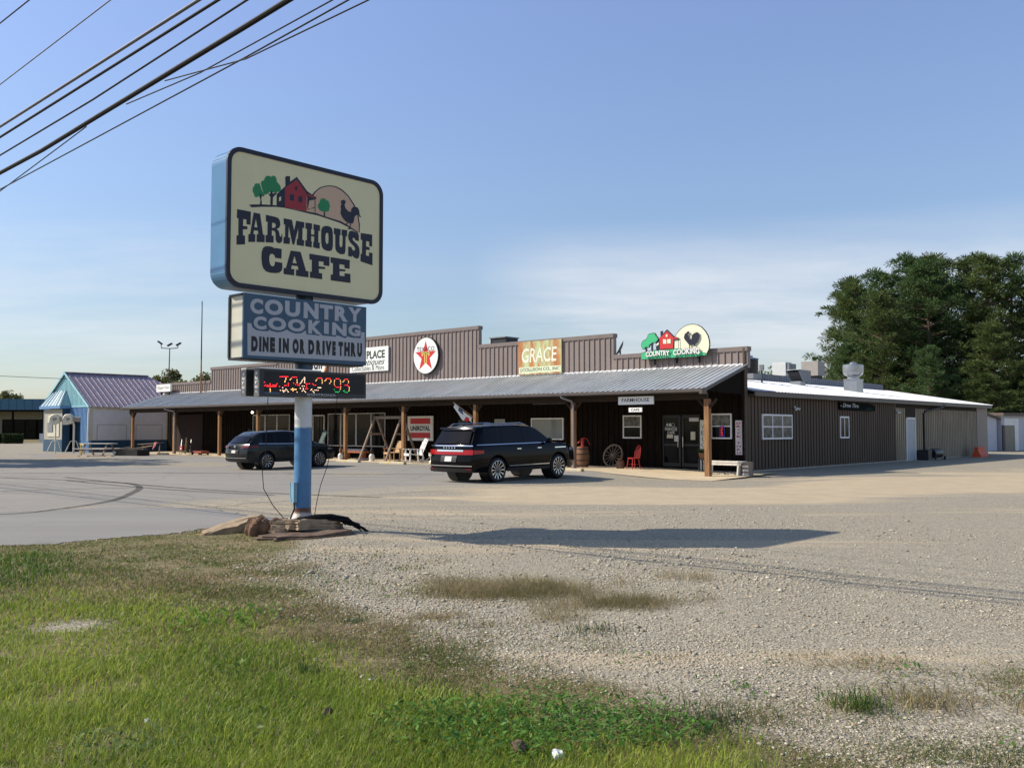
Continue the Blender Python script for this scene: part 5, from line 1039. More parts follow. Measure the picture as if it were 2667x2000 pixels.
    for xd in P['seams']: side('door_seam', 'black', xd, xd + .012, lambda x: sill + .12, lambda x: belt(x) - .01, .0025, 1)
    for xh in P['handles']: side('door_handle', 'chrome' if P.get('ch') else P['paint'], xh, xh + .2, lambda x: belt(x) - P.get('hd', .15), lambda x: belt(x) - P.get('hd', .15) + .03, .022, 2)
    def rear(nm, m, ya, yb, za, zb, off, ny=8, nz=4, yaf=None):
        mbs = MB(); pts = []
        for j in range(nz + 1):
            z = za + (zb - za) * j / nz; a, b_ = (ya, yb) if yaf is None else yaf(z)
            for i in range(ny + 1): y = a + (b_ - a) * i / ny; pts.append((rx(y, z) - off, y, z))
        mbs.add(pts, [(j * (ny + 1) + i, (j + 1) * (ny + 1) + i, (j + 1) * (ny + 1) + i + 1, j * (ny + 1) + i + 1) for j in range(nz) for i in range(ny)], True)
        return mbs.build(nm, m, root, sharp=0)
    # windscreen
    xa, xb_ = P['ws']; mbs = MB(); pts = []
    for i in range(9):
        x = xa + (xb_ - xa) * i / 8; z = roof(x); g = gw(x) - .10
        for k in range(7): c_ = -1 + k / 3; pts.append((x + .012, plan(x) * g * c_, z + .010 - .03 * abs(c_) ** 2.5 * max(.0, min(1, (z - belt(x)) * 2.2))))
    mbs.add(pts, [(i * 7 + k, (i + 1) * 7 + k, (i + 1) * 7 + k + 1, i * 7 + k + 1) for i in range(8) for k in range(6)], True); mbs.build('windscreen', 'carglass', root)
    for sx in (-wb, wb):
        for sg in (-1, 1): wheel(root, sx, sg * (P['tr'] / 2), P['r'], P['tw'], sg, P['spokes'], P['rim'], P['spw'], P['rr'])
    for sg in (-1, 1):
        mbs = MB(); x, z = P['mir']; yb = plan(x) * .95
        mbs.tube([(x, sg * yb, z), (x - .02, sg * (yb + .10), z + .03)], .03, 6); mbs.lathe([(0, -.09), (.07, -.07), (.10, 0), (.07, .07), (0, .09)], 12, (x - .03, sg * (yb + .16), z + .07), 'y'); mbs.build('mirror', P['paint'], root)
    # floor pan so the wheel wells are dark
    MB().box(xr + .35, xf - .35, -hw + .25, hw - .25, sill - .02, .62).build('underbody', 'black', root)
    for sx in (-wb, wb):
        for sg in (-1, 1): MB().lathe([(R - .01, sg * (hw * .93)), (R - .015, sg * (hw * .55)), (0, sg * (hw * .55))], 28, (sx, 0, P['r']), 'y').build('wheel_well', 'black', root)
    return rear, side, rx
def place_car(name, label, rr, wb, track, zr, zf):
    p = Vector((rr[0], rr[1], 0)) + V * (wb / 2) + U * (track / 2); p.z = (zr + zf) / 2
    return thing(name, label, 'car', p, tilt=(0, -math.atan2(zf - zr, wb), SR))
# black full-size SUV
t = place_car('parked_car', 'large shiny black SUV with a full width red tail lamp, parked facing the entrance', (-.53, 30.55), 3.11, 1.80, .0, .05)
rear, side, rx = car(t, dict(xr=-2.70, xf=2.62, hw=1.015, wb=3.11, r=.405, tr=1.74, tw=.285, sill=.36, bulge=.10, paint='carblack',
    roof=[(-2.7, 1.80), (-2.4, 1.83), (-1.5, 1.88), (-.3, 1.89), (.30, 1.84), (.62, 1.74), (1.36, 1.27), (1.5, 1.235), (2.3, 1.17), (2.62, 1.08)],
    belt=[(-2.7, 1.22), (1.2, 1.225), (1.36, 1.22), (2.3, 1.12), (2.62, 1.02)], gw=[(-2.7, .80), (-1.5, .83), (.6, .80), (1.36, .86), (1.6, .93), (2.62, .90)],
    tail=[(.3, .06), (.45, .0), (.62, -.045), (.78, -.03), (.95, .03), (1.22, .06), (1.35, .14), (1.78, .40), (1.9, .44)], nose=[(.3, .06), (.6, 0), (1.0, .03), (1.2, .18)],
    panes=[(-2.22, -1.32), (-1.28, -.28), (-.22, .98)], ws=(.62, 1.36), seams=[-.27, .98, -1.18], handles=[-.62, .42], spokes=12, rim='alloy', spw=.021, rr=.76, mir=(.95, 1.24), low=.50, ch=1, hd=.17, se=.30))
def taper(k, base): return lambda z: (-(base - k * max(0, z - 1.22)), base - k * max(0, z - 1.22))
rear('rear_window', 'carglass', 0, 0, 1.28, 1.70, .012, 8, 5, taper(.20, .80))
rear('roof_spoiler', 'carblack', -.76, .76, 1.745, 1.80, .10, 6, 1)
rear('tail_lamp_bar', 'tailred', -.985, .985, .93, 1.085, .012, 14, 2); rear('chrome_strip', 'chrome', -.96, .96, 1.20, 1.228, .010, 12, 1); rear('tail_lamp_highlight', 'chrome', -.60, .60, 1.03, 1.085, .016, 8, 1)
for k in range(5):
    a = .27 - k * .125; rear('badge_letter', 'chrome', a - .022, a + .022, 1.135, 1.165, .014, 1, 1)
side('tail_lamp', 'tailred', -2.66, -2.22, lambda x: .945 + .14 * max(0, (x + 2.6) * .3), lambda x: 1.075 - .03 * (x + 2.66), .012, 6)
rear('plate_recess', 'carplastic', -.36, .36, .70, .90, .006, 4, 2); pl = rear('licence_plate', 'plate', -.155, .155, .715, .875, .02, 2, 1)
rear('bumper_strip', 'chrome', -.99, .99, .555, .59, .012, 12, 1); rear('lower_bumper', 'carplastic', -.97, .97, .37, .50, .012, 12, 2)
for sg in (-1, 1): rear('reflector', 'tailred', sg * .84 - .1, sg * .84 + .1, .46, .485, .018, 2, 1)
mb = MB(); mb.beam((rx(0, 1.33) - .02, .12, 1.32), (rx(0, 1.36) - .02, -.34, 1.36), .02, .02); mb.build('rear_wiper', 'black', t)
for sg in (-1, 1):
    mb = MB(); mb.tube([(-2.0, sg * .74, 1.84), (-1.85, sg * .74, 1.905), (-.2, sg * .74, 1.925), (.1, sg * .73, 1.86)], .02, 6); mb.build('roof_rail', 'alloy', t)
mb = MB(); mb.lathe([(0, -.02), (.05, -.01), (.05, .02), (0, .06)], 10, (-2.1, 0, 1.87)); mb.build('roof_antenna', 'black', t)
side('headlamp', 'headlamp', 2.2, 2.5, lambda x: .93, lambda x: 1.04, .01, 3); side('fender_strip', 'chrome', 1.35, 1.95, lambda x: 1.04, lambda x: 1.075, .012, 3)
# dark grey compact SUV
t = place_car('parked_car', 'dark grey compact SUV partly hidden behind the sign pole', (-10.45, 39.75), 2.70, 1.62, .01, .05)
rear, side, rx = car(t, dict(xr=-2.26, xf=2.28, hw=.92, wb=2.70, r=.36, tr=1.58, tw=.235, sill=.33, bulge=.12, paint='cargrey',
    roof=[(-2.26, 1.50), (-1.9, 1.565), (-1.2, 1.63), (-.3, 1.655), (.2, 1.61), (.55, 1.50), (1.22, 1.10), (1.35, 1.07), (2.0, .96), (2.28, .84)],
    belt=[(-2.26, 1.12), (-1.6, 1.09), (.9, 1.04), (1.2, 1.03), (2.0, .90), (2.28, .78)], gw=[(-2.26, .74), (-1.4, .79), (.5, .77), (1.22, .85), (1.5, .93), (2.28, .9)],
    tail=[(.3, .10), (.45, .02), (.6, -.03), (.78, -.02), (.95, .03), (1.10, .10), (1.5, .52), (1.65, .62)], nose=[(.3, .08), (.6, 0), (.85, .06), (1.1, .2)],
    panes=[(-1.52, -.92), (-.88, -.10), (-.04, .84)], ws=(.55, 1.22), seams=[-.08, .82, -.85], handles=[-.5, .28], spokes=10, rim='alloy', spw=.013, rr=.70, mir=(.78, 1.06), clad=.15, hd=.13, se=.26))
rear('rear_window', 'carglass', 0, 0, 1.14, 1.42, .012, 8, 4, lambda z: (-(.70 - .3 * max(0, z - 1.14)), .70 - .3 * max(0, z - 1.14)))
for sg in (-1, 1): rear('tail_lamp', 'taildark', sg * .50, sg * .90, .93, 1.03, .012, 5, 2)
side('tail_lamp', 'taildark', -2.24, -1.78, lambda x: .94 + .05 * (x + 2.24), lambda x: 1.04 - .02 * (x + 2.24), .012, 5)
rear('plate_recess', 'carplastic', -.33, .33, .70, .86, .006, 4, 2); rear('licence_plate', 'plate', -.15, .15, .72, .84, .02, 2, 1); rear('lower_bumper', 'carplastic', -.88, .88, .36, .50, .012, 10, 2); rear('bumper_strip', 'alloy', -.8, .8, .50, .53, .014, 10, 1)
mb = MB(); mb.lathe([(0, -.012), (.06, -.01), (.07, 0), (.06, .01), (0, .012)], 16, (rx(0, .98) - .01, 0, .98), 'x'); mb.build('badge', 'chrome', t)
mb = MB(); mb.add([(-1.55, y, 1.655 - abs(y) * .01) for y in (-.02, .02)] + [(-1.68, 0, 1.74), (-1.75, 0, 1.63)], [(0, 1, 2), (0, 2, 3), (1, 3, 2)]); mb.build('roof_antenna', 'cargrey', t)
side('headlamp', 'headlamp', 1.8, 2.15, lambda x: .76, lambda x: .84, .01, 3); side('arch_cladding', 'carplastic', -2.1, -1.72, lambda x: .33, lambda x: .52, .008, 3)
# ---------------------------------------------------------------- things on and in front of the porch
PF = .064
def pthing(name, label, cat, s, d, z=PF, rz=0, group=None): return thing(name, label, cat, W(s, d, z), FR + rz, group)
t = pthing('swing_frame', 'weathered wooden A-frame swing stand straddling the parking stops', 'swing frame', 19.3, -2.25)
MB().beam((-1.2, 0, 2.26), (1.2, 0, 2.26), .09, .14).build('beam', 'greywood', t)
for sx in (-1, 1):
    for sy in (-1, 1): MB().beam((sx * 1.06, sy * 1.12, 0), (sx * 1.06, sy * .04, 2.3), .09, .09, (1, 0, 0)).build('leg', 'greywood', t)
    MB().beam((sx * 1.0, -.46, 1.4), (sx * 1.0, .46, 1.4), .04, .10).build('cross_brace', 'greywood', t)
t = pthing('slatted_bench', 'light wooden slatted bench with a high back under the A-frame swing stand', 'bench', 18.95, -2.3, PF, rad(-28))
mb = MB(); [mb.box(-.68, .68, -.30 + k * .11, -.21 + k * .11, .43, .46) for k in range(5)]; mb.box(-.68, .68, -.33, -.30, .36, .46); mb.build('seat', 'lightwood', t)
mb = MB(); [mb.beam((-.68, .26 + k * .03, .50 + k * .085), (.68, .26 + k * .03, .50 + k * .085), .02, .07, (0, .33, 1)) for k in range(7)]; mb.build('backrest', 'lightwood', t)
for sx in (-.66, .66):
    mb = MB(); mb.box(sx - .03, sx + .03, -.3, -.24, 0, .64); mb.box(sx - .03, sx + .03, .22, .28, 0, .64); mb.build('leg', 'lightwood', t); MB().box(sx - .045, sx + .045, -.34, .3, .645, .675).build('armrest', 'lightwood', t)
t = pthing('wooden_bench', 'low redwood bench with a dark cushion in front of the shop windows', 'bench', 22.75, -1.75)
MB().box(-.98, .98, -.2, .2, .36, .46).build('seat', 'redwood', t); [MB().box(x - .06, x + .06, -.17, .17, 0, .36).build('leg', 'redwood', t) for x in (-.7, .7)]
t = pthing('bench_cushion', 'dark rumpled cushion lying on the redwood bench', 'cushion', 22.7, -1.75, PF + .462); mb = MB(); mb.shape([rrect(-.9, .8, 0, .10, .045)], -.2, .4); mb.build('cushion', 'cushion', t)
t = pthing('floor_cushion', 'dark blue grey cushion on the porch floor beside the redwood bench', 'cushion', 20.9, -2.7); mb = MB(); mb.lathe([(0, .10), (.25, .095), (.33, .05), (.28, 0), (0, 0)], 20); mb.build('cushion', 'cushion', t)
# rocking chair
t = pthing('rocking_chair', 'white wooden rocking chair with a tall slatted back by the tin sign', 'chair', 16.45, -2.95, PF, rad(-20)); t.scale = (1.12,) * 3
for sx in (-.28, .28):
    MB().tube([(sx, -.55 + .11 * k, .0 + .014 * (k - 4.6) ** 2 * .5) for k in range(11)], .022, 6).build('rocker', 'white', t)
    mb = MB(); mb.beam((sx, -.34, .05), (sx, -.34, .58), .05, .05); mb.beam((sx, .28, .04), (sx, .22, .56), .05, .05); mb.build('leg', 'white', t)
    MB().beam((sx * 1.08, -.44, .60), (sx * 1.02, .34, .58), .10, .03).build('armrest', 'white', t)
mb = MB(); [mb.beam((-.29, -.38 + k * .095, .40 - k * .012), (.29, -.38 + k * .095, .40 - k * .012), .08, .022) for k in range(7)]; mb.box(-.3, .3, -.42, -.39, .31, .42); mb.build('seat', 'white', t)
mb = MB(); [mb.beam((x, .22, .33), (x * 1.12, .52, 1.08 - abs(x) * .25), .078, .018, (0, -1, .3)) for x in (-.22, -.11, 0, .11, .22)]; mb.beam((-.27, .45, .88), (.27, .45, .88), .03, .05); mb.build('backrest', 'white', t)
t = pthing('garden_stool', 'white glazed garden ornament on a curved foot right of the rocking chair', 'ornament', 15.45, -2.75)
MB().lathe([(.0, 0), (.15, 0), (.13, .08), (.07, .16), (.11, .28), (.17, .36), (.15, .43), (0, .44)], 18).build('pedestal', 'ceramic', t); MB().lathe([(0, .44), (.16, .44), (.17, .50), (0, .51)], 18).build('top', 'creamside', t)
for s_, d_, lab, c1 in ((22.3, -3.05, 'small white and brown ornament at the foot of the post next to the redwood bench', 'terra'), (19.75, -3.0, 'black and white bottle shaped ornament left of the slatted bench', 'black')):
    t = pthing('garden_ornament', lab, 'ornament', s_, d_)
    MB().lathe([(0, 0), (.14, .0), (.12, .06), (.16, .2), (.13, .32), (.07, .38)], 16).build('base', 'ceramic', t); MB().lathe([(.07, .38), (.09, .45), (.085, .58), (.035, .66), (.03, .74), (0, .75)], 14).build('top', c1, t)
t = pthing('wooden_barrel', 'brown wooden barrel by the downspout left of the wagon wheel', 'barrel', 6.85, -1.8)
MB().lathe([(0, 0), (.24, 0), (.29, .22), (.31, .45), (.29, .68), (.24, .90), (.0, .88)], 24).build('body', 'terra', t); mb = MB(); [mb.lathe([(r, z - .02), (r + .008, z - .02), (r + .008, z + .02), (r, z + .02)], 24) for r, z in ((.262, .1), (.303, .32), (.303, .58), (.262, .8))]; mb.build('hoop', 'darkmetal', t)
t = pthing('hand_pump', 'red cast iron hand pump standing on the barrel', 'water pump', 6.85, -1.8, PF + .885)
MB().lathe([(.12, 0), (.12, .03), (.06, .05), (.06, .30), (.09, .32), (.09, .36), (.03, .40), (0, .42)], 16).build('body', 'redpaint', t); MB().tube([(0, 0, .24), (-.12, -.05, .24), (-.2, -.08, .16)], .03, 8).build('spout', 'redpaint', t); MB().tube([(.02, 0, .40), (.2, .05, .36), (.34, .08, .1)], .016, 6).build('handle', 'redpaint', t)
t = pthing('wagon_wheel', 'old wooden wagon wheel leaning against the dark boards', 'wheel', 6.2, -.62); t.rotation_euler = (rad(-18), 0, FR)
mb = MB(Matrix.Translation((0, 0, .52))); mb.lathe([(.46, -.03), (.52, -.03), (.52, .03), (.46, .03), (.46, -.03)], 36, (0, 0, 0), 'y'); mb.build('rim', 'greywood', t)
mb = MB(Matrix.Translation((0, 0, .52))); [mb.cyl((.06 * math.cos(a), 0, .06 * math.sin(a)), (.47 * math.cos(a), 0, .47 * math.sin(a)), .017, .013, 6) for a in (2 * math.pi * k / 14 for k in range(14))]; mb.build('spoke', 'greywood', t)
MB(Matrix.Translation((0, 0, .52))).lathe([(0, -.1), (.06, -.1), (.085, 0), (.06, .1), (0, .1)], 16, (0, 0, 0), 'y').build('hub', 'greywood', t)
t = pthing('milk_can', 'rusty brown milk can left of the red chair', 'milk can', 4.95, -1.65); MB().lathe([(0, 0), (.165, 0), (.165, .28), (.15, .33), (.09, .38), (.09, .42), (.12, .45), (.0, .45)], 20).build('body', 'brownmilk', t)
t = pthing('grey_crate', 'small grey crate on the porch just left of the downspout', 'crate', 7.35, -2.3); MB().box(-.16, .16, -.15, .15, 0, .34).build('body', 'greymetal', t); mb = MB(); mb.box(-.175, .175, -.165, .165, .30, .345); mb.build('rim', 'greymetal', t)
t = pthing('red_chair', 'bright red spindle back kitchen chair in front of the dark boards', 'chair', 4.13, -1.85, PF, rad(-22))
mb = MB(); mb.shape([rrect(-.21, .21, -.2, .2, .08)], 0, .035); o = mb.build('seat', 'redpaint', t); o.rotation_euler = (rad(90), 0, 0); o.location = (0, 0, .44)
for x, y in ((-.16, -.15), (.16, -.15), (-.15, .15), (.15, .15)): MB().cyl((x, y, .43), (x * 1.35, y * 1.35, 0), .022, .016, 8).build('leg', 'redpaint', t)
mb = MB(); [mb.cyl((x * 1.2, -.19, .2), (x * 1.2, .19, .2), .011, None, 6) for x in (-.15, .15)]; mb.cyl((-.18, 0, .2), (.18, 0, .2), .011, None, 6); mb.build('stretcher', 'redpaint', t)
mb = MB(); mb.tube([(-.19, .17, .44), (-.20, .21, .70), (-.15, .26, .90), (-.06, .28, .985), (.06, .28, .985), (.15, .26, .90), (.20, .21, .70), (.19, .17, .44)], .014, 7); [mb.cyl((x * .8, .17, .44), (x, .26 + .02 * (1 - abs(x) * 6), .975 - 2.6 * x * x), .008, None, 6) for x in (-.15, -.1, -.05, 0, .05, .1, .15)]; mb.build('backrest', 'redpaint', t)
t = pthing('white_bench', 'worn white wooden bench behind the brown post at the right end of the porch', 'bench', -.2, -1.9, -.05)
MB().box(-.80, .76, -.19, .2, .50, .56).build('seat', 'whitewood', t); mb = MB(); mb.box(-.76, .72, -.17, -.14, .40, .50); mb.build('apron', 'whitewood', t)
for x in (-.68, .60): MB().beam((x - .04, 0, 0), (x, 0, .5), .06, .34, (0, 1, 0)).build('leg', 'whitewood', t)
t = pthing('slatted_crate', 'small grey slatted crate against the right end of the white bench', 'crate', -1.02, -1.75, -.06); MB().box(-.1, .14, -.2, .2, 0, .54).build('body', 'greywood', t); mb = MB(); [mb.box(-.11, .15, -.21, -.2, z, z + .07) for z in (.05, .2, .35)]; mb.build('slat', 'whitewood', t)
for s_, lab in ((.05, 'left brick lying under the white bench'), (-.38, 'right brick lying under the white bench')):
    t = pthing('loose_brick', lab, 'brick', s_, -1.75, -.045); MB().box(-.1, .1, -.06, .06, 0, .08).build('body', 'concrete', t)
t = pthing('plant_stand', 'dark plant stand in front of the white welcome board', 'plant stand', 1.35, -.95, PF - .03); mb = MB(); mb.box(-.16, .16, -.16, .16, .46, .50); [mb.box(x - .02, x + .02, y - .02, y + .02, 0, .46) for x in (-.13, .13) for y in (-.13, .13)]; mb.build('stand', 'darkmetal', t)
t = pthing('potted_plant', 'leafy plant in a brown basket on the dark plant stand', 'plant', 1.35, -.95, PF + .472); MB().lathe([(0, 0), (.14, 0), (.2, .2), (.21, .24), (.18, .24), (0, .2)], 16).build('basket', 'terra', t)
mb = MB(); r = random.Random(3)
for k in range(90):
    a = r.uniform(0, 6.28); e = r.uniform(.2, 1.2); L = r.uniform(.1, .32); p = Vector((.08 * math.cos(a), .08 * math.sin(a), .22)); q = p + Vector((math.cos(a) * math.cos(e), math.sin(a) * math.cos(e), math.sin(e))) * L; w_ = Vector((-math.sin(a), math.cos(a), 0)) * .03
    mb.add([p, (p + q) / 2 + w_, q, (p + q) / 2 - w_], [(0, 1, 2, 3)], False)
mb.build('foliage', 'plantleaf', t)
t = pthing('drain_pipe', 'short white pipe arching out beside the building corner', 'pipe', -.42, -.9, -.08); MB().tube([(0, 0, .42), (.1, 0, .44), (.22, -.02, .38), (.29, -.03, .22), (.30, -.03, 0)], .04, 10).build('pipe', 'white', t)
t = pthing('lounge_chair', 'tan mesh reclining patio chair near the left end of the porch', 'chair', 37.8, -3.6, .03, rad(55))
mb = MB(); mb.beam((0, .0, .36), (0, .42, 1.0), .56, .02, (1, 0, 0)); mb.build('backrest', 'tansling', t); mb = MB(); mb.beam((0, .0, .36), (0, -.5, .40), .56, .02, (1, 0, 0)); mb.build('seat', 'tansling', t)
for x in (-.29, .29): MB().tube([(x, -.5, .02), (x, -.5, .40), (x, 0, .36), (x, .42, 1.0)], .016, 6).build('side_rail', 'galv', t); MB().tube([(x, .3, .02), (x, .05, .56), (x, -.4, .58)], .016, 6).build('leg', 'galv', t)
t = pthing('red_wagon', 'low faded red wagon beside the tan patio chair', 'wagon', 36.7, -3.2, .03); mb = MB(); mb.box(-.6, .6, -.28, .28, .13, .17); mb.box(-.6, .6, -.28, -.26, .17, .30); mb.box(-.6, .6, .26, .28, .17, .30); mb.box(-.6, -.58, -.26, .26, .17, .30); mb.box(.58, .6, -.26, .26, .17, .30); mb.build('tray', mat('faded_red', (.28, .07, .05), .6, var=.2), t)
for x in (-.42, .42):
    for y in (-.3, .3): MB().lathe([(0, -.02), (.1, -.02), (.1, .02), (0, .02)], 14, (x, y, .1), 'y').build('wheel', 'rubber', t)
t = pthing('tall_table', 'bare metal work table standing in the shade left of the grey car', 'table', 32.4, -2.0); MB().box(-.6, .6, -.35, .35, 1.0, 1.04).build('top', 'galv', t); [MB().beam((x, y, 0), (x * .96, y, 1.0), .035, .035).build('leg', 'greywood', t) for x in (-.54, .54) for y in (-.3, .3)]; MB().beam((.54, -.3, .9), (.1, -.3, .35), .03, .03).build('brace', 'greywood', t)
t = pthing('tool_rack', 'dark iron rack full of old tools against the red sliding door', 'rack', 42.6, -1.2); mb = MB(); mb.box(-.5, .5, -.15, .15, .1, .16); [mb.cyl((x, 0, .1), (x, .02, 1.25 + .3 * math.sin(9 * x)), .02, None, 6) for x in (-.45, -.3, -.12, .05, .2, .4)]; mb.build('frame', 'darkmetal', t); mb = MB(); mb.box(-.3, .1, -.12, .12, .16, .5); mb.build('box', 'redpaint', t)
t = pthing('leaning_shutter', 'faded teal shutter leaning in the shade between the grey car and the next post', 'shutter', 25.4, -2.5); t.rotation_euler = (rad(-14), rad(16), FR); MB().box(-.17, .17, -.02, .02, 0, 1.7).build('frame', mat('teal_wood', (.05, .09, .09), .7, var=.3), t); mb = MB(); [mb.box(-.13, .13, -.03, -.02, .1 + k * .13, .17 + k * .13) for k in range(12)]; mb.build('slat', mat('teal_slat', (.08, .13, .13), .7, var=.3), t)
t = pthing('porch_flag', 'white flag with blue and red marks drooping from a short staff on a porch post', 'flag', 12.3, -3.0, 2.25)
MB().cyl((0, 0, 0), (-.62, -.75, .72), .014, None, 8).build('staff', 'lightwood', t)
mb = MB(); n = 8
for i in range(n + 1):
    for j in range(3): k = i / n; mb.v.append((-.60 + .52 * k + .03 * math.sin(j * 2), -.72 + .62 * k + .05 * math.sin(j * 3 + i), .70 - .70 * k - j * (.10 + .12 * math.sin(math.pi * min(1, k * 1.1)))))
for i in range(n):
    for j in range(2): mb.f.append((i * 3 + j, i * 3 + j + 1, i * 3 + j + 4, i * 3 + j + 3)); mb.mi.append(1 if (1 < i < 4 and j == 0) else (2 if i in (5, 6) and j == 1 else 0)); mb.sm.append(True)
mb.build('cloth', ['white', 'signblue', 'lred'], t, sharp=0)
# parking stops
stop = None
for s0, d0, a, ln, lab in ((30.1, -4.75, 2, 1.85, 'worn yellow concrete parking stop left of the grey car'), (19.65, -4.6, -3, 1.9, 'pale yellow parking stop under the front legs of the swing stand'), (16.05, -4.75, 0, 1.8, 'pale parking stop in front of the white rocking chair'),
                       (5.15, -4.85, 0, 1.35, 'pale parking stop at the nose of the black SUV'), (39.4, -4.3, 5, 1.1, 'short grey parking stop by the left downspout'), (24.2, -4.7, 0, 1.8, 'parking stop at the nose of the grey car')):
    o = thing('parking_stop', lab, 'parking stop', W(s0, d0, ground_h(*W(s0, d0)[:2]) + .0), FR + rad(a), 'concrete parking stops along the porch')
    mb = MB(Matrix.Scale(ln / 1.8, 4, (1, 0, 0))); pr = [(-.1, 0), (-.1, .06), (-.06, .12), (.06, .12), (.1, .06), (.1, 0)]; k = len(pr)
    mb.add([(x, y, z) for x in (-.9, -.3, .3, .9) for y, z in pr], [(i * k + j, i * k + j + 1, (i + 1) * k + j + 1, (i + 1) * k + j) for i in range(3) for j in range(k - 1)] + [tuple(range(k))[::-1], tuple(range(3 * k, 4 * k))], False)
    mb.build('block', 'concrete' if 'grey parking' in lab else 'yellowstop', o); MB().lathe([(.02, .121), (.02, .13), (0, .13)], 8, (-.6, 0, 0)).build('pin', 'rust', o)
# left end clutter
def gthing(name, label, cat, s, d, rz=0, z=0): return thing(name, label, cat, W(s, d, z + ground_h(*W(s, d)[:2])), FR + rz)
t = gthing('picnic_table', 'white worn picnic table in front of the blue based garage wall', 'picnic table', 40.6, -8.0, rad(28)); L = 1.15
mb = MB(); [mb.box(-L, L, -.36 + k * .15, -.23 + k * .15, .74, .78) for k in range(5)]; mb.build('top', 'whitewood', t)
for y in (-.78, .78): MB().box(-L, L, y - .14, y + .14, .42, .46).build('seat', 'whitewood', t)
for x in (-.8, .8):
    mb = MB(); mb.beam((x, -.62, 0), (x, -.2, .74), .05, .10, (1, 0, 0)); mb.beam((x, .62, 0), (x, .2, .74), .05, .10, (1, 0, 0)); mb.box(x - .03, x + .03, -.9, .9, .34, .42); mb.build('leg', 'greywood', t)
t = gthing('black_trailer', 'low black box full of scrap wood beside the picnic table', 'trailer', 38.9, -6.6, rad(10)); mb = MB(); mb.box(-1.1, 1.1, -.45, .45, .0, .36); mb.build('box', 'black', t); mb = MB(); r = random.Random(8); [mb.beam((-1 + .2 * k, -.4, .37 + r.uniform(0, .1)), (-.8 + .22 * k, .4, .40 + r.uniform(0, .15)), .09, .03) for k in range(9)]; mb.build('scrap_wood', 'greywood', t)
for x in (-1.2, -1.02): MB().lathe([(0, -.03), (.09, -.03), (.09, .03), (0, .03)], 14, (x, -.5, .18), 'y').build('lamp', 'whitemetal', t)
t = gthing('propped_board', 'pale board propped level over the scrap at the porch end', 'board', 40.0, -4.9, rad(6), .0); MB().beam((-1.2, 0, .66), (1.3, 0, .78), .3, .035).build('board', 'greywood', t); [MB().beam((x, .0, 0), (x + .1, 0, .66), .05, .05).build('leg', 'greywood', t) for x in (-.9, 1.0)]
t = gthing('sloping_board', 'long board sloping down from the propped board to the black box', 'board', 39.6, -5.5, rad(4), .0); MB().beam((-1.0, -.1, .40), (1.1, .0, .62), .2, .03).build('board', 'lightwood', t)
t = gthing('red_cloth', 'faded red cloth hanging over the end of the propped board', 'cloth', 38.75, -4.95, 0, .0); mb = MB(); mb.add([(-.2, -.2, .82), (.12, -.2, .84), (.05, -.22, .62), (-.25, -.25, .38), (-.36, -.24, .34), (-.3, -.21, .6)], [(0, 5, 4, 3, 2, 1)], True); mb.add([(-.2, -.19, .825), (.12, -.19, .845), (.12, .2, .83), (-.2, .2, .81)], [(0, 1, 2, 3)], True); mb.build('cloth', mat('faded_cloth', (.42, .13, .13), .9, var=.2), t)
r = random.Random(5)
for k, (s_, d_, a, l_) in enumerate(((41.4, -9.6, 12, 2.4), (40.9, -9.3, 20, 2.0), (40.2, -9.2, 5, 1.6), (39.2, -8.6, 30, .9), (38.6, -8.2, 10, .7))):
    t = gthing('loose_board', ['longest pale board lying on the ground left of the picnic table legs', 'second pale board lying just behind the longest one', 'pale board lying under the picnic table', 'short pale offcut under the right end of the picnic table', 'shortest yellowish offcut beside the black box'][k], 'board', s_, d_, rad(a), .0); MB().box(-l_ / 2, l_ / 2, -.09, .09, 0, .05).build('board', 'lightwood', t)
t = gthing('yellow_rail', 'yellow bent pipe guard rail left of the picnic table', 'guard rail', 46.4, -6.6, rad(-20)); MB().tube([(-.5, 0, 0), (-.5, 0, .56), (-.46, 0, .62), (1.4, .1, .62), (1.45, .1, .56), (1.45, .1, 0)], .045, 8).build('rail', 'yellow', t); MB().cyl((-.18, .03, 0), (-.18, .03, .6), .045, None, 8).build('post', 'yellow', t)
# twin vacuum blowers
for k, (x, y) in enumerate(((-32.25, 66.0), (-30.95, 66.0))):
    t = thing('vacuum_stand', ['left of the two white blower heads on tripod poles', 'right of the two white blower heads on tripod poles, the one with a bent pole'][k], 'vacuum', (x, y, 0), 0, 'car wash vacuum stands')
    MB().tube([(0, 0, 0), (0, 0, 2.0), (0, 0, 2.15)] if k == 0 else [(0, 0, 0), (0, 0, 1.95), (-.06, 0, 2.2), (-.25, 0, 2.32)], .05 + .02 * k, 10).build('pole', 'vac', t)
    for a in (-1, 1): MB().tube([(0, 0, .92), (a * .22, -.05, .84), (a * .56, -.15, 0)], .03, 6).build('leg', 'vac', t)
    hx = -.06 if k == 0 else -.42
    MB(Matrix.Translation((hx, 0, 2.42))).lathe([(.0, -.04), (.16, -.06), (.30, -.1), (.36, -.06), (.37, .12), (.37, .2), (0, .2)], 28, (0, -.05, 0), 'y').build('scroll_housing', 'vac', t)
    MB(Matrix.Translation((hx, 0, 2.42))).lathe([(.0, -.115), (.1, -.12), (.11, -.06), (0, -.055)], 16, (0, -.03, 0), 'y').build('inlet', 'vacgrey', t)
    MB().box(hx - .34, hx - .05, -.12, .12, 2.02, 2.4).build('outlet', 'vac', t); MB().cyl((hx + .1, .05, 2.45), (hx + .75, .2, 2.40), .2, .17, 16).build('motor', 'vacgrey', t)
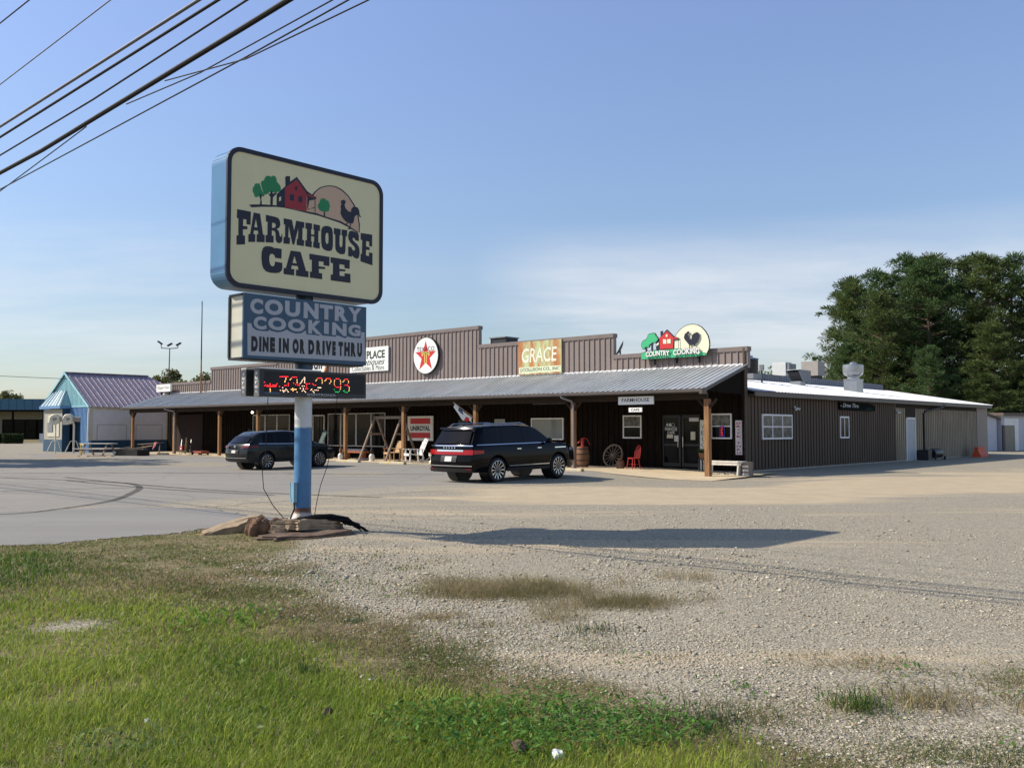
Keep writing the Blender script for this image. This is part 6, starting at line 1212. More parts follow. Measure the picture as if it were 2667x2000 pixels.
# kiosk, blue garage
G = thing('blue_garage', 'blue metal garage with a mauve metal roof and white bay doors', 'building', W(54, -4.6, 0), FR)   # local: x=-(s-54), y=d+4.6
RX, HE, HR = 4.1, 3.42, 5.92
def f(mb):
    mb.add([(-RX, 0, 3.38), (RX, 0, 3.38), (RX, 0, HE), (0, 0, HR), (-RX, 0, HE)], [(0, 1, 2, 3, 4)], False)
    x = -RX + .1
    while x < RX - .05: mb.box(x, x + .045, -.03, 0, 3.38, HE + (HR - HE) * (1 - abs(x) / RX) - .06); x += .225
part(G, 'gable_wall', 'barnlight', f)
def f(mb):
    mb.box(-RX, -.35, 0, .2, 0, 3.378); mb.box(2.75, RX, 0, .2, 0, 3.378); mb.box(-.35, 2.75, 0, .2, 2.3, 3.378); mb.box(-RX, -RX + .2, .2, 9.4, 0, 3.4)
    x = .1 - RX
    while x < RX - .05:
        if x < -.4 or x > 2.75: mb.box(x, x + .045, -.03, 0, 0, 3.37)
        else: mb.box(x, x + .045, -.03, 0, 2.3, 3.37)
        x += .225
part(G, 'front_wall', 'barnblue', f)
def f(mb): mb.box(RX - .1, RX, .2, 9.4, 0, .9); mb.box(-.35, 2.75, .5, .55, 0, 2.3)
part(G, 'base_wall', 'barndark', f)
MB().box(-.4, 2.8, .6, .7, 0, 2.35).build('dark_opening', 'kioskcream', G); MB().box(1.9, 2.6, .55, .58, 0, 1.9).build('inner_door', 'farcream', G)
mb = MB(); mb.box(RX - .12, RX + .02, .02, 9.4, 3.12, 3.40); mb.box(RX - .1, RX + .01, 3.1, 3.22, .9, 3.12); mb.box(RX - .1, RX + .01, 5.9, 6.1, .9, 3.12); mb.box(RX - .1, RX + .01, .0, .3, .9, 3.12); mb.build('bay_trim', 'creamside', G)
for y0, y1 in ((.3, 3.1), (3.22, 5.9), (6.1, 9.2)):
    dr = MB().box(RX - .08, RX - .01, y0, y1, .9, 3.12).build('bay_door', 'barnwhite', G)
    mb = MB(); mb.box(RX - .01, RX - .003, y0 + .3, y1 - .3, 2.02, 2.05); mb.box(RX - .01, RX - .003, y0 + .3, y0 + .33, .92, 2.02); mb.box(RX - .01, RX - .003, y1 - .33, y1 - .3, .92, 2.02); mb.build('panel_line', 'greymetal', dr)
def f(mb):
    for sg in (-1, 1):
        a, b_, c_, d_ = (0, -.15, HR + .05), (0, 6.4, HR + .05), (sg * (RX + .25), 9.7, HE - .1), (sg * (RX + .25), -.15, HE - .1); mb.add([a, b_, c_, d_], [(0, 1, 2, 3)], False)
        for k in range(24):
            y = .05 + k * .41
            if y < 9.5:
                yt = min(y, 6.4); fr_ = 0 if y <= 6.4 else (y - 6.4) / 3.3
                p = (sg * (RX + .25) * fr_, y, HR + .07 - (HR - HE + .15) * fr_); q = (sg * (RX + .25), y, HE - .08); mb.beam(p, q, .05, .04)
    mb.add([(0, 6.4, HR + .05), (RX + .25, 9.7, HE - .1), (-RX - .25, 9.7, HE - .1)], [(0, 1, 2)], False)
part(G, 'roof', 'barnroof', f)
def f(mb): mb.beam((0, -.16, HR + .08), (0, 6.4, HR + .08), .3, .05); 
part(G, 'ridge_cap', 'barnroof', f)
def f(mb): [mb.beam((0, -.16, HR + .03), (sg * (RX + .26), -.16, HE - .12), .05, .16) for sg in (-1, 1)]; mb.box(-RX, RX, -.05, .0, 3.33, 3.42)
part(G, 'gable_trim', 'barnlight', f)
MB().tube([(RX + .1, -.05, 3.2), (RX + .06, -.08, 2.6), (RX + .04, -.08, .8)], .07, 8).build('downspout', 'white', G)
K = thing('pay_kiosk', 'small cream and teal pay station with a sloping metal awning beside the blue garage', 'kiosk', W(54.9, -5.15, 0), FR)
MB().box(-1.7, 1.7, .0, .53, 0, .92).build('base', 'barndark', K); MB().box(-1.67, 1.67, .02, .53, .921, 3.2).build('wall', 'kioskcream', K); MB().box(1.671, 1.71, .0, .53, .92, 3.25).build('side_panel', 'barndark', K)
MB().box(-.9, 1.2, -.03, .015, 1.15, 2.75).build('panel', 'creamside', K); MB().box(-.8, .1, -.08, -.031, 1.5, 2.2).build('pay_box', 'greymetal', K)
def f(mb):
    mb.add([(-1.9, -.25, 3.45), (1.9, -.25, 3.45), (1.0, .52, 4.6), (-1.3, .52, 4.6)], [(0, 1, 2, 3)], False); mb.add([(1.9, -.25, 3.45), (1.9, .52, 3.45), (1.0, .52, 4.6)], [(0, 1, 2)], False); mb.add([(-1.9, -.25, 3.45), (-1.3, .52, 4.6), (-1.9, .52, 3.45)], [(0, 1, 2)], False)
    for k in range(7): x = -1.8 + k * .6; mb.beam((x, -.26, 3.46), (x * .6 - .12, .51, 4.62), .04, .05)
part(K, 'awning_roof', 'kioskroof', f)
MB().box(-1.92, 1.92, -.28, .52, 3.24, 3.44).build('awning_fascia', 'barnblue', K)
# far shops on the left
S = thing('shop_row', 'distant single storey cream shops with a deep blue metal mansard', 'building', (-80, 150, 0), rad(4))
MB().box(-40, 14, 5, 14, 0, 4.6).build('wall', 'farcream', S)
def f(mb):
    mb.box(-40, 14, 0, 5.0, 4.75, 6.5)
    for k in range(44): mb.box(-40 + k * 1.22, -39.93 + k * 1.22, -.06, 0, 4.75, 6.5)
part(S, 'mansard', 'mansard', f)
MB().box(-40, 14, -.05, 5, 4.55, 4.749).build('soffit', 'darkwood', S); MB().box(5.0, 12, 2, 10, 6.5, 7.0).build('roof_unit', 'mansard', S)
for x0, x1 in ((-4.0, 3.2), (-22, -12)): 
    d_ = MB().box(x0, x1, 4.94, 5.0, .0, 3.2).build('shop_window', 'glass', S); mb = MB(); [mb.box(x - .07, x + .07, 4.88, 4.94, 0, 3.2) for x in np.linspace(x0, x1, 5)]; mb.box(x0, x1, 4.87, 4.94, 3.1, 3.25); mb.build('frame', 'darkwood', d_)
MB().box(-9.5, -6.2, 4.95, 5.0, 0, 3.9).build('loading_door', 'kioskcream', S); [MB().box(x - .12, x + .12, .3, .55, 0, 4.55).build('column', 'darkwood', S) for x in (-.4, 4.4, -10, -20)]
MB().box(-7.3, -6.2, -.12, -.061, 5.0, 6.3).build('sign_plate', 'white', S)
tH = thing('white_cabinet', 'pale stacked cabinet standing at the distant shop front beside the kiosk', 'cabinet', (-60.5, 122, 0)); MB().box(-.9, 1.6, -.6, .6, 0, 1.1).build('lower_box', 'whitemetal', tH); MB().box(.2, 1.5, -.5, .5, 1.1, 3.2).build('upper_box', 'whitemetal', tH)
# light mast
t = thing('light_mast', 'tall thin floodlight mast with three lamp heads rising behind the garage', 'light pole', (-35.1, 95, 0))
MB().cyl((0, 0, 0), (.15, 0, 9.9), .09, .045, 10).build('pole', 'darkmetal', t); MB().tube([(-.75, 0, 10.35), (-.7, 0, 9.95), (.15, 0, 9.9), (.95, 0, 9.95), (1.0, 0, 10.2)], .045, 6).build('arm', 'darkmetal', t)
for x, z in ((-.85, 10.5), (.15, 10.3), (1.05, 10.35)): MB(Matrix.Translation((x, 0, z)) @ Matrix.Rotation(rad(35 if x < 0 else -30), 4, 'Y')).box(-.26, .26, -.15, .15, -.07, .07).build('lamp_head', 'darkmetal', t)
o = MB().tube([(-60, 66, 7.4), (-45, 68, 5.9), (-33.2, 69.6, 5.45)], .02, 6).build('service_wire', 'cable'); tag(o, 'thin wire running from the left edge to the blue garage gable', 'wire')
# right side
t = thing('orange_barrier', 'orange plastic barrier at the far end of the brown side wall', 'barrier', W(-.85, 28.0, 0), SR)
mb = MB(); pr = [(-.26, 0), (-.26, .12), (-.14, .3), (-.10, .62), (.10, .62), (.14, .3), (.26, .12), (.26, 0)]; k = len(pr); mb.add([(x, y, z) for x in (-.75, .75) for y, z in pr], [(j, j + 1, k + j + 1, k + j) for j in range(k - 1)] + [tuple(range(k))[::-1], tuple(range(k, 2 * k))], False); mb.build('body', 'orange', t); MB().box(-.5, .5, -.115, .115, .55, .60).build('handle_slot', 'orange', t)
t = thing('charcoal_grill', 'black grill and clutter against the side wall below the black downspout', 'grill', W(-.55, 20.6, 0), SR)
MB(Matrix.Translation((.2, 0, .36))).lathe([(0, -.65), (.24, -.65), (.27, -.5), (.27, .5), (.24, .65), (0, .65)], 20, (0, 0, 0), 'x').build('drum', 'black', t); [MB().beam((x, y, 0), (x * .95, y * .8, .3), .04, .04).build('leg', 'darkmetal', t) for x in (-.3, .75) for y in (-.2, .2)]; MB().tube([(.3, .2, .5), (.3, .25, .62), (-.2, .25, .62), (-.2, .2, .5)], .018, 6).build('handle', 'galv', t); MB().lathe([(0, -.04), (.11, -.04), (.11, .04), (0, .04)], 14, (.85, -.3, .11), 'y').build('wheel', 'rubber', t)
t = thing('dark_bin', 'dark square bin between the pale side door and the black grill', 'bin', W(-.40, 19.55, 0), SR); MB().box(-.28, .3, -.28, .28, 0, .52).build('body', 'darkmetal', t); MB().box(-.3, .32, -.3, .3, .521, .57).build('lid', 'black', t)
def storage(label, x, y, w_, dpt, h, door):
    t = thing('storage_building', label, 'building', (x, y, 0), SR + rad(-14)); 
    if door:
        MB().box(0, w_, 0, dpt, 0, h).build('wall', 'storewhite', t); n = int(w_ / 3.4)
        for k in range(n):
            a = .35 + k * 3.4; d_ = MB().box(a, a + 1.45, -.05, .0, 0, h - .75).build('roll_up_door', 'storedoor', t); mb = MB(); [mb.box(a + .02, a + 1.43, -.07, -.05, z, z + .03) for z in np.arange(.1, h - .8, .16)]; mb.build('slat', 'storedoor', d_)
            MB().box(a + 1.45, a + 2.0, -.07, .0, 0, h - .75).build('door_post', 'white', t); MB().box(a - .1, a + 2.0, -.08, .0, h - .749, h - .2).build('header', 'white', t); MB().box(a - .34, a - .06, -.12, .0, 0, h - .75).build('pillar', 'storetrim', t)
        MB().box(-.3, w_ + .3, -.35, dpt + .3, h, h + .22).build('roof', 'storetrim', t)
    else:
        mb = MB(); mb.add([(0, 0, 0), (w_, 0, 0), (w_, 0, h), (w_ / 2, 0, h + .35), (0, 0, h), (0, dpt, 0), (w_, dpt, 0), (w_, dpt, h), (w_ / 2, dpt, h + .35), (0, dpt, h)], [(0, 1, 2, 3, 4), (9, 8, 7, 6, 5), (1, 6, 7, 2), (0, 4, 9, 5)], False); mb.build('wall', 'storewhite', t)
        mb = MB(); mb.beam((-.2, dpt / 2, h - .02), (w_ / 2, dpt / 2, h + .40), dpt + .5, .12); mb.beam((w_ / 2, dpt / 2, h + .40), (w_ + .2, dpt / 2, h - .02), dpt + .5, .12); mb.build('roof', 'storetrim', t)
storage('white gable ended storage building just past the end of the brown side wall', 34.2, 70.2, 4.1, 14, 2.55, False)
storage('white storage building with tan roll-up doors at the right edge', 38.0, 72.5, 16, 6, 2.75, True)
# ---------------------------------------------------------------- trees
def quads_mesh(name, C, A, Bv, m, col=None):
    """many small four-cornered leaves: centres C, long half-axes A, short half-axes B"""
    n = len(C); v = np.stack([C - A, C - Bv * .9 + A * .1, C + A, C + Bv * .9 + A * .1], 1).reshape(-1, 3)
    me = bpy.data.meshes.new(name); me.vertices.add(4 * n); me.vertices.foreach_set('co', v.astype(np.float32).ravel())
    me.loops.add(4 * n); me.loops.foreach_set('vertex_index', np.arange(4 * n, dtype=np.int32)); me.polygons.add(n)
    me.polygons.foreach_set('loop_start', np.arange(0, 4 * n, 4, dtype=np.int32)); me.update(calc_edges=True)
    if col is not None:
        at = me.color_attributes.new('col', 'FLOAT_COLOR', 'POINT'); c4 = np.ones((4 * n, 4), np.float32); c4[:, :3] = np.repeat(col, 4, 0); at.data.foreach_set('color', c4.ravel())
    me.materials.append(M[m]); return me
def unit(a): return a / (np.linalg.norm(a, axis=-1, keepdims=True) + 1e-9)
def pine_data(h, spread, seed, low=.12, m='pine'):
    r = np.random.default_rng(seed); br = MB(); br.tube([(0, 0, 0), (.1, .05, h * .35), (-.05, .1, h * .7), (0, 0, h * .97)], h * .016, 8, h * .003)
    Cs, As, Bs = [], [], []
    z = h * low
    while z < h * .985:
        k = (z / h - low) / (1 - low); R = spread * (1 - k ** 2.3) ** .74 * (.72 + .28 * min(1, k * 4)) + .25
        for b in range(int(r.integers(4, 7))):
            a = r.uniform(0, 6.28); L = R * r.uniform(.62, 1.12); lift = r.uniform(-.05, .28) + .35 * k; zz = z + r.uniform(-.25, .25)
            d = np.array([math.cos(a), math.sin(a), lift]); d /= np.linalg.norm(d)
            if L > 1.2: br.tube([(0, 0, zz), tuple(np.array([0, 0, zz]) + d * L * .55), tuple(np.array([0, 0, zz + .12 * L]) + d * L * .92)], .05 + .012 * L, 5, .015)
            nc = max(2, int(L * 1.35))
            for c in range(nc):
                t = (c + .7) / nc
                if t < .22: continue
                ce = np.array([0, 0, zz + .1 * L * t * t]) + d * L * t + r.normal(0, .22, 3) * (1, 1, .6)
                n = int(r.integers(50, 78)); rad_ = r.uniform(.50, .95)
                dirs = unit(r.normal(0, 1, (n, 3)) + np.array([0, 0, .5]) + d * .3); P = ce + dirs * (rad_ * r.uniform(.25, 1, (n, 1)) ** .6) * np.array([1, 1, .55])
                Cs.append(P); As.append(dirs * r.uniform(.16, .30, (n, 1))); Bs.append(unit(np.cross(dirs, r.normal(0, 1, (n, 3)))) * r.uniform(.028, .055, (n, 1)))
        z += r.uniform(.52, .80) * (1.0 + .35 * (1 - k))
    return br, quads_mesh('crown', np.concatenate(Cs), np.concatenate(As), np.concatenate(Bs), m)
def put_tree(name, label, group, br, cm, loc, rz, sc):
    t = thing(name, label, 'tree', loc, rz, group); t.scale = sc
    tr = br if isinstance(br, bpy.types.Object) else None
    if tr is None: o = br.build('trunk', 'bark', t)
    else: o = tr.copy(); COL.objects.link(o); o.parent = t
    c = bpy.data.objects.new('crown', cm); COL.objects.link(c); c.parent = t; return o
kinds = [pine_data(17, 4.3, 21), pine_data(18, 4.8, 22, .08, 'pineolive'), pine_data(16, 4.6, 23, .06), pine_data(18, 4.2, 24, .10, 'pineolive')]
trs = [None] * 4
for x, y, h, k, w_, lab in ((36.6, 92, 15.2, 1, .9, 'pine tree at the left end of the grove, behind the round exhaust fan'), (38.4, 97, 18.0, 2, 1.0, 'rounded pine tree second from the left of the grove'), (41.6, 93, 18.6, 0, 1.0, 'pine tree with the highest top left of the middle of the grove'),
    (45.2, 99, 20.0, 1, 1.0, 'pine tree behind the gap between the two white storage buildings'), (47.2, 92, 18.8, 3, 1.05, 'tall pine tree above the tan roll-up door'), (51.2, 95, 19.2, 2, 1.0, 'pine tree second from the right edge of the view'), (53.8, 91, 19.6, 0, 1.0, 'pine tree cut by the right edge of the view'),
    (37.6, 84, 9.0, 2, .8, 'low pine tree in front of the grove above the end of the white wing roof'), (44.4, 86, 11.5, 3, .9, 'shorter bushy pine in front, above the first storage building'), (50.2, 85, 12.5, 1, .95, 'shorter pine in front, near the right edge'), (40.0, 110, 19.5, 3, 1.1, 'rear pine showing between the rounded one and the highest one'), (49.0, 111, 21.0, 0, 1.1, 'rear pine filling the top of the grove towards the right'), (58.5, 96, 20.5, 1, 1.1, 'pine just outside the right edge of the view'), (41.8, 82.5, 6.5, 1, 1.0, 'lowest bushy pine directly above the white gable of the first storage building'), (47.6, 83, 7.5, 2, 1.0, 'low bushy pine above the tan roll-up door'), (36.8, 100, 17.2, 3, .95, 'pine behind the left end of the grove, taller than its neighbour'), (43.4, 101, 20.3, 2, 1.05, 'rear pine filling the dip right of the highest top'), (49.2, 100, 20.2, 3, 1.05, 'rear pine between the tall one over the roll-up door and the right edge'), (34.4, 96, 10.5, 0, .7, 'smallest pine at the foot of the left end of the grove')):
    br, cm = kinds[k]; hh = (17, 18, 16, 18)[k]; o = put_tree('pine_tree', lab, 'pines behind the storage buildings', trs[k] or br, cm, (x, y, 0), random.uniform(0, 6.28), (1.04 * w_ * (h / hh) ** .5, 1.04 * w_ * (h / hh) ** .5, h / hh)); trs[k] = trs[k] or o
def leafy_data(h, sp, seed, m='leafdull'):
    r = np.random.default_rng(seed); br = MB(); br.tube([(0, 0, 0), (.1, 0, h * .3), (0, .1, h * .6)], h * .02, 8, h * .01); Cs, As, Bs = [], [], []
    for c in range(70):
        u = unit(r.normal(0, 1, 3)); p = np.array([0, 0, h * .58]) + u * np.array([sp, sp, h * .40]) * r.uniform(.35, 1) ** .5
        if c < 12: br.tube([(0, 0, h * .35), tuple(p * .6 + np.array([0, 0, h * .18])), tuple(p)], h * .008, 5, .02)
        n = 110; q = unit(r.normal(0, 1, (n, 3))); P = p + q * r.uniform(.2, 1, (n, 1)) ** .5 * r.uniform(.6, 1.2) * h * .11; dd = unit(r.normal(0, 1, (n, 3)))
        Cs.append(P); As.append(dd * r.uniform(.15, .3, (n, 1))); Bs.append(unit(np.cross(dd, r.normal(0, 1, (n, 3)))) * r.uniform(.1, .2, (n, 1)))
    return br, quads_mesh('crown', np.concatenate(Cs), np.concatenate(As), np.concatenate(Bs), m)
lk = [leafy_data(11, 4.2, 31), leafy_data(10, 4.8, 32)]; lt = [None, None]
for i, (x, y, h, lab) in enumerate(((-72.2, 182, 9.5, 'small hazy tree showing over the right slope of the mauve roof'), (-66.8, 180, 12.6, 'round olive tree behind the small white script sign'), (-62.3, 184, 11.3, 'tree left of the flagpole behind the lowest parapet'), (-58.6, 180, 11.9, 'tree right of the flagpole behind the lowest parapet'), (-54.2, 186, 12.0, 'tree half hidden by the left end of the taller parapet'),
    (-122, 225, 10.4, 'dark round tree over the far blue mansard at the left edge'), (40.5, 148, 9.8, 'distant tree seen between the dark round vent and the white rooftop unit'), (43.5, 152, 11.2, 'distant tree just left of the white rooftop unit'), (-112, 228, 9.0, 'low dark tree right of the round one over the far mansard'), (-37.5, 47.6, 13.5, 'unseen tall tree added outside the left edge to cast shade on the lot'))):  # last tree is out of view, added only to cast the shadow band on the lot
    br, cm = lk[i % 2]; hh = (11, 10)[i % 2]; o = put_tree('leafy_tree', lab, 'distant broadleaf trees', lt[i % 2] or br, cm, (x, y, 0), i * 1.3, (h / hh * 1.05, h / hh * 1.05, h / hh)); lt[i % 2] = lt[i % 2] or o
# clipped shrubs far left
def hedge(label, x, y, sx, sy, h):
    t = thing('clipped_hedge', label, 'hedge', (x, y, 0)); r = np.random.default_rng(int(abs(x) * 10)); n = 5200
    P = r.uniform(-1, 1, (n, 3)); f_ = np.argmax(np.abs(P), 1); P[np.arange(n), f_] = np.sign(P[np.arange(n), f_]) * r.uniform(.86, 1.03, n); C = P * np.array([sx, sy, h / 2]) + np.array([0, 0, h / 2 + .05]); dd = unit(r.normal(0, 1, (n, 3)))
    c = bpy.data.objects.new('foliage', quads_mesh('foliage', C, dd * .13, unit(np.cross(dd, r.normal(0, 1, (n, 3)))) * .07, 'hedgeleaf')); COL.objects.link(c); c.parent = t
    MB().box(-sx * .85, sx * .85, -sy * .85, sy * .85, .05, h * .88).build('core', 'bark', t)
hedge('dark clipped hedge block in front of the far cream shops', -58.2, 109, .85, .8, 1.05); hedge('second clipped hedge cut by the left edge of the view', -60.6, 109.6, .9, .8, 1.05)
# ---------------------------------------------------------------- grass, weeds and loose stones of the verge (uncountable)
def blades(n, ymin, ymax, accept, hfun, colf, wid, lean, name, label, bend=.35, xr=(-.61, .61)):
    y = 1 / RNG.uniform(1 / ymax, 1 / ymin, n); x = RNG.uniform(xr[0], xr[1], n) * y; k = RNG.uniform(0, 1, n) < accept(x, y); x, y = x[k], y[k]; n = len(x)
    z = n_h(x, y); h = hfun(x, y) * RNG.uniform(.5, 1.25, n); a = RNG.uniform(0, 6.28, n); ln = np.abs(RNG.normal(lean, .22, n)); w_ = wid * RNG.uniform(.6, 1.3, n) * np.clip(y / 6, .9, 2.2)
    up = np.stack([np.cos(a) * np.sin(ln), np.sin(a) * np.sin(ln), np.cos(ln)], -1); b = unit(np.stack([-np.sin(a), np.cos(a), 0 * a], -1) + RNG.normal(0, .3, (n, 3))); base = np.stack([x, y, z - .005], -1)
    o2 = up.copy(); o2[:, 2] -= bend * 1.2; o2[:, :2] += up[:, :2] * bend * 1.5; o2 = unit(o2); m_ = base + up * (h * .55)[:, None]; tip = m_ + o2 * (h * .5)[:, None]
    v = np.stack([base - b * w_[:, None], base + b * w_[:, None], m_ + b * (w_ * .75)[:, None], m_ - b * (w_ * .75)[:, None], tip], 1).reshape(-1, 3)
    me = bpy.data.meshes.new(name); me.vertices.add(5 * n); me.vertices.foreach_set('co', v.astype(np.float32).ravel()); i0 = np.arange(n) * 5
    q = np.stack([i0, i0 + 1, i0 + 2, i0 + 3], -1); tr = np.stack([i0 + 3, i0 + 2, i0 + 4], -1); li = np.concatenate([q, tr], 1).ravel().astype(np.int32); me.loops.add(len(li)); me.loops.foreach_set('vertex_index', li)
    st = np.stack([np.arange(n) * 7, np.arange(n) * 7 + 4], -1).ravel().astype(np.int32); me.polygons.add(2 * n); me.polygons.foreach_set('loop_start', st); me.update(calc_edges=True)
    c = colf(x, y, n); at = me.color_attributes.new('col', 'FLOAT_COLOR', 'POINT'); c4 = np.ones((5 * n, 4), np.float32); c4[:, :3] = np.repeat(c, 5, 0); at.data.foreach_set('color', c4.ravel()); me.materials.append(M['grass'])
    o = bpy.data.objects.new(name, me); COL.objects.link(o); return tag(o, None, None, kind='stuff')
def verge_ok(x, y): return on_verge(x, y) * (y < 17)
def lush(x, y): return np.clip(1 - nsst(-.75, .65, x - xb(y) + .45 * wob(x, y, 1.3, 2)), 0, 1) + 0 * x
def darkgreen(x, y): return np.clip(1.5 * np.exp(-(((x + 6.4) / 1.25) ** 2 + ((y - 11.6 + .15 * (x + 6)) / 1.75) ** 2) ** 1.5) + .25 * wob(x, y, 2.2, 14), 0, 1) * (x < -4.6)
def brown(x, y):   # the trampled, dried up strip between lawn and gravel
    far = nsst(9.0, 10.8, y + .6 * wob(x, y, 1.1, 7)) * (1 - darkgreen(x, y))
    return np.clip(far, 0, 1)
def sand(x, y): return np.exp(-(((x + 3.9) / .34) ** 2 + ((y - 8.38) / .30) ** 2))
bright_w = lambda x, y: np.exp(-(((x + 2.55) / .55) ** 2 + ((y - 8.6) / .5) ** 2))
def mixcol(t, a, b): return np.asarray(a) * (1 - t[:, None]) + np.asarray(b) * t[:, None]
def c_lawn(x, y, n):
    t = np.clip(.5 + .35 * wob(x, y, 1.4, 11) + .25 * wob(x, y, .5, 3) + RNG.normal(0, .28, n), 0, 1); c = mixcol(t, (.12, .225, .020), (.42, .48, .075))
    dk = darkgreen(x, y)[:, None]; c = c * (1 - .85 * dk) + .85 * dk * mixcol(RNG.uniform(0, 1, n), (.03, .085, .012), (.10, .20, .03)); d = (RNG.uniform(0, 1, n) < .08 + .12 * np.clip(wob(x, y, 2.6, 9), 0, 1) + .55 * brown(x, y)); c[d] = mixcol(RNG.uniform(0, 1, d.sum()), (.22, .165, .075), (.42, .34, .18)); return c
blades(270000, 4.2, 16.8, lambda x, y: verge_ok(x, y) * lush(x, y) * (1 - .45 * brown(x, y)) * (1 - sand(x, y)) * np.clip(.72 + .55 * wob(x, y, 2.2, 1), .12, 1), lambda x, y: (.085 + .03 * wob(x, y, 1.0, 3)) * (1 - .55 * brown(x, y)), c_lawn, .0030, .45, 'grass', 'lawn', xr=(-.61, .28))
PATCH = [(-.3, 10.3, 1.1, .7, .8), (.8, 9.5, .7, .25, .6), (-.76, 8.75, .28, .2, .9), (-.2, 8.0, .38, .42, .9), (.55, 7.65, .34, .26, 1.0), (1.15, 7.15, .22, .2, .8), (1.5, 5.7, .5, .35, .8), (2.95, 7.1, .75, .35, .85), (3.6, 6.6, .5, .4, .9), (2.5, 6.25, .6, .3, .8), (2.3, 5.15, .8, .3, .7), (2.9, 5.3, .6, .4, .7), (1.2, 5.2, .5, .35, .8), (-1.0, 7.4, .5, .45, 1.0), (.0, 6.95, .5, .3, 1.0), (-1.5, 11.9, .5, .4, .5), (-2.6, 13.0, .8, .5, .5)]
def dryacc(x, y):
    m1 = (1 - nsst(-.3, .75, x - xg(y) + .35 * wob(x, y, 1.7, 4))) * nsst(-1.6, -.2, x - xb(y)); m1 = m1 * .75 + brown(x, y) * lush(x, y) * .9
    pt = np.clip(wob(x, y, 1.1, 13) * 1.6 - .55, 0, 1) * np.clip(1 - nsst(5.6, 7.2, y), 0, 1) * (x > xg(y)) * .8
    for px_, py_, rx_, ry_, k_ in PATCH: pt = np.maximum(pt, np.exp(-(((x - px_) / rx_) ** 2 + ((y - py_) / ry_) ** 2)) * k_ + .12 * wob(x, y, 4, 3) - .1)
    return verge_ok(x, y) * np.clip(np.maximum(m1, pt), 0, 1) * np.clip(.6 + .7 * wob(x, y, 3, 6), .08, 1)
def c_dry(x, y, n):
    t = RNG.uniform(0, 1, n); c = mixcol(t, (.20, .145, .070), (.46, .37, .22)); g = RNG.uniform(0, 1, n) < np.clip(.42 + .35 * wob(x, y, 1.8, 8) + .25 * nsst(9, 11, y), 0, .9); c[g] = mixcol(RNG.uniform(0, 1, g.sum()), (.07, .105, .022), (.19, .24, .055)); return c
blades(330000, 6.0, 16.9, lambda x, y: dryacc(x, y) * (x < -.02 * y), lambda x, y: .05 + .02 * wob(x, y, 2, 9), c_dry, .0028, .9, 'dry_grass', '', .2, xr=(-.61, 0))
blades(200000, 4.2, 9.5, lambda x, y: dryacc(x, y) * ((x >= -.02 * y) | (y < 6)), lambda x, y: .05 + .02 * wob(x, y, 2, 9), c_dry, .0024, .9, 'straw_grass', '', .2, xr=(-.25, .61))
def moundacc(x, y): return np.clip(np.maximum(np.exp(-(((x + .1 + .25 * (y - 10.2)) / .95) ** 2 + ((y - 10.25) / .75) ** 2) ** 1.6), .8 * np.exp(-(((x - .9) / .75) ** 2 + ((y - 9.5) / .28) ** 2))) + .5 * wob(x, y, 2.5, 10) - .22, 0, 1)
def c_mound(x, y, n): t = np.clip(.5 + .4 * wob(x, y, 2, 2) + RNG.normal(0, .25, n), 0, 1); return mixcol(t, (.17, .16, .062), (.40, .32, .19))
blades(95000, 8.0, 12.5, moundacc, lambda x, y: .19 + 0 * x, c_mound, .0012, .72, 'wispy_grass', '', .45, xr=(-.25, .25))
def leaves(n, ymin, ymax, accept, name, size, hgt, c1, c2):
    y = 1 / RNG.uniform(1 / ymax, 1 / ymin, n); x = RNG.uniform(-.60, .60, n) * y; k = RNG.uniform(0, 1, n) < accept(x, y); x, y = x[k], y[k]; n = len(x)
    C = np.stack([x, y, n_h(x, y) + RNG.uniform(.004, hgt, n)], -1); a = RNG.uniform(0, 6.28, n); e = RNG.normal(.35, .3, n); dd = np.stack([np.cos(a) * np.cos(e), np.sin(a) * np.cos(e), np.sin(e)], -1); s_ = size * RNG.uniform(.5, 1.3, (n, 1))
    b = unit(np.cross(dd, np.array([0, 0, 1.]) + RNG.normal(0, .35, (n, 3)))); me = quads_mesh(name, C, dd * s_, b * s_ * .36, 'grass', mixcol(RNG.uniform(0, 1, n), c1, c2)); o = bpy.data.objects.new(name, me); COL.objects.link(o); return tag(o, None, None, kind='stuff')
clov = lambda x, y: verge_ok(x, y) * np.clip(np.exp(-(((x - .2) / .95) ** 2 + ((y - 5.55) / .55) ** 2) ** 2) * 1.1 + .25 * wob(x, y, 3, 5) - .12, 0, 1)
leaves(52000, 4.3, 7.2, clov, 'clover_leaves', .026, .085, (.045, .14, .022), (.17, .33, .055))
leaves(26000, 7.4, 10.0, lambda x, y: np.clip(bright_w(x, y) ** 1.3 + .3 * wob(x, y, 4, 1) - .25, 0, 1), 'broad_weeds', .036, .10, (.08, .21, .022), (.22, .40, .055))
leaves(60000, 4.3, 15.5, lambda x, y: verge_ok(x, y) * np.clip(wob(x, y, 2.1, 15) * 1.5 - .85, 0, 1) * (x < xg(y) + 1.2) * (x > -12), 'scattered_weeds', .028, .05, (.07, .13, .035), (.22, .29, .11))
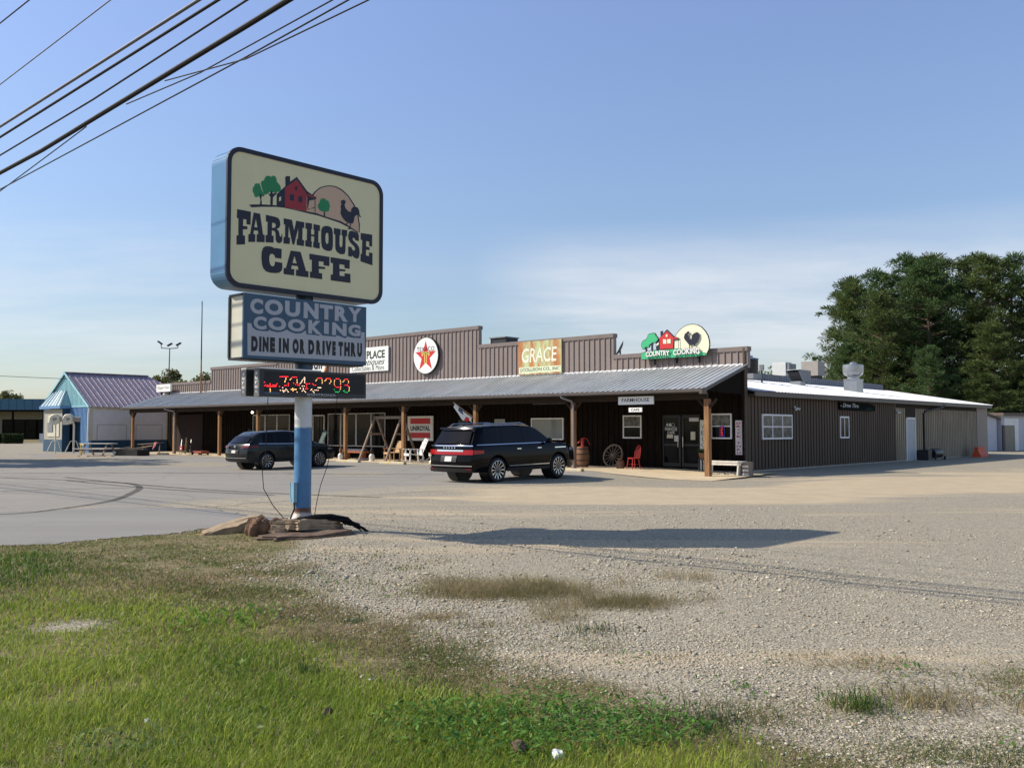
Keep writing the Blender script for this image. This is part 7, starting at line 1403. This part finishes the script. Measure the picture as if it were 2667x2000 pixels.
# tufts one can point at
def tuft(label, x, y, n, L, c1, c2, dry=.15, sp=.09):
    v, f, cs = [], [], []; r = np.random.default_rng(int((x + 20) * 97)); z = float(n_h(np.array(x), np.array(y)))
    for k in range(n):
        a = r.uniform(0, 6.28); e = r.uniform(.25, 1.45); l_ = L * r.uniform(.5, 1.1); p = np.array([r.normal(0, sp), r.normal(0, sp), 0]); d = np.array([math.cos(a) * math.cos(e), math.sin(a) * math.cos(e), math.sin(e)]); b = np.array([-math.sin(a), math.cos(a), 0]) * .0028; m_ = p + d * l_ * .6; d2 = d - np.array([0, 0, .7]); d2 /= np.linalg.norm(d2); q = m_ + d2 * l_ * .45; i = len(v); v += [p - b, p + b, m_ + b * .8, m_ - b * .8, q]; f += [(i, i + 1, i + 2, i + 3), (i + 3, i + 2, i + 4)]
        c = np.array(c1) + (np.array(c2) - np.array(c1)) * r.uniform(); c = np.array((.42, .34, .17)) if r.uniform() < dry else c; cs += [(*c, 1)] * 5
    me = bpy.data.meshes.new('grass_tuft'); me.from_pydata([tuple(p) for p in v], [], f); at = me.color_attributes.new('col', 'FLOAT_COLOR', 'POINT'); at.data.foreach_set('color', np.array(cs, np.float32).ravel()); me.materials.append(M['grass'])
    o = bpy.data.objects.new('grass_tuft', me); COL.objects.link(o); o.location = (x, y, z); return tag(o, label, 'grass tuft')
tuft('spiky green grass tuft alone in the gravel at lower right', 2.16, 5.95, 260, .17, (.05, .10, .02), (.17, .23, .05)); tuft('darker loose grass tuft left of the spiky green one', 1.15, 5.62, 260, .12, (.025, .055, .018), (.09, .13, .04), .15, .16)
tuft('dry grass clump behind and right of the spiky green tuft', 2.62, 6.05, 260, .15, (.10, .10, .04), (.24, .19, .10), .4, .14); tuft('brownish grass clump at the right edge of the gravel', 3.35, 5.95, 240, .14, (.09, .10, .03), (.25, .19, .08), .3, .15)
tuft('low green clump in the gravel near the bottom right corner', 2.55, 5.0, 200, .08, (.035, .07, .02), (.11, .15, .04), .2, .16); tuft('small dark green weed in the gravel between the wispy mound and the clover', .72, 8.2, 200, .09, (.025, .06, .02), (.08, .12, .035), .1, .14); tuft('small green weed left of the wispy brown mound', -1.42, 8.55, 140, .07, (.03, .08, .03), (.08, .15, .05), .05, .07)
tuft('lone dark tuft in the lawn left of centre', -1.45, 6.75, 120, .11, (.02, .055, .018), (.07, .12, .03), .05, .05); tuft('dark green clump at the left edge of the lawn', -5.55, 10.6, 220, .12, (.015, .045, .012), (.05, .10, .025), .05, .2)
# crumpled paper scraps, clods
def scrap(label, x, y, s_, seed, m='white', name='paper_scrap', cat='litter'):
    bm = bmesh.new(); bmesh.ops.create_icosphere(bm, subdivisions=2, radius=s_); r = random.Random(seed)
    for v in bm.verts: v.co = Vector((v.co.x * r.uniform(.7, 1.2), v.co.y * r.uniform(.6, 1.1), v.co.z * r.uniform(.4, .8)))
    me = bpy.data.meshes.new(name); bm.to_mesh(me); bm.free(); me.materials.append(M[m]); o = bpy.data.objects.new(name, me); COL.objects.link(o); o.location = (x, y, float(n_h(np.array(x), np.array(y))) + s_ * .6); o.rotation_euler = (r.uniform(0, 1), 0, r.uniform(0, 3)); return tag(o, label, cat)
scrap('crumpled white paper lying in the clover at the bottom edge', .245, 5.02, .042, 1); scrap('small white scrap in the lawn near the bottom left', -2.15, 5.6, .028, 2); scrap('tiny white scrap beside the broad leaved patch of clover', -.98, 6.58, .022, 3)
M['clod'] = mat('earth_clod', (.14, .095, .06), .95, var=.4, vs=12, bs=.8, bsc=20); scrap('brown clod of earth left of the crumpled white paper', .04, 5.12, .06, 4, 'clod', 'earth_clod', 'clod'); scrap('brown clod of earth half hidden in the lawn grass', -1.12, 5.75, .05, 5, 'clod', 'earth_clod', 'clod')
# gravel stones
def stones(n):
    y = 1 / RNG.uniform(1 / 21., 1 / 4.2, n); x = RNG.uniform(-.60, .60, n) * y
    g = nsst(-.9, .5, x - xg(y) + .45 * wob(x, y, 1.6)); g = np.maximum(g, .06 * verge_ok(x, y)); g = g * np.clip(.42 + 1.0 * wob(x, y, .7, 12), .06, 1) * (1 - .55 * nsst(10, 17, y)) * (1 - .75 * np.clip(moundacc(x, y), 0, 1))
    pt = np.exp(-(((x + 5.6 + .0 * y) / 2.6) ** 2 + ((y - 21.5) / 1.4) ** 2)); g = np.where((x < xg(y)) & (y > 16.5), .25 * pt, g); g = np.maximum(g, .35 * np.exp(-((x - np.interp(y, *LOTEDGE)) / .22) ** 2) * (y < 17.6))
    k = RNG.uniform(0, 1, n) < g; x, y = x[k], y[k]; n = len(x); s_ = np.exp(RNG.normal(math.log(.0070), .40, n)) * np.clip(y / 7.5, .85, 1.7)
    base = np.array([(1, 0, 0), (0, 1, 0), (-1, 0, 0), (0, -1, 0), (0, 0, 1), (0, 0, -1), (.62, .62, .5), (-.62, .62, .45), (-.62, -.62, .5), (.62, -.62, .45)]); F_ = [(0, 6, 9), (6, 4, 9), (0, 1, 6), (1, 7, 6), (6, 7, 4), (1, 2, 7), (2, 8, 7), (7, 8, 4), (2, 3, 8), (3, 9, 8), (8, 9, 4), (3, 0, 9)]
    P = base[None] * RNG.uniform(.65, 1.15, (n, 10, 1)) * np.stack([RNG.uniform(.8, 1.5, n), RNG.uniform(.7, 1.1, n), RNG.uniform(.40, .7, n)], -1)[:, None]; a = RNG.uniform(0, 6.28, n); ca, sa = np.cos(a)[:, None], np.sin(a)[:, None]
    X = P[..., 0] * ca - P[..., 1] * sa; Y = P[..., 0] * sa + P[..., 1] * ca; v = np.stack([X * s_[:, None] + x[:, None], Y * s_[:, None] + y[:, None], P[..., 2] * s_[:, None] + (n_h(x, y) + s_ * .18)[:, None]], -1).reshape(-1, 3)
    f = (np.array(F_)[None] + (np.arange(n) * 10)[:, None, None]).reshape(-1).astype(np.int32); me = bpy.data.meshes.new('gravel'); me.vertices.add(10 * n); me.vertices.foreach_set('co', v.astype(np.float32).ravel()); me.loops.add(len(f)); me.loops.foreach_set('vertex_index', f); me.polygons.add(len(f) // 3); me.polygons.foreach_set('loop_start', np.arange(0, len(f), 3, dtype=np.int32)); me.update(calc_edges=True)
    t = RNG.beta(2.2, 2.2, n); c = mixcol(t, (.20, .178, .135), (.68, .62, .48)); w_ = RNG.uniform(0, 1, n) < .12; c[w_] = mixcol(RNG.uniform(0, 1, w_.sum()), (.36, .27, .19), (.50, .40, .28)); at = me.color_attributes.new('col', 'FLOAT_COLOR', 'POINT'); c4 = np.ones((10 * n, 4), np.float32); c4[:, :3] = np.repeat(c, 10, 0); at.data.foreach_set('color', c4.ravel())
    m = bpy.data.materials.new('gravel_stone'); nt, b, out = _nodes(m); vc = node(nt, 'ShaderNodeVertexColor', layer_name='col'); nt.links.new(vc.outputs[0], b.inputs['Base Color']); b.inputs['Roughness'].default_value = .85; b.inputs['Specular IOR Level'].default_value = .25; me.materials.append(m)
    o = bpy.data.objects.new('gravel', me); COL.objects.link(o); tag(o, None, None, kind='stuff')
stones(210000)
